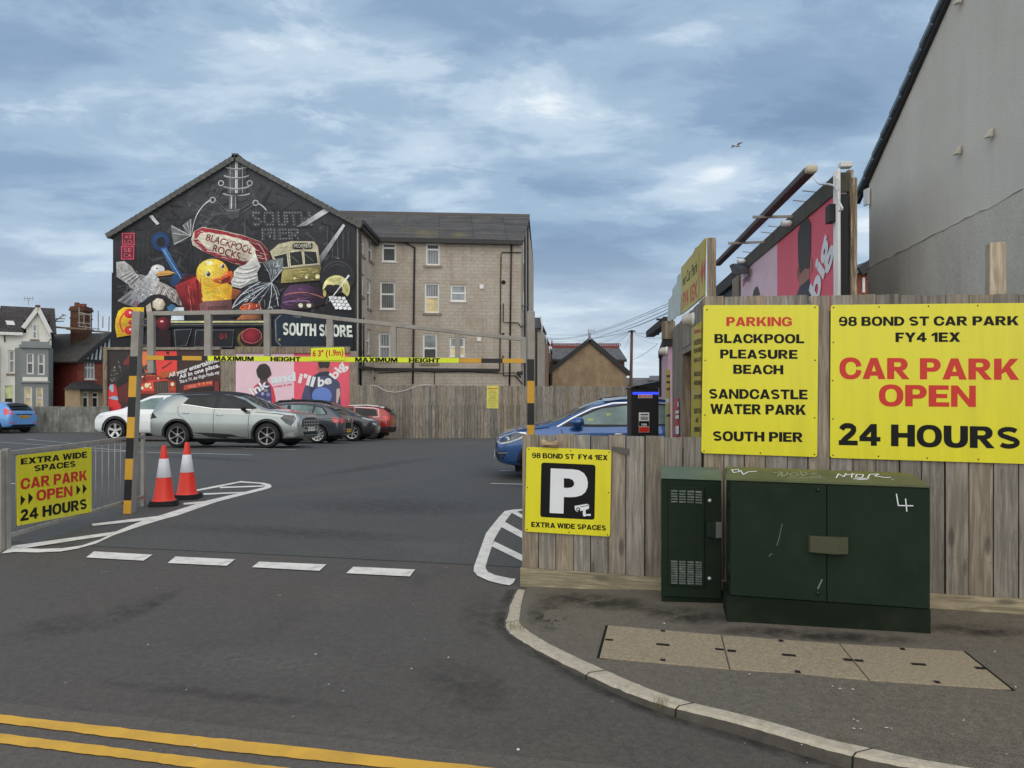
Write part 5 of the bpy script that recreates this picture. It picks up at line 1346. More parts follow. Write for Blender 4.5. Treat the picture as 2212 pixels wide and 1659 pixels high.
# dark rear hoarding continuing beyond
mb = MB()
mb.pbox(BP, ul_ - 1.1, .5, ul_ - .32, BT - .25, -.2, .02); mb.build('end_board', mat['fence_back'], bb)
mb = MB()
mb.pbox(BP, ul_ - 5.0, .6, ul_ - 1.15, BT - .35, -.25, -.1, 0); mb.pbox(BP, ul_ - 5.0, BT - .345, ul_ - 1.12, BT - .05, -.28, .02, 1)
tag(mb.build('dark_hoarding', [M('slate blue panel', C(70, 76, 86), .7), mat['trim']]), 'dark slate hoarding panel behind the faded yellow board', 'hoarding')
# another pink hoarding farther along the side of the car park
ZH = 4.1
fa, fb = at(1443, 757, 13.6), at(1429, 762, 19.0)
HPn = Plane((fb.x, fb.y), (fa.x, fa.y)); Lh = (Vector((fa.x, fa.y)) - Vector((fb.x, fb.y))).length
fh = thing('far_billboard', 'pale pink hoarding end seen just left of the kiosk', 'billboard', HPn.pt(0, 0))
mb = MB(); mb.pbox(HPn, 0, .4, Lh, 2.45, -.12, 0); mb.build('poster', M('pink poster print', C(186, 152, 166, 1.2), .5, var=.15), fh)
mb = MB(); mb.pbox(HPn, -.12, .0, -.002, 2.55, -.15, .06); mb.pbox(HPn, -.1, 2.452, Lh + .1, 2.62, -.15, .08); mb.build('frame', mat['trim'], fh)
mb = MB(); mb.beam(at(1444, 692, 12.2), at(1404, 722, 15.6), .16, .12); mb.beam(at(1398, 722, 15.4), at(1424, 722, 15.4), .03, .03); mb.beam(at(1418, 690, 12.6), at(1440, 690, 12.6), .03, .03); mb.build('light_trough', mat['trim'], fh)

# ================================================================ rendered house on the right
GX = 5.55
GP = Plane((GX, 11.8), (GX, 4.0))
def gx(px, py): Y = GX * F / (px - CX); return (11.8 - Y, H - (py - HY) / F * Y)
house = thing('rendered_house', 'tall grey rendered house gable rising behind the tall fence', 'house', (GX, 8.2, 0))
g0 = gx(1877, 395); gslope = (gx(2045, 2)[1] - gx(1868, 404)[1]) / (gx(2045, 2)[0] - gx(1868, 404)[0])
uR_ = 4.05; zR = g0[1] + gslope * uR_; uE = 2 * uR_
m_low = streaky('stained grey render', C(162, 158, 149, 1.45), C(147, 143, 134, 1.45), C(169, 165, 156, 1.45), 2.0)
m_up = streaky('grey render', C(170, 166, 157, 1.5), C(163, 159, 150, 1.5), C(176, 172, 163, 1.5), 1.6)
mb = MB(); mb.poly([(GX, 11.8, 0), (GX, 11.8 - uE, 0), (GX, 11.8 - uE, g0[1]), (GX, 11.8 - uR_, zR), (GX, 11.8, g0[1])])
mb.poly([(GX + 9, 11.8, 0), (GX, 11.8, 0), (GX, 11.8, g0[1]), (GX + 9, 11.8, g0[1])]); mb.poly([(GX, 11.8 - uE, 0), (GX + 9, 11.8 - uE, 0), (GX + 9, 11.8 - uE, g0[1]), (GX, 11.8 - uE, g0[1])])
mb.poly([(GX + 9, 11.8, 0), (GX + 9, 11.8 - uE, 0), (GX + 9, 11.8 - uE, g0[1]), (GX + 9, 11.8 - uR_, zR), (GX + 9, 11.8, g0[1])])
mb.build('wall', m_up, house)
mb = MB(); c1, c2 = gx(1880, 581), gx(2212, 414); sl = (c2[1] - c1[1]) / (c2[0] - c1[0]); rr = random.Random(6)
pts = [(0, 0), (uE, 0), (uE, c1[1] + sl * 3.4 - .3)] + [(u, c1[1] + sl * (min(u, 3.6)) + rr.uniform(-.015, .015)) for u in [3.6 - .15 * i for i in range(25)]]
mb.prism([(GX - .004, 11.8 - u, z) for u, z in pts], (-.022, 0, 0)); mb.build('lower_render', m_low, house)
mb = MB(); q_ = [(GX - .03, 11.8 - u, z) for u, z in pts[3:]]; wv = [.004 + .012 * rr.random() for _ in q_]
mb.add(q_ + [(x, y, z + w) for (x, y, z), w in zip(q_, wv)], [(i, i + 1, len(q_) + i + 1, len(q_) + i) for i in range(len(q_) - 1)]); mb.build('render_crack', M('dark crack', C(112, 104, 94), .9, var=.3), house)
mb = MB()
for sg in (1, -1):
    e0 = Vector((0, 11.8 + .25, g0[1] - .25 * gslope)) if sg == 1 else Vector((0, 11.8 - uE - .25, g0[1] - .25 * gslope)); rg = Vector((0, 11.8 - uR_, zR))
    for x0_, x1_, t0_, t1_ in ((GX - .07, GX + 9, .06, .1),):
        mb.hexa([e0 + Vector((x0_, 0, t0_)), e0 + Vector((x1_, 0, t0_)), rg + Vector((x1_, 0, t0_)), rg + Vector((x0_, 0, t0_)), e0 + Vector((x0_, 0, t1_)), e0 + Vector((x1_, 0, t1_)), rg + Vector((x1_, 0, t1_)), rg + Vector((x0_, 0, t1_))])
slate = rooftile('grey slates', C(92, 98, 104), .28, .3)
rf = mb.build('roof', slate, house)
mb = MB(); e0 = Vector((0, 12.05, g0[1] - .25 * gslope)); rg = Vector((0, 11.8 - uR_, zR))
K = 16
for k in range(K):                                   # lapped verge: each course steps out a little
    a, b = e0.lerp(rg, k / K), e0.lerp(rg, (k + 1) / K)
    a = a + Vector((0, 0, .075)); b = b + Vector((0, 0, .045))
    mb.hexa([Vector((GX - .1, a.y, a.z)), Vector((GX + .1, a.y, a.z)), Vector((GX + .1, b.y, b.z)), Vector((GX - .1, b.y, b.z)), Vector((GX - .1, a.y, a.z + .06)), Vector((GX + .1, a.y, a.z + .06)), Vector((GX + .1, b.y, b.z + .06)), Vector((GX - .1, b.y, b.z + .06))])
mb.build('verge_slates', M('blue grey slate edge', C(118, 134, 146), .6, var=.2), house)
mb = MB(); a, b = e0 + Vector((0, .05, -.04)), rg + Vector((0, 0, -.04))
mb.hexa([Vector((GX - .06, a.y, a.z - .02)), Vector((GX - .003, a.y, a.z - .02)), Vector((GX - .003, b.y, b.z - .02)), Vector((GX - .06, b.y, b.z - .02)), Vector((GX - .06, a.y, a.z + .09)), Vector((GX - .003, a.y, a.z + .09)), Vector((GX - .003, b.y, b.z + .09)), Vector((GX - .06, b.y, b.z + .09))])
mb.build('verge_board', mat['pipe'], house)
mb = MB(); mb.box(GX - .06, 11.72, g0[1] - .35, GX - .028, 11.86, g0[1] - .1); mb.build('eaves_block', mat['upvc'], house)
zg = conv(3200, 0, 832, 1150)
for q in ((985, 735), (810, 828), (815, 8)):
    u, z = gx(*zg(*q)); y = 11.8 - u; w = .1; k_ = .42; mb = MB()
    mb.add([(GX - .03, y - w, z - .06), (GX - .03, y + w, z - .06), (GX - .2, y + w, z - .08), (GX - .2, y - w, z - .08), (GX - .03, y - w * .9, z + .2), (GX - .03, y + w * .9, z + .2), (GX - .11, y + w * .7, z + .1), (GX - .11, y - w * .7, z + .1)],
           [(3, 2, 1, 0), (4, 5, 6, 7), (0, 1, 5, 4), (1, 2, 6, 5), (2, 3, 7, 6), (3, 0, 4, 7)])
    mb.v = [Vector((GX - .028 + (p.x - GX + .03) * k_, y + (p.y - y) * k_, z + (p.z - z) * k_)) for p in mb.v]
    mb.build('vent_cowl', M('cream vent cowl', C(196, 188, 170), .6), house, bevel=.008)
# small brick house between hoarding and render
YB2 = 26
q = lambda x, y, Y=YB2: at(x, y, Y)
bh = thing('brick_house', 'small red brick house corner squeezed between the hoarding posts and the grey gable', 'house', q(1875, 900))
mb = MB(); mb.box(q(1852, 0).x, YB2, 0, q(1852, 0).x + 7, YB2 + 6, q(0, 592).z)
mat['redbrick'] = blocks('red brick', C(134, 66, 50, 1.1), C(150, 120, 100), .225, .075, .008)
mb.build('wall', mat['redbrick'], bh)
mb = MB(); a, b = q(1849, 592), q(1900, 556); mb.prism([(a.x, YB2 - .2, a.z), (b.x, YB2 - .2, b.z + .02), (b.x + 6, YB2 - .2, b.z), (b.x + 6, YB2 - .2, a.z)], (0, 7, 0)); mb.build('roof', slate, bh)
mb = MB(); a, b = q(1850, 592), q(1900, 558); mb.beam(a + Vector((0, -.25, .05)), b + Vector((0, -.25, .05)), .12, .3); mb.build('verge_board', mat['pipe'], bh)
mb = MB(); a = q(1862, 632); b = q(1867, 600); mb.box(a.x, YB2 - .06, a.z, b.x, YB2 - .002, b.z); mb.build('window', mat['upvc'], bh)

# ================================================================ board fence at the back of the car park
YF = 36.0
BF = Plane((at(757, 0, YF).x, YF), (9, YF + .2)); LB = 9 - at(757, 0, YF).x
bf = thing('back_fence', 'long weathered board fence along the back of the car park', 'fence', (at(757, 0, YF).x + LB / 2, YF, gz(0, YF)))
mb = MB(); rp = random.Random(31)
planks(mb, BF, 0, LB, lambda u: gz(BF.P.x + u, YF) - .02, top_on(BF, 757, 832, 1375, 835), w=.155, gap=.012, jit=.025); mb.build('fence_boards', mat['fence_back'], bf)
mb = MB(); mb.pbox(BF, 0, gz(0, YF) - .02, LB, .9, -.06, -.03); mb.build('gap_shade_sheet', mat['trim'], bf)  # dark sheet behind the boards, showing through their gaps
att = MB(); att.flat(BF, [(40, 755), (150, 753), (148, 968), (38, 966)], .012, 0, zf=z5)
zz5 = z5
att.ptext('Attention', BF, 48, 772, 145, 788, .016, 1, .02, zf=z5)
rr = random.Random(2)
for i, t in enumerate(('vehicles and', 'their contents', 'are left entirely', 'at the owners', 'risk and no', 'responsibility', 'will be accepted', 'by the car park', 'proprietors for', 'any loss or', 'damage')):
    w = len(t) * 2.7; att.ptext(t, BF, 95 - w, 800 + i * 14.4, 95 + w, 809 + i * 14.4, .016, 2, .012, zf=z5)
tag(att.build('attention_sign', [M('pale yellow notice', C(216, 208, 96), .4), mat['letter_red'], M('faded brown lettering', C(120, 110, 50), .5)]), 'small yellow Attention notice on the back fence', 'sign')
mb = MB(); pts = [at(x, y, YF - .06) for x, y in ((800, 832), (815, 833), (832, 845), (855, 848), (880, 842), (905, 832), (930, 831))]
mb.tube(smoothpts(dense(pts)), .011, 5); tag(mb.build('hanging_cable', mat['upvc'], smooth=True), 'white cable sagging along the top of the back fence', 'cable')

# ---------------------------------------------------------------- the two hoardings below the mural
YP = 37.2
PP = Plane((at(228, 0, YP).x, YP), (at(757, 0, YP).x, YP))
zl7 = conv(400, 1340, 560, 2212); zp4 = conv(640, 1380, 800, 2212)
adm = MB()
lb = thing('lorry_billboard', 'dark advertising hoarding with a red truck and white slanted words', 'billboard', at(355, 960, YP))
ua, za_ = PP.uv(*zl7(95, 150)); ub, _ = PP.uv(*zl7(1850, 150)); zbt = PP.uv(0, 905)[1]
mb = MB(); mb.pbox(PP, ua, zbt, ub, za_, -.15, 0); mb.build('backing_panel', mat['trim'], lb)
mb = MB(); ly = [0]
def L_(pts, col, dn=.002, step=None):
    ly[0] += dn * .4; mb.flat(PP, pts, ly[0], 0, zf=zl7, colf=col)
def circ(x, y, r, n=14, ry=None): return [(x + r * math.cos(6.2832 * i / n), y + (ry or r) * math.sin(6.2832 * i / n)) for i in range(n)]
L_([(100, 155), (1845, 155), (1845, 1190), (100, 1190)], C(56, 32, 30, 1.2))
L_([(105, 160), (480, 160), (470, 560), (330, 700), (240, 1190), (105, 1190)], C(44, 36, 34))
L_([(240, 680), (360, 480), (440, 450), (440, 800), (260, 800)], C(26, 24, 26))
L_([(250, 740), (430, 640), (430, 960), (280, 960)], C(96, 34, 26))
rr = random.Random(12)
for i in range(70):
    x, y = rr.uniform(125, 330), rr.uniform(260, 660); 
    if abs((x - 125) / 205 - (660 - y) / 400) < .35: L_([(x, y), (x + rr.uniform(4, 12), y + rr.uniform(-4, 4)), (x + rr.uniform(2, 8), y + rr.uniform(8, 24))], C(200, 190, 180), .0002)
L_([(100, 960), (105, 760), (130, 690), (180, 678), (225, 700), (245, 800), (262, 960), (300, 1010), (300, 1100), (100, 1100)], C(206, 44, 44, 1.2))
L_([(115, 740), (135, 695), (180, 685), (190, 790), (160, 810)], C(150, 196, 214)); L_([(105, 895), (190, 862), (250, 880), (262, 930), (180, 920)], C(150, 186, 210))
L_([(835, 168), (1172, 168), (1175, 500), (960, 525), (862, 560), (850, 400)], C(226, 62, 52, 1.2)); L_([(930, 430), (1090, 330), (1100, 350), (950, 450)], C(130, 30, 28))
L_([(860, 560), (960, 480), (1170, 470), (1175, 540), (900, 600)], C(190, 92, 40)); L_([(990, 175), (1060, 175), (1040, 235)], C(70, 20, 22))
L_([(636, 165), (710, 165), (705, 370), (660, 410), (636, 380)], C(236, 118, 66, 1.2)); L_([(440, 220), (340, 340), (340, 375), (430, 390)], C(122, 46, 40))
L_([(610, 560), (860, 540), (1030, 610), (1160, 640), (1160, 830), (610, 830)], C(150, 46, 34, 1.2)); L_([(660, 440), (760, 520), (860, 550), (700, 560)], C(212, 92, 52))
L_([(640, 575), (690, 570), (690, 640), (640, 655)], C(110, 32, 28)); L_([(730, 625), (1030, 608), (1040, 640), (740, 660)], C(206, 60, 44, 1.2))
L_([(818, 645), (1030, 628), (1050, 830), (835, 830)], C(36, 28, 28))
for i in range(9): L_([(838 + i * 24, 650), (846 + i * 24, 650), (856 + i * 24, 820), (848 + i * 24, 820)], C(130, 112, 96), .0002)
L_([(615, 690), (700, 650), (810, 650), (820, 790), (640, 790)], C(210, 74, 50, 1.2)); L_([(1060, 740), (1120, 720), (1160, 745), (1150, 780), (1060, 780)], C(196, 76, 40))
for x, y, r in ((708, 702, 36), (636, 742, 24), (1105, 682, 30), (752, 680, 18), (770, 735, 18), (640, 565, 14)): L_(circ(x, y, r), C(240, 214, 176, 1.2))
L_([(868, 610), (872, 575), (895, 572), (900, 610)], C(226, 196, 170))
L_([(1280, 700), (1730, 625), (1735, 730), (1420, 745), (1280, 780)], C(176, 66, 46, 1.2)); L_([(1340, 700), (1470, 680), (1480, 735), (1350, 745)], C(216, 112, 92)); L_([(1390, 745), (1730, 700), (1730, 780), (1390, 790)], C(40, 22, 22))
for x in (1520, 1590, 1650, 1700): L_(circ(x, 680 - (x - 1520) * .12, 24, 8), C(222, 120, 80, 1.1))
L_([(1755, 650), (1830, 640), (1830, 790), (1765, 790)], C(130, 44, 38))
ly[0] += .002
wh = C(232, 228, 226, 1.2)
for t, qd, b in (('All your entertainment.', [(1048, 600), (1905, 330), (1880, 225), (1038, 515)], .03), ('All in one place.', [(1212, 620), (1842, 440), (1826, 345), (1202, 540)], .03), ('This is TV, the Virgin Media way', [(1213, 690), (1838, 535), (1830, 462), (1208, 622)], .02)):
    mb.text(t, *[PP.hit(*zl7(*p), ly[0]) for p in qd], 0, b, col=wh)
mb.build('poster', mat['poster'], lb)
mb = MB()
ua0, ub0 = PP.uv(*zl7(35, 150))[0], ua - .002
mb.pbox(PP, ua0, zbt - .5, ub0, PP.uv(*zl7(50, 108))[1], -.16, .1); mb.pbox(PP, ua, za_, ub, PP.uv(*zl7(50, 108))[1], -.16, .1); mb.build('frame', mat['post_wood'], lb, bevel=.01)
mb = MB(); uq0, uq1 = ub + .002, PP.uv(*zp4(795, 100))[0] - .002
planks(mb, PP, uq0, uq1, lambda u: zbt - .5, lambda u: PP.uv(*zl7(50, 140))[1], w=.2); mb.build('side_boards', mat['fence_back'], lb)
kb2 = thing('kids_billboard', 'pink and red advertising hoarding with two children from behind, under the mural', 'billboard', at(633, 960, YP))
uk0, zk0 = PP.uv(*zp4(797, 30)); uk1 = PP.uv(*zp4(2040, 30))[0]
mb = MB(); mb.pbox(PP, uk0, zk0 - 2.96, uk1, zk0, -.15, 0); mb.build('backing_panel', mat['trim'], kb2)
mb = MB(); poster_kids(mb, PP, uk0, zk0 - (uk1 - uk0) / 2.0, uk1 - uk0, (uk1 - uk0) / 2.0, .004); mb.build('poster', mat['poster'], kb2)
mb = MB(); mb.pbox(PP, uk0 - .002, zk0 + .002, uk1, zk0 + .32, -.16, .12); mb.pbox(PP, uk1 + .002, zbt - .5, uk1 + .38, zk0 + .1, -.16, .08); mb.build('frame', mat['post_wood'], kb2, bevel=.01)

# concrete panel wall on the left
YC = 37.0
CWp = Plane((at(-300, 0, YC).x, YC), (at(232, 0, YC).x, YC))
cw = thing('concrete_wall', 'low stained concrete panel wall behind the blue car', 'wall', at(150, 935, YC))
mconc = streaky('stained concrete', C(118, 118, 112, 1.1), C(72, 74, 70, 1.1), C(160, 162, 154, 1.1), 4.0, stretch=(1, 1, .25))
u0c, u1c = CWp.uv(-300, 900)[0], CWp.uv(236, 900)[0]; ztc = CWp.uv(150, 879)[1]
k = 0; u = u0c; rr = random.Random(5)
mb = MB(); mp_ = MB()
while u < u1c:
    w = min(2.4, u1c - u); mb.pbox(CWp, u + .1, -.75, u + w - .002, ztc + rr.uniform(-.03, .03), -.07, 0); mp_.pbox(CWp, u, -.75, u + .098, ztc + .03, -.1, .05); u += 2.4
mb.build('wall_panel', mconc, cw, bevel=.01); mp_.build('wall_post', mconc, cw, bevel=.01)
# ================================================================ mural building
YM = 39.0
def holed_wall(mb, pl, u0, z0, u1, z1, holes, depth=.12, m=0, mr=0):
    us = sorted({u0, u1} | {h[0] for h in holes} | {h[2] for h in holes}); zs_ = sorted({z0, z1} | {h[1] for h in holes} | {h[3] for h in holes})
    for i in range(len(us) - 1):
        for j in range(len(zs_) - 1):
            cu, cz_ = (us[i] + us[i + 1]) / 2, (zs_[j] + zs_[j + 1]) / 2
            if any(h[0] < cu < h[2] and h[1] < cz_ < h[3] for h in holes) or cu < u0 or cu > u1: continue
            mb.poly([pl.pt(us[i], zs_[j]), pl.pt(us[i + 1], zs_[j]), pl.pt(us[i + 1], zs_[j + 1]), pl.pt(us[i], zs_[j + 1])], m)
    for a, b, c, d in holes:
        for (p, q) in (((a, b), (c, b)), ((c, b), (c, d)), ((c, d), (a, d)), ((a, d), (a, b))):
            mb.poly([pl.pt(*p), pl.pt(*q), pl.pt(*q, -depth), pl.pt(*p, -depth)], mr)
def pxrect(pl, z, r):
    x0, y0, x1, y1 = r; a = pl.uv(*z(x0, (y0 + y1) / 2))[0]; b = pl.uv(*z(x1, (y0 + y1) / 2))[0]
    t, l = pl.uv(*z((x0 + x1) / 2, y0))[1], pl.uv(*z((x0 + x1) / 2, y1))[1]
    return (min(a, b), l, max(a, b), t)
def sash(par, pl, h, split=.5, top='gl_curtain', bot='gl_dark', sill='stone', fw=.1, rec=.08, opening=False, mull=None):
    a, b, c, d = h; mb = MB(); e = .002
    o0, o1 = -rec - .06, -rec
    mb.pbox(pl, a + e, b + e, a + fw, d - e, o0, o1); mb.pbox(pl, c - fw, b + e, c - e, d - e, o0, o1)
    mb.pbox(pl, a + fw, b + e, c - fw, b + fw, o0, o1 - e); mb.pbox(pl, a + fw, d - fw, c - fw, d - e, o0, o1 - e)
    zm = d - (d - b) * split; mb.pbox(pl, a + fw, zm - fw * .5, c - fw, zm + fw * .5, o0, o1 - e)
    if mull:
        for t in mull: um_ = a + (c - a) * t; mb.pbox(pl, um_ - fw * .4, b + fw, um_ + fw * .4, zm - fw * .5, o0, o1 - 2 * e); mb.pbox(pl, um_ - fw * .4, zm + fw * .5, um_ + fw * .4, d - fw, o0, o1 - 2 * e)
    w = mb.build('window', mat['upvc'], par)
    for z0_, z1_, m_ in ((zm, d - fw, top), (b + fw, zm, bot)):
        mb = MB(); mb.poly([pl.pt(a + fw, z0_, o0 + .02), pl.pt(c - fw, z0_, o0 + .02), pl.pt(c - fw, z1_, o0 + .02), pl.pt(a + fw, z1_, o0 + .02)]); mb.build('pane', mat[m_], w)
    if sill:
        mb = MB(); x = .12 if sill == 'stone' else .06; hh = .14 if sill == 'stone' else .05
        mb.pbox(pl, a - x, b - hh, c + x, b - .002, -.04, .06); mb.build('sill', mat['sillstone' if sill == 'stone' else 'upvc'], w)
    return w
mat['sillstone'] = M('grey stone sill', C(126, 116, 102, 1.2), .9, var=.15, scale=6)
mat['tanblock'] = blocks('tan stone blocks', C(160, 152, 140, 1.35), C(138, 129, 117, 1.3), .46, .2, .011, var=.05, stain=.55, scol=C(128, 113, 96, 1.2))
mat['darktile'] = rooftile('dark ribbed roof tiles', C(74, 72, 70, 1.2), .34, 4.0, moss=C(128, 116, 60), mossamt=.55)
GPm = Plane((at(244, 0, YM).x, YM), (at(771, 0, YM).x, YM))
z1 = conv(400, 580, 1040, 2212)
XRm = at(771, 0, YM).x; XLm = at(244, 0, YM).x
mh = thing('mural_building', 'tall stone building with a dark painted gable mural and a long tan rear wing', 'building', (XRm - 6, YM + 4, gz(-12, 44)))
zE = GPm.uv(771, 487)[1]; zEl = GPm.uv(244, 512)[1]; ap = GPm.uv(510, 344)
gpoly = [(0, -.9), (XRm - XLm, -.9), (XRm - XLm, zE), ap, (GPm.uv(262, 497)[0], GPm.uv(262, 499)[1]), (0, zEl)]
YW, YWr = 43.9, 44.85
WL = Vector((at(808.4, 0, YW).x, YW, 0)); WR = Vector((at(1125, 0, YWr).x, YWr, 0)); WB = Vector((at(1140, 0, 48.9).x, 48.9, 0))
WPl = Plane((WL.x, WL.y), (WR.x, WR.y)); SPl = Plane((XRm, YM), (WL.x, WL.y)); EPl = Plane((WR.x, WR.y), (WB.x, WB.y))
LW = (WR - WL).length; LS = (WL - Vector((XRm, YM, 0))).length
zEw = WPl.uv(960, 519)[1]
m = MB()
m.poly([GPm.pt(*p) for p in gpoly], 0)
wing_w = [((368, 350, 494, 518), .26, 'gl_dark', 'gl_dark', 'white'), ((755, 355, 880, 550), .27, 'gl_dark', 'gl_curtain', 'stone'), ((350, 692, 486, 938), .45, 'gl_blind', 'gl_blind', 'white'),
          ((745, 703, 875, 970), .47, 'gl_curtain', 'gl_warm', 'stone'), ((974, 720, 1112, 868), .5, 'gl_frost', 'gl_frost', 'white'), ((337, 1145, 447, 1400), .48, 'gl_curtain', 'gl_curtain', 'white'),
          ((728, 1152, 856, 1410), .5, 'gl_frost', 'gl_dark', 'stone'), ((965, 1183, 1102, 1356), .5, 'gl_curtain', 'gl_warm', 'white')]
hw = [pxrect(WPl, z4, w[0]) for w in wing_w]
holed_wall(m, WPl, 0, -1, LW, zEw, hw, .14, 1, 1)
side_w = [(190, 262, 207, 462), (250, 312, 288, 500), (180, 612, 209, 822), (238, 662, 273, 930), (166, 1072, 199, 1302), (228, 1102, 260, 1345)]
hs = []
for r in side_w:
    x0, y0, x1, y1 = r; (ua, zt_a), (ub, zt_b) = SPl.uv(*z4(x0, y0)), SPl.uv(*z4(x1, y0 + (y1 - y0) * .05)); zb_a = SPl.uv(*z4(x0, y1 - 12))[1]
    ua, ub = max(.25, min(ua, ub)), min(LS - .15, max(ua, ub)); hs.append((ua, zb_a, ub, zt_a))
# side windows: keep columns apart
hs = [(max(.5, h[0]), h[1], min(2.1, max(h[2], h[0] + .9)), h[3]) if i % 2 == 0 else (max(2.7, h[0]), h[1], min(LS - .3, max(h[2], max(2.7, h[0]) + 1.0)), h[3]) for i, h in enumerate(hs)]
holed_wall(m, SPl, 0, -1, LS, zEw, hs, .14, 1, 1)
LEr = (WB - WR).length
zRg = at(0, 459, 48.9).z - .38
m.poly([WR + Vector((0, 0, -1)), WB + Vector((0, 0, -1)), WB + Vector((0, 0, zRg)), WR + Vector((0, 0, zEw))], 1)
B2 = WB + (WB - WR); m.poly([WB + Vector((0, 0, -1)), B2 + Vector((0, 0, -1)), B2 + Vector((0, 0, zEw)), WB + Vector((0, 0, zRg))], 1)
m.poly([(XLm, YM, -1), (XLm, YM + 16, -1), (XLm, YM + 16, zEl), (XLm, YM, zEl)], 1)
m.poly([(XLm, YM + 16, -1), (B2.x, YM + 16, -1), (B2.x, YM + 16, zEw), (XLm, YM + 16, zEw)], 1)
m.poly([(XLm, YM + 16, zEl), (XRm, YM + 16, zE), (GPm.pt(*ap).x, YM + 16, ap[1])], 1)
m.build('wall', [M('dark painted render', C(44, 45, 48, 1.2), .85, var=.2, scale=2), mat['tanblock']], mh, recalc=False)
for w, h in zip(wing_w, hw): sash(mh, WPl, h, w[1], w[2], w[3], w[4])
for h in hs: sash(mh, SPl, h, .45, 'gl_curtain', 'gl_dark', 'stone')
# corner strip beside the mural
m = MB(); m.pbox(SPl, -.0, -.9, .18, zEw - .05, .002, .03); m.build('corner_strip', M('pale corner stone', C(160, 152, 140, 1.3), .9, var=.15), mh)
# roofs
def slab(mb, a, b, c, d, t=.12, mi=0):
    a, b, c, d = map(Vector, (a, b, c, d)); n_ = (b - a).cross(d - a).normalized() * t
    if n_.z < 0: n_ = -n_
    mb.hexa([a, b, c, d, a + n_, b + n_, c + n_, d + n_], mi)
m = MB(); A_ = GPm.pt(*ap); ov = .12
eR = Vector((XRm + .25, YM - ov, zE - .12)); eL = Vector((XLm - .25, YM - ov, zEl - .05)); aR = Vector((A_.x, YM - ov, ap[1]))
bk_ = Vector((0, 16 + ov, 0))
slab(m, eR, aR, aR + bk_, eR + bk_); slab(m, eL, aR, aR + bk_, eL + bk_)
m.build('roof', mat['darktile'], mh)
m = MB(); K = 26
for e_ in (eR, eL):
    for k in range(K):
        a, b = e_.lerp(aR, k / K), e_.lerp(aR, (k + 1) / K)
        m.beam(a + Vector((0, .0, .07)), b + Vector((0, .0, .04)), .2, .26)
m.build('verge_tiles', M('mossy verge tile', C(84, 84, 82, 1.2), .85, var=.35, scale=6), mh)
m = MB(); m.beam(aR + Vector((0, -.1, .14)), aR + Vector((0, 16, .14)), .3, .2); m.build('ridge_tiles', mat['darktile'], mh)
m = MB()
w0 = WPl.pt(-3.4, zEw - .1, .3); w1 = WPl.pt(LW + .12, zEw - .1, .3); r0 = Vector((w0.x, 47.9, zRg)); r1 = Vector((WB.x + .12, WB.y, zRg))
slab(m, w0, w1, r1, r0, .14); k0 = Vector((w0.x, 51.9, zEw)); k1 = Vector((B2.x, B2.y, zEw)); slab(m, k0, k1, r1, r0, .14)
m.build('wing_roof', mat['darktile'], mh)
m = MB(); m.beam(r0 + Vector((0, 0, .16)), r1 + Vector((0, 0, .16)), .3, .16); m.build('ridge_tiles', M('grey ridge tile', C(96, 92, 88), .8), mh)
m = MB(); m.beam(WPl.pt(-.2, zEw - .12, .32), WPl.pt(LW + .1, zEw - .12, .32), .14, .2); m.beam(SPl.pt(.0, zEw - .12, .3), SPl.pt(LS - .1, zEw - .12, .3), .14, .2); m.build('gutter', mat['pipe'], mh)
def wpipe(pts, r, o=.08, pl=None, z=z4): return [ (pl or WPl).hit(*z(*p), o) for p in pts]
m = MB()
m.tube(wpipe([(552, 318), (552, 338), (656, 392), (652, 700), (645, 1300), (640, 1595)], 0, .1), .055, 8); m.tube(wpipe([(1512, 338), (1506, 700), (1494, 1615)], 0, .1), .05, 8)
m.tube(wpipe([(1600, 436), (1425, 434), (1418, 480), (1408, 1480)], 0, .06), .03, 6); m.tube(wpipe([(1440, 885), (1438, 1050), (1500, 1054), (1570, 1056), (1600, 1100)], 0, .08), .032, 6)
m.tube(wpipe([(1436, 1345), (1440, 1520), (1545, 1524), (1610, 1600)], 0, .08), .035, 6); m.tube(wpipe([(830, 1495), (832, 1600)], 0, .05), .02, 6)
m.build_each('downpipe', mat['pipe'], mh, smooth=True)
m = MB(); m.tube([SPl.hit(*z4(215, 210), .12), SPl.hit(*z4(176, 250), .12), SPl.pt(.42, 7, .1), SPl.pt(.42, 0, .1)], .07, 8); m.tube([SPl.hit(*z4(208, 1010), .1), SPl.hit(*z4(206, 1480), .1)], .04, 6); m.build_each('downpipe', mat['pipe'], mh, smooth=True)
m = MB(); m.beam(WPl.hit(*z4(300, 1466), .1), WPl.hit(*z4(1400, 1474), .1), .16, .16); m.beam(SPl.hit(*z4(130, 1440), .1), SPl.hit(*z4(296, 1464), .1), .16, .16)
m.tube(wpipe(ppts := [(330, 1500), (500, 1492), (640, 1480), (840, 1492), (1100, 1488), (1420, 1500), (1540, 1496), (1600, 1540)], 0, .06), .02, 5)
m.beam(WPl.hit(*z4(130, 1510), .1), WPl.hit(*z4(310, 1545), .1), .16, .1); m.build_each('cable_duct', mat['pipe'], mh)
m = MB()
for (x, y, r) in ((1441, 699, .13), (1436, 1160, .1)): u, zz_ = WPl.uv(*z4(x, y)); m.add([WPl.pt(u + r * math.cos(a), zz_ + r * math.sin(a), .012) for a in [k * .4488 for k in range(14)]], [tuple(range(14))])
m.build_each('vent_hole', mat['black'], mh)
m = MB()
for (x, y) in ((1247, 738), (1224, 1202)): u, zz_ = WPl.uv(*z4(x, y)); m.pbox(WPl, u - .12, zz_ - .12, u + .12, zz_ + .12, .0, .06)
m.build_each('flue_vent', mat['upvc'], mh, bevel=.01)
m = MB()
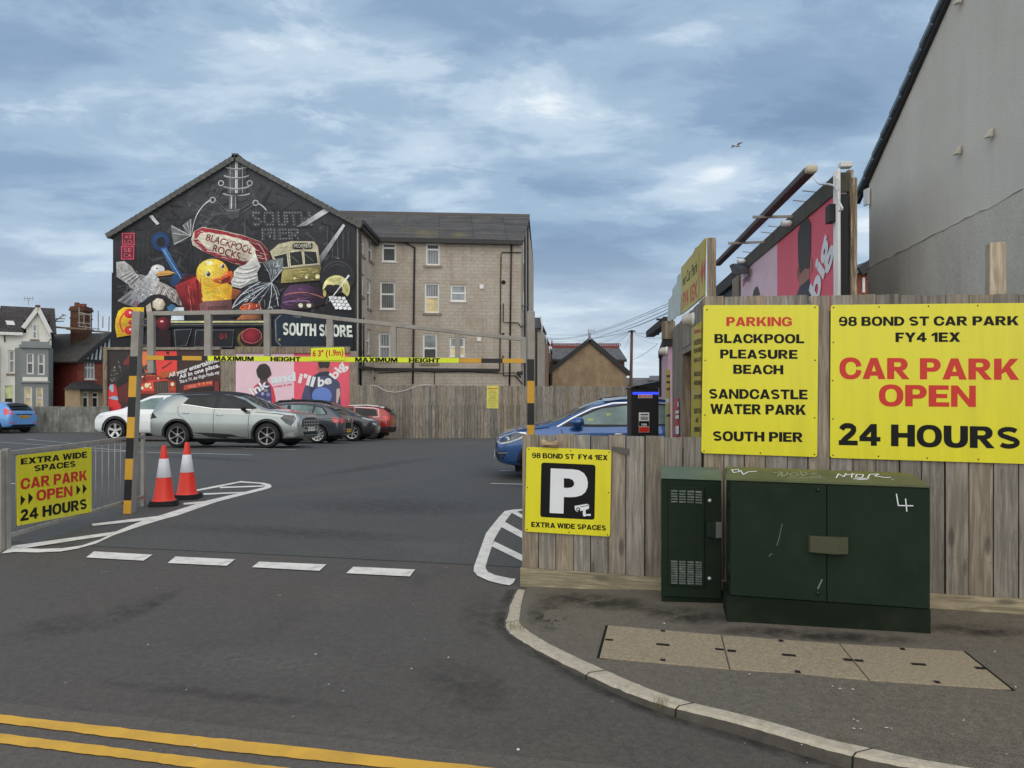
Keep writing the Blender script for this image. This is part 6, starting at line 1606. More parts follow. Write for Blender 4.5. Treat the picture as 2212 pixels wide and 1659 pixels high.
for (x, y0_, y1_) in ((1610, 320, 520), (1605, 770, 930)):
    a, b = EPl.hit(*z4(x, y0_), .02), EPl.hit(*z4(x, y1_), .02); u = (a - EPl.P).dot(EPl.u); m.pbox(EPl, 1.2, b.z, 2.1, a.z, -.1, .03)
m.build_each('end_window', mat['upvc'], mh)
m = MB()
for t in (.9, 2.6): m.tube([EPl.pt(t, zEw + t * .6, .15), EPl.pt(t, 0, .15)], .06, 6)
for zz_ in (3.2, 5.4, 6.6): m.beam(EPl.pt(.1, zz_, .1), EPl.pt(2.6, zz_ + .3, .25), .06, .06)
m.build_each('downpipe', mat['pipe'], mh)
m = MB(); c0 = WPl.hit(*z4(1585, 1503), .25); m.box(c0.x - .18, c0.y - .1, c0.z - .1, c0.x + .18, c0.y + .1, c0.z + .12); m.beam(c0, WPl.hit(*z4(1588, 1540), .02), .05, .05); m.build('floodlight', mat['trim'], mh)

# ---------------------------------------------------------------- the mural itself: flat paint on the gable
m = MB(); lay_ = [.004]
def mc(r, g, b, k=1.25): return C(r, g, b, k)
def Pm(pts, c0, c1=None, g0=None, g1=None, step=None, dn=.0025, radial=None):
    """paint an outline; c0->c1 blends from point g0 to g1 (or outwards from radial=(x, y, r))"""
    lay_[0] += dn * 0.15
    vs, fs = fill2d(pts, step or (max(14, (max(p[0] for p in pts) - min(p[0] for p in pts)) / 9) if c1 else None))
    cols = []
    for x, y in vs:
        if c1 is None: cols.append(c0); continue
        if radial: t = min(1, math.hypot(x - radial[0], y - radial[1]) / radial[2])
        else:
            dx, dy = g1[0] - g0[0], g1[1] - g0[1]; t = max(0, min(1, ((x - g0[0]) * dx + (y - g0[1]) * dy) / (dx * dx + dy * dy)))
        cols.append(tuple(a + (b - a) * t for a, b in zip(c0, c1)))
    m.add([GPm.hit(*z1(x, y), lay_[0]) for x, y in vs], fs, 0, cols)
def St(pts, w, col, dn=.0012):
    lay_[0] += dn * 0.15
    P_ = [Vector(p) for p in pts]; L0, R0 = [], []
    for i, p in enumerate(P_):
        d = (P_[min(i + 1, len(P_) - 1)] - P_[max(i - 1, 0)]).normalized(); nn_ = Vector((-d.y, d.x))
        ww = (w[0] + (w[1] - w[0]) * i / (len(P_) - 1)) if isinstance(w, tuple) else w
        L0.append(p + nn_ * ww / 2); R0.append(p - nn_ * ww / 2)
    vs = L0 + R0; k = len(P_)
    m.add([GPm.hit(*z1(p.x, p.y), lay_[0]) for p in vs], [(i, i + 1, k + i + 1, k + i) for i in range(k - 1)], 0, col)
def El(x, y, rx, ry=None, n=20, a0=0, a1=6.2832): ry = ry or rx; return [(x + rx * math.cos(a0 + (a1 - a0) * i / n), y + ry * math.sin(a0 + (a1 - a0) * i / n)) for i in range(n + (1 if a1 - a0 < 6.28 else 0))]
def Tx(t, q, col, b=.03, dn=.002):
    lay_[0] += dn * 0.15; m.text(t, *[GPm.hit(*z1(*p), lay_[0]) for p in q], 0, b, col=col)
_rs = random.Random(41)
def Sc(poly, cols, n, L_=(18, 46), w=(3, 7), ang=0.0, spread=.5):
    """loose brush strokes inside an outline"""
    x0, x1 = min(p[0] for p in poly), max(p[0] for p in poly); y0, y1 = min(p[1] for p in poly), max(p[1] for p in poly)
    k = 0
    for _ in range(n * 6):
        if k >= n: break
        x, y = _rs.uniform(x0, x1), _rs.uniform(y0, y1); a = ang + _rs.uniform(-spread, spread); l = _rs.uniform(*L_); e = (x + l * math.cos(a), y + l * math.sin(a))
        if not (_inside((x, y), poly) and _inside(e, poly)): continue
        c = _rs.choice(cols); q = _rs.uniform(.75, 1.25); St([(x, y), ((x + e[0]) / 2 + _rs.uniform(-3, 3), (y + e[1]) / 2 + _rs.uniform(-3, 3)), e], (_rs.uniform(*w), 2), tuple(min(.9, v * q) for v in c), .0003); k += 1
def bez(a, b, c, n=10): return [tuple((1 - t) ** 2 * p + 2 * (1 - t) * t * q + t * t * r for p, q, r in zip(a, b, c)) for t in [i / n for i in range(n + 1)]]
dk, smoke, mid, lt_ = mc(26, 27, 30), mc(60, 61, 65), mc(104, 108, 110), mc(186, 190, 190)
Pm([(100, 700), (165, 690), (1130, 92), (2120, 640), (2120, 1100), (100, 1100)], smoke, dk, (1100, 300), (1100, 1050), step=90)
Pm([(85, 1050), (2120, 1050), (2112, 1690), (80, 1690)], dk)
for i in range(26):
    x = 285 + i * 20; St([(x, 700 + abs(13 - i) * 6), (x, 1020)], 5, mc(48, 49, 52) if i % 2 else mc(34, 35, 38))
for i in range(10): St([(1890 + i * 22, 640 + i * 8), (1890 + i * 22, 930)], 8, mc(40, 41, 46) if i % 2 else mc(70, 74, 80))
bgp = [(200, 690), (1130, 110), (2100, 650), (2110, 1380), (100, 1380), (105, 720)]
Sc(bgp, [mc(52, 53, 57), mc(64, 65, 69), mc(44, 45, 49), mc(34, 35, 38)], 260, (60, 170), (14, 34), -.3, 1.2)
Sc([(700, 420), (1000, 380), (1200, 700), (800, 700)], [mc(76, 77, 80), mc(66, 67, 71)], 30, (60, 140), (10, 26), -.2, .9)
# grabber
Pm([(1065, 112), (1130, 105), (1225, 135), (1228, 385), (1055, 385)], mc(76, 80, 82), mc(34, 36, 38), (1080, 0), (1225, 0))
for x, c in ((1078, 120), (1096, 84), (1122, 190), (1134, 205), (1152, 70), (1180, 130), (1204, 60)): St([(x, 112), (x, 384)], 8, mc(c, c + 4, c + 6))
for y, rx in ((180, 95), (255, 105), (345, 110), (405, 112)): St(bez((1128 - rx, y - 14), (1128, y + 26), (1128 + rx, y - 14)), 12, mid); St(bez((1128 - rx, y - 20), (1128, y + 18), (1128 + rx, y - 20)), 4, lt_)
Pm(El(1125, 428, 96, 26), mc(58, 60, 60)); Pm([(1068, 410), (1142, 410), (1138, 520), (1066, 520)], mc(96, 100, 102), mc(40, 42, 44), (1070, 0), (1140, 0)); St([(1088, 410), (1086, 590)], 9, lt_); St([(1122, 410), (1120, 590)], 6, mc(140, 144, 146))
Pm([(1035, 515), (1158, 515), (1150, 585), (1100, 606), (1048, 585)], mc(70, 73, 74)); St(bez((1035, 520), (1095, 545), (1158, 518)), 9, mid)
for a, b in (((1000, 300), (930, 440)), ((1020, 320), (950, 445)), ((1240, 300), (1290, 460)), ((935, 455), (1040, 560)), ((955, 445), (1050, 530)), ((1290, 470), (1165, 560)), ((1280, 450), (1160, 520))): St([a, b], 9, mc(74, 77, 78))
for pts in (bez((905, 440), (770, 520), (752, 735)), bez((1300, 465), (1440, 520), (1405, 755))): St(pts, (30, 14), mc(62, 64, 66)); St([(x + 4, y + 2) for x, y in pts], (9, 4), lt_)
for x, y in ((930, 440), (1000, 300), (1290, 465), (1240, 300)): Pm(El(x, y, 26, 26), mc(80, 84, 84)); St(El(x, y, 22, 22) + [(x + 22, y)], 5, lt_); Pm(El(x, y, 9, 9, 8), dk)
# bulb lettering
def bulbs(t, q):
    Tx(t, q, mc(60, 62, 66), .05)
    v, f = heavy2d(t); lay_[0] += .0003
    bl, br, tr, tl = map(Vector, q)
    W_, H_ = (br - bl).length, (tl - bl).length
    for i in range(int(W_ / 25)):
        for j in range(int(H_ / 25)):
            a, b = (i + .5) * 25 / W_, (j + .5) * 25 / H_
            for fc in f:
                P_ = [v[k] for k in fc]; ins = False
                for k in range(len(P_)):
                    (xa, ya), (xb, yb_) = P_[k], P_[(k + 1) % len(P_)]
                    if (ya > b) != (yb_ > b) and a < (xb - xa) * (b - ya) / (yb_ - ya) + xa: ins = not ins
                if ins:
                    c = bl.lerp(br, a).lerp(tl.lerp(tr, a), b); m.add([GPm.hit(*z1(*p), lay_[0]) for p in El(c.x, c.y, 4.5, 4.5, 6)], [tuple(range(6))], 0, mc(146, 148, 150)); break
Pm([(1235, 560), (1420, 520), (1660, 520), (1780, 580), (1760, 670), (1240, 680)], mc(38, 39, 43))
bulbs('SOUTH', [(1250, 660), (1775, 660), (1745, 530), (1260, 530)]); bulbs('PIER', [(1335, 780), (1670, 775), (1660, 675), (1335, 675)])
St([(1200, 600), (1200, 800)], 4, mid); St([(1200, 800), (1820, 720)], 3, mc(60, 62, 66)); St([(1820, 720), (1820, 520)], 3, mc(60, 62, 66))
# search lights
for q in ([(392, 575), (425, 568), (485, 640), (462, 650)], [(1625, 668), (1876, 505), (1925, 528), (1715, 655)], [(1812, 930), (2022, 640), (2040, 655), (1838, 972)], [(1928, 1005), (1975, 925), (1992, 930), (1945, 990)]): Pm(q, mc(206, 208, 210), mc(90, 92, 96), q[1], q[0], step=30)
# tag in red squares
for q, l in (((170, 716, 277, 822), 'AY|LO'), ((163, 828, 273, 940), 'SE|CA')):
    Pm([(q[0], q[1]), (q[2], q[1]), (q[2], q[3]), (q[0], q[3])], mc(190, 70, 92)); Pm([(q[0] + 9, q[1] + 9), (q[2] - 9, q[1] + 9), (q[2] - 9, q[3] - 9), (q[0] + 9, q[3] - 9)], mc(92, 30, 42))
    a, b = l.split('|'); mx, my = q[0] + 22, q[1] + 18
    Tx(a, [(mx, my + 30), (q[2] - 22, my + 30), (q[2] - 22, my), (mx, my)], mc(206, 96, 112), 0); Tx(b, [(mx, my + 74), (q[2] - 22, my + 74), (q[2] - 22, my + 42), (mx, my + 42)], mc(206, 96, 112), 0)
# spade
Pm(El(495, 790, 80, 84), mc(36, 72, 116), mc(20, 42, 76), radial=(470, 760, 110)); Pm(El(498, 792, 38, 42), dk)
Pm([(498, 850), (542, 838), (700, 1118), (648, 1145)], mc(60, 108, 160), mc(22, 46, 84), (500, 0), (690, 0)); Pm([(590, 1085), (655, 1055), (735, 1062), (742, 1110), (690, 1142), (600, 1170), (575, 1140)], mc(28, 66, 108), mc(18, 40, 70), (600, 1060), (700, 1160)); St([(520, 860), (680, 1120)], 5, mc(130, 170, 205))
# rock
Pm([(582, 648), (660, 690), (750, 738), (700, 780), (605, 822), (590, 740)], mc(122, 126, 126), mc(60, 63, 64), (580, 650), (740, 760)); Pm([(680, 650), (752, 596), (756, 740), (700, 720)], mc(104, 108, 108), mc(50, 52, 54), (690, 640), (750, 740))
for a in ((590, 660), (600, 720), (610, 810), (680, 650), (745, 602), (640, 690), (715, 630)): St([(748, 740), a], (3, 7), mc(176, 180, 180))
rock = [(750, 770), (775, 702), (845, 668), (1000, 694), (1180, 735), (1330, 790), (1395, 860), (1412, 930), (1350, 965), (1260, 985), (1165, 994), (1000, 935), (850, 870), (762, 820)]
Pm(rock, mc(222, 212, 192), mc(160, 148, 132), (1050, 720), (1000, 950), step=50)
Pm([(778, 702), (845, 672), (1000, 698), (1180, 738), (1330, 792), (1395, 862), (1410, 925), (1330, 890), (1230, 790), (1050, 738), (900, 712), (830, 720), (800, 760), (776, 770)], mc(150, 38, 52), mc(92, 22, 34), (1000, 700), (1350, 930), step=50)
Pm([(765, 775), (805, 770), (880, 850), (1010, 905), (1190, 955), (1290, 950), (1260, 984), (1168, 992), (1000, 934), (850, 868)], mc(140, 36, 50), mc(96, 24, 36), (800, 800), (1200, 980), step=50)
Pm([(1290, 800), (1350, 815), (1400, 880), (1412, 930), (1350, 965), (1285, 960)], mc(96, 26, 40)); St(bez((1300, 800), (1370, 850), (1380, 960)), 6, mc(190, 150, 150)); St([(830, 735), (1240, 830)], 4, mc(236, 228, 214)); St([(800, 790), (1150, 935)], 4, mc(236, 228, 214))
Tx('BLACKPOOL', [(868, 778), (1255, 898), (1278, 836), (888, 722)], mc(110, 40, 42), .024); Tx('ROCKS', [(926, 872), (1152, 950), (1168, 884), (942, 812)], mc(106, 36, 40), .024)
Sc(rock, [mc(236, 226, 206), mc(190, 174, 154), mc(150, 110, 104)], 46, (40, 120), (2, 5), .3, .12)
# seagull
Pm([(122, 962), (190, 952), (250, 998), (290, 1060), (372, 1074), (384, 1104), (275, 1195), (200, 1132), (126, 1084)], mc(172, 172, 170), mc(112, 110, 112), (150, 960), (280, 1180))
for i in range(9): St([(140 + i * 14, 1085 + i * 10), (235 + i * 12, 1040 + i * 6)], (4, 9), mc(96, 94, 98) if i % 2 else mc(190, 190, 186))
Pm([(130, 1282), (255, 1190), (335, 1290), (288, 1342), (185, 1312)], mc(120, 118, 124), mc(84, 82, 90), (250, 1200), (160, 1310))
for i in range(7): St([(250 + i * 8, 1210 + i * 12), (140 + i * 26, 1290 + i * 7)], (4, 9), mc(78, 76, 84) if i % 2 else mc(150, 148, 150))
Pm([(415, 1020), (440, 1060), (486, 1108), (444, 1215), (335, 1302), (236, 1262), (296, 1130), (378, 1076)], mc(196, 198, 198), mc(122, 124, 130), (400, 1040), (300, 1290))
for i in range(12): St([(300 + (i % 4) * 34, 1140 + (i // 4) * 44), (326 + (i % 4) * 34, 1150 + (i // 4) * 44)], 7, mc(220, 222, 222) if i % 2 else mc(134, 136, 142))
Pm([(478, 1120), (560, 1158), (680, 1228), (785, 1312), (700, 1348), (600, 1296), (480, 1262), (428, 1232)], mc(158, 152, 148), mc(92, 88, 88), (470, 1130), (700, 1330))
for i in range(12): St([(500 + i * 21, 1150 + i * 12), (455 + i * 26, 1240 + i * 10)], (5, 10), mc(78, 74, 74) if i % 2 else mc(186, 182, 178))
Pm(El(470, 1028, 60, 46), mc(214, 214, 212), mc(160, 162, 166), radial=(455, 1010, 80)); Pm([(458, 1062), (480, 1040), (560, 1030), (618, 1054), (560, 1070), (470, 1080)], mc(196, 150, 78)); St([(460, 1064), (612, 1056)], 4, mc(96, 66, 40)); Pm(El(464, 1014, 9, 7, 8), dk)
for x in (300, 375, 390): St([(x, 1290), (x - 8, 1370)], 9, mc(130, 44, 58))
Sc([(122, 962), (250, 998), (372, 1074), (384, 1104), (275, 1195), (126, 1084)], [mc(206, 206, 204), mc(96, 95, 100), mc(140, 138, 140)], 50, (20, 50), (3, 6), .9, .4)
Sc([(415, 1020), (486, 1108), (444, 1215), (335, 1302), (236, 1262), (378, 1076)], [mc(226, 228, 230), mc(112, 114, 122), mc(160, 162, 168)], 60, (14, 34), (3, 7), 2.1, .5)
Sc([(478, 1120), (680, 1228), (785, 1312), (700, 1348), (480, 1262), (428, 1232)], [mc(206, 202, 196), mc(70, 66, 66), mc(130, 124, 120)], 60, (20, 54), (3, 7), 1.0, .4)
# bucket and duck
Pm([(690, 1070), (845, 1055), (845, 1110), (620, 1165)], mc(66, 18, 24)); Pm([(610, 1165), (842, 1058), (852, 1380), (694, 1380), (660, 1280)], mc(170, 44, 48), mc(70, 14, 20), (800, 1100), (670, 1320))
St([(615, 1168), (842, 1062)], 12, mc(150, 40, 46)); St([(800, 1110), (815, 1370)], 22, mc(112, 24, 30)); St([(725, 1150), (752, 1370)], 9, mc(196, 84, 84))
Pm([(838, 1090), (1000, 1110), (1092, 1158), (1100, 1210), (1090, 1290), (858, 1300), (836, 1200)], mc(236, 194, 62), mc(190, 136, 30), (880, 1120), (1050, 1290)); Pm(El(928, 1055, 136, 122), mc(240, 204, 84), mc(204, 150, 36), radial=(880, 1000, 190))
Pm(El(900, 968, 32, 18), mc(250, 236, 176)); Pm(El(885, 1270, 46, 32), mc(214, 180, 70)); St(bez((860, 1180), (960, 1200), (1080, 1160)), 10, mc(204, 150, 40))
Pm([(918, 1108), (1000, 1082), (1042, 1042), (1090, 1034), (1106, 1072), (1082, 1132), (1000, 1146), (940, 1128)], mc(206, 92, 42), mc(140, 50, 26), (1000, 1060), (1020, 1140)); Pm([(985, 1122), (1062, 1082), (1080, 1072), (1072, 1118), (1010, 1138)], mc(92, 26, 20)); St(bez((925, 1106), (1000, 1090), (1050, 1050)), 7, mc(232, 150, 90))
for x, y, rx, ry in ((893, 1060, 24, 27), (1013, 996, 17, 22)): Pm(El(x, y, rx, ry), mc(204, 200, 180)); Pm(El(x + 2, y, rx * .7, ry * .8), dk); Pm(El(x - 4, y - 8, 5, 6, 8), mc(240, 240, 236))
Pm([(1092, 1178), (1172, 1200), (1140, 1268), (1086, 1278)], mc(156, 84, 52), mc(90, 44, 32), (1100, 1180), (1150, 1270))
Sc(El(928, 1055, 126, 112), [mc(250, 222, 120), mc(206, 150, 36), mc(232, 186, 60)], 36, (16, 40), (3, 7), .8, 1.2); Sc([(850, 1110), (1000, 1125), (1085, 1170), (1080, 1280), (865, 1285)], [mc(246, 212, 100), mc(186, 130, 28)], 26, (20, 50), (3, 7), .3, .6); Sc([(690, 1140), (835, 1075), (845, 1360), (700, 1360)], [mc(196, 70, 70), mc(80, 14, 20), mc(140, 34, 40)], 36, (30, 90), (3, 9), 1.4, .2)
# ice cream
ice = [(1288, 884), (1312, 950), (1334, 996), (1302, 1050), (1314, 1122), (1225, 1150), (1165, 1182), (1092, 1164), (1084, 1122), (1106, 1082), (1108, 1040), (1140, 1008), (1205, 980), (1245, 940)]
Pm(ice, mc(216, 216, 210), mc(140, 142, 138), (1160, 1000), (1310, 1120))
for y, a, b in ((1010, 1150, 1300), (1045, 1120, 1296), (1085, 1105, 1304), (1120, 1092, 1290), (1150, 1096, 1230)): St(bez((a, y), ((a + b) / 2, y + 34), (b, y - 16)), (5, 8), mc(118, 120, 118)); St(bez((a + 6, y - 12), ((a + b) / 2, y + 16), (b, y - 30)), (4, 8), mc(236, 236, 232))
# tram
Pm([(1410, 872), (1480, 812), (1590, 784), (1780, 788), (1812, 830), (1834, 990), (1852, 1112), (1502, 1138), (1520, 1032), (1430, 930)], mc(176, 170, 142), mc(120, 116, 94), (1600, 790), (1700, 1130)); Pm([(1512, 1030), (1836, 992), (1852, 1112), (1502, 1138)], mc(150, 140, 86), mc(96, 88, 52), (1600, 1010), (1700, 1130)); St([(1515, 1022), (1836, 988)], 7, mc(60, 56, 44))
for q in ([(1572, 878), (1676, 866), (1690, 984), (1582, 996)], [(1692, 866), (1798, 872), (1815, 974), (1702, 984)], [(1432, 914), (1550, 886), (1566, 1002), (1522, 1006)]): Pm(q, mc(40, 42, 42), mc(20, 21, 22), q[0], q[2]); St(q + [q[0]], 6, mc(196, 190, 166)); St([(q[0][0] + 14, q[0][1] + 30), (q[2][0] - 40, q[2][1] - 20)], 7, mc(84, 86, 84))
Pm([(1600, 812), (1614, 804), (1756, 798), (1768, 808), (1766, 846), (1752, 852), (1612, 856), (1600, 848)], mc(20, 20, 20)); Tx('PROGRESS', [(1612, 842), (1756, 838), (1754, 806), (1610, 812)], mc(206, 206, 190), 0)
for x, y, r in ((1716, 1086, 14), (1810, 1082, 20), (1620, 1100, 12)): Pm(El(x, y, r), mc(226, 214, 160)); 
Tx('715', [(1678, 1048), (1724, 1044), (1722, 1022), (1676, 1026)], mc(70, 60, 40), 0)
Sc([(1520, 1040), (1830, 1000), (1845, 1105), (1508, 1130)], [mc(176, 164, 106), mc(84, 76, 46), mc(130, 120, 74)], 40, (20, 60), (3, 7), 0, .3); Sc([(1420, 870), (1490, 815), (1790, 790), (1800, 850), (1440, 900)], [mc(206, 200, 170), mc(110, 106, 86)], 24, (16, 40), (3, 6), -.2, .4)
# record and label
Pm(El(1975, 1080, 150, 150, 30), mc(34, 35, 38)); St(El(1975, 1080, 125, 125, 30, 3.4, 6.0), 4, mc(74, 76, 80)); St(El(1975, 1080, 100, 100, 30, 3.4, 5.4), 3, mc(74, 76, 80))
Pm(El(1966, 1186, 114, 114, 26, 3.0, 6.7) + [(2060, 1250), (1996, 1196), (1930, 1150), (1890, 1150), (1860, 1190)], mc(206, 202, 140), mc(170, 164, 104), (1900, 1100), (2060, 1230)); Pm(El(1966, 1190, 52, 40), mc(30, 30, 32))
Tx('MELODY', [(1906, 1128), (2010, 1118), (2004, 1092), (1904, 1102)], mc(96, 92, 56), 0); Tx('HOUSE', [(2012, 1150), (2052, 1212), (2072, 1196), (2030, 1130)], mc(96, 92, 56), 0)
St([(1905, 1290), (2072, 1070)], (6, 16), mc(196, 200, 200))
# dark car and keys
Pm([(1494, 1335), (1518, 1222), (1580, 1152), (1720, 1148), (1832, 1190), (1882, 1262), (1870, 1312), (1740, 1358), (1510, 1360)], mc(72, 46, 76), mc(26, 17, 28), (1600, 1200), (1760, 1350)); St(bez((1530, 1240), (1680, 1180), (1860, 1262)), 9, mc(150, 96, 84)); St(bez((1520, 1300), (1640, 1270), (1740, 1290)), 8, mc(140, 104, 148))
Pm(El(1702, 1322, 82, 26), mc(52, 50, 46)); 
for x in (1666, 1736): Pm(El(x, 1324, 20, 18, 12), mc(230, 220, 190))
Pm(El(1868, 1224, 14, 30, 12), mc(170, 156, 96))
for i in range(4):
    for j in range(4):
        x, y = 1900 + i * 36 + j * 16, 1250 + i * 14 + j * 28 - i * 12; Pm([(x, y), (x + 29, y - 6), (x + 38, y + 18), (x + 10, y + 24)], mc(206, 208, 210), dn=.0006)
Sc([(1500, 1330), (1530, 1225), (1720, 1160), (1860, 1250), (1740, 1350)], [mc(120, 84, 124), mc(24, 16, 26), mc(96, 54, 66)], 30, (30, 80), (3, 8), .1, .4)
# bag with the fish
Pm([(1085, 1352), (1110, 1282), (1200, 1166), (1330, 1122), (1430, 1132), (1492, 1204), (1494, 1420), (1085, 1420)], mc(40, 44, 50), mc(20, 22, 26), (1250, 1150), (1300, 1380)); Pm([(1352, 958), (1522, 924), (1516, 1032), (1430, 1132), (1396, 1010)], mc(112, 118, 120), mc(58, 62, 64), (1500, 940), (1400, 1100))
for a in ((1100, 1340), (1160, 1240), (1230, 1170), (1320, 1300), (1250, 1290), (1400, 1350), (1480, 1330), (1488, 1240), (1380, 1020), (1440, 960), (1515, 930), (1510, 1020), (1350, 965)): St([(1422, 1132), ((1422 + a[0]) / 2 + 12, (1132 + a[1]) / 2 - 10), a], (5, 6), mc(190, 196, 200) if a[0] % 3 else mc(130, 138, 146))
St(bez((1095, 1350), (1130, 1230), (1330, 1126)), 8, mc(176, 182, 188)); St(bez((1150, 1300), (1240, 1220), (1420, 1140)), 5, mc(150, 166, 176))
Pm([(1150, 1350), (1185, 1312), (1250, 1300), (1290, 1312), (1330, 1300), (1336, 1366), (1290, 1352), (1200, 1372)], mc(206, 92, 44), mc(130, 44, 26), (1180, 1310), (1300, 1370)); Pm(El(1180, 1340, 8, 8, 8), dk); Pm([(1130, 1440), (1180, 1400), (1330, 1400), (1340, 1450), (1180, 1460)], mc(176, 110, 70), mc(90, 50, 36), (1150, 1400), (1320, 1460))
Sc([(1100, 1345), (1120, 1285), (1210, 1172), (1330, 1130), (1430, 1140), (1485, 1210), (1485, 1400), (1100, 1400)], [mc(120, 126, 132), mc(206, 210, 214), mc(64, 68, 76), mc(30, 32, 38)], 70, (20, 70), (2, 6), 2.2, .9); Sc([(1360, 965), (1515, 930), (1510, 1030), (1425, 1120), (1400, 1010)], [mc(190, 196, 198), mc(70, 74, 78)], 30, (16, 50), (2, 5), 2.2, .8)
# pier ticket, ball, yellow toy
Pm([(818, 1312), (860, 1290), (1090, 1274), (1096, 1362), (826, 1368)], mc(128, 84, 86), mc(88, 56, 58), (850, 1290), (1080, 1360)); Tx('SOUTH PIER', [(888, 1360), (1056, 1350), (1054, 1322), (888, 1334)], mc(40, 22, 24), .02)
Pm(El(470, 1320, 120, 90, 22), mc(32, 30, 36)); Pm(El(478, 1315, 56, 54, 7), mc(222, 210, 188), mc(176, 160, 138), radial=(470, 1300, 70)); Pm([(372, 1330), (410, 1300), (420, 1370), (380, 1400)], mc(190, 176, 156)); Pm([(545, 1340), (590, 1310), (620, 1330), (612, 1366), (560, 1370)], mc(60, 108, 146)); Pm([(620, 1340), (690, 1340), (690, 1450), (580, 1450), (590, 1380)], mc(196, 206, 214))
Pm([(118, 1440), (140, 1370), (185, 1340), (355, 1340), (350, 1560), (230, 1575), (128, 1592), (112, 1500)], mc(232, 186, 40), mc(190, 140, 24), (150, 1350), (300, 1580))
for x, y, r in ((232, 1392, 42), (246, 1466, 22), (232, 1532, 40)): Pm(El(x, y, r, r * .95), mc(214, 56, 58), mc(168, 30, 40), radial=(x - 10, y - 10, r)); Pm(El(x + 8, y - 8, r * .25), mc(240, 200, 190))
St(bez((210, 1372), (110, 1450), (186, 1548)), 14, mc(206, 60, 54))
# machine front along the bottom
Pm([(330, 1452), (1420, 1440), (1420, 1500), (330, 1510)], mc(36, 48, 60), mc(20, 26, 34), (0, 1450), (0, 1500)); St([(560, 1462), (1410, 1460)], 14, mc(190, 184, 130)); St([(560, 1484), (1410, 1482)], 7, mc(96, 96, 78)); St([(340, 1550), (1410, 1620)], 3, mc(40, 46, 52))
Pm(El(520, 1478, 62, 60), mc(120, 26, 42), mc(46, 8, 16), radial=(500, 1455, 76)); Pm(El(505, 1458, 16, 9, 10), mc(226, 160, 160)); Pm([(470, 1530), (575, 1530), (585, 1690), (460, 1690)], mc(34, 16, 22))
for q in ([(610, 1530), (755, 1522), (710, 1659), (620, 1668)], [(790, 1530), (1105, 1530), (1095, 1672), (775, 1668)]): Pm(q, mc(22, 26, 32)); St(q + [q[0]], 6, mc(98, 106, 112))
Tx('CREDIT', [(832, 1654), (965, 1654), (962, 1606), (838, 1610)], mc(96, 22, 38), 0); Tx('01', [(988, 1606), (1046, 1602), (1044, 1556), (986, 1560)], mc(150, 34, 54), .01)
Pm(El(1244, 1610, 108, 88, 24), mc(120, 112, 50), mc(70, 62, 30), radial=(1200, 1560, 130)); Pm(El(1250, 1596, 94, 78, 24), mc(40, 10, 14)); Pm(El(1256, 1578, 88, 66, 24), mc(142, 34, 48), mc(78, 14, 26), radial=(1245, 1560, 92)); St(El(1256, 1578, 84, 62, 24) + [(1340, 1578)], 4, mc(196, 110, 116))
Pm([(1440, 1440), (1480, 1402), (2112, 1402), (2106, 1690), (1500, 1690), (1450, 1640)], mc(26, 40, 56), mc(16, 24, 34), (1500, 1420), (2000, 1680)); St([(1500, 1404), (1456, 1446), (1462, 1620), (1500, 1660)], 7, mc(120, 126, 126)); Pm(El(1488, 1610, 10, 12, 10), mc(150, 140, 90))
Tx('SOUTH SHORE', [(1516, 1574), (2102, 1592), (2096, 1490), (1520, 1466)], mc(206, 212, 202), .03); Tx('VIA', [(1600, 1424), (1672, 1430), (1672, 1414), (1600, 1408)], mc(130, 134, 130), 0)
mo = m.build('mural', mat['paint'], mh, recalc=False); mo['label'] = 'dark painted seaside mural with gull, duck, tram and sweets'

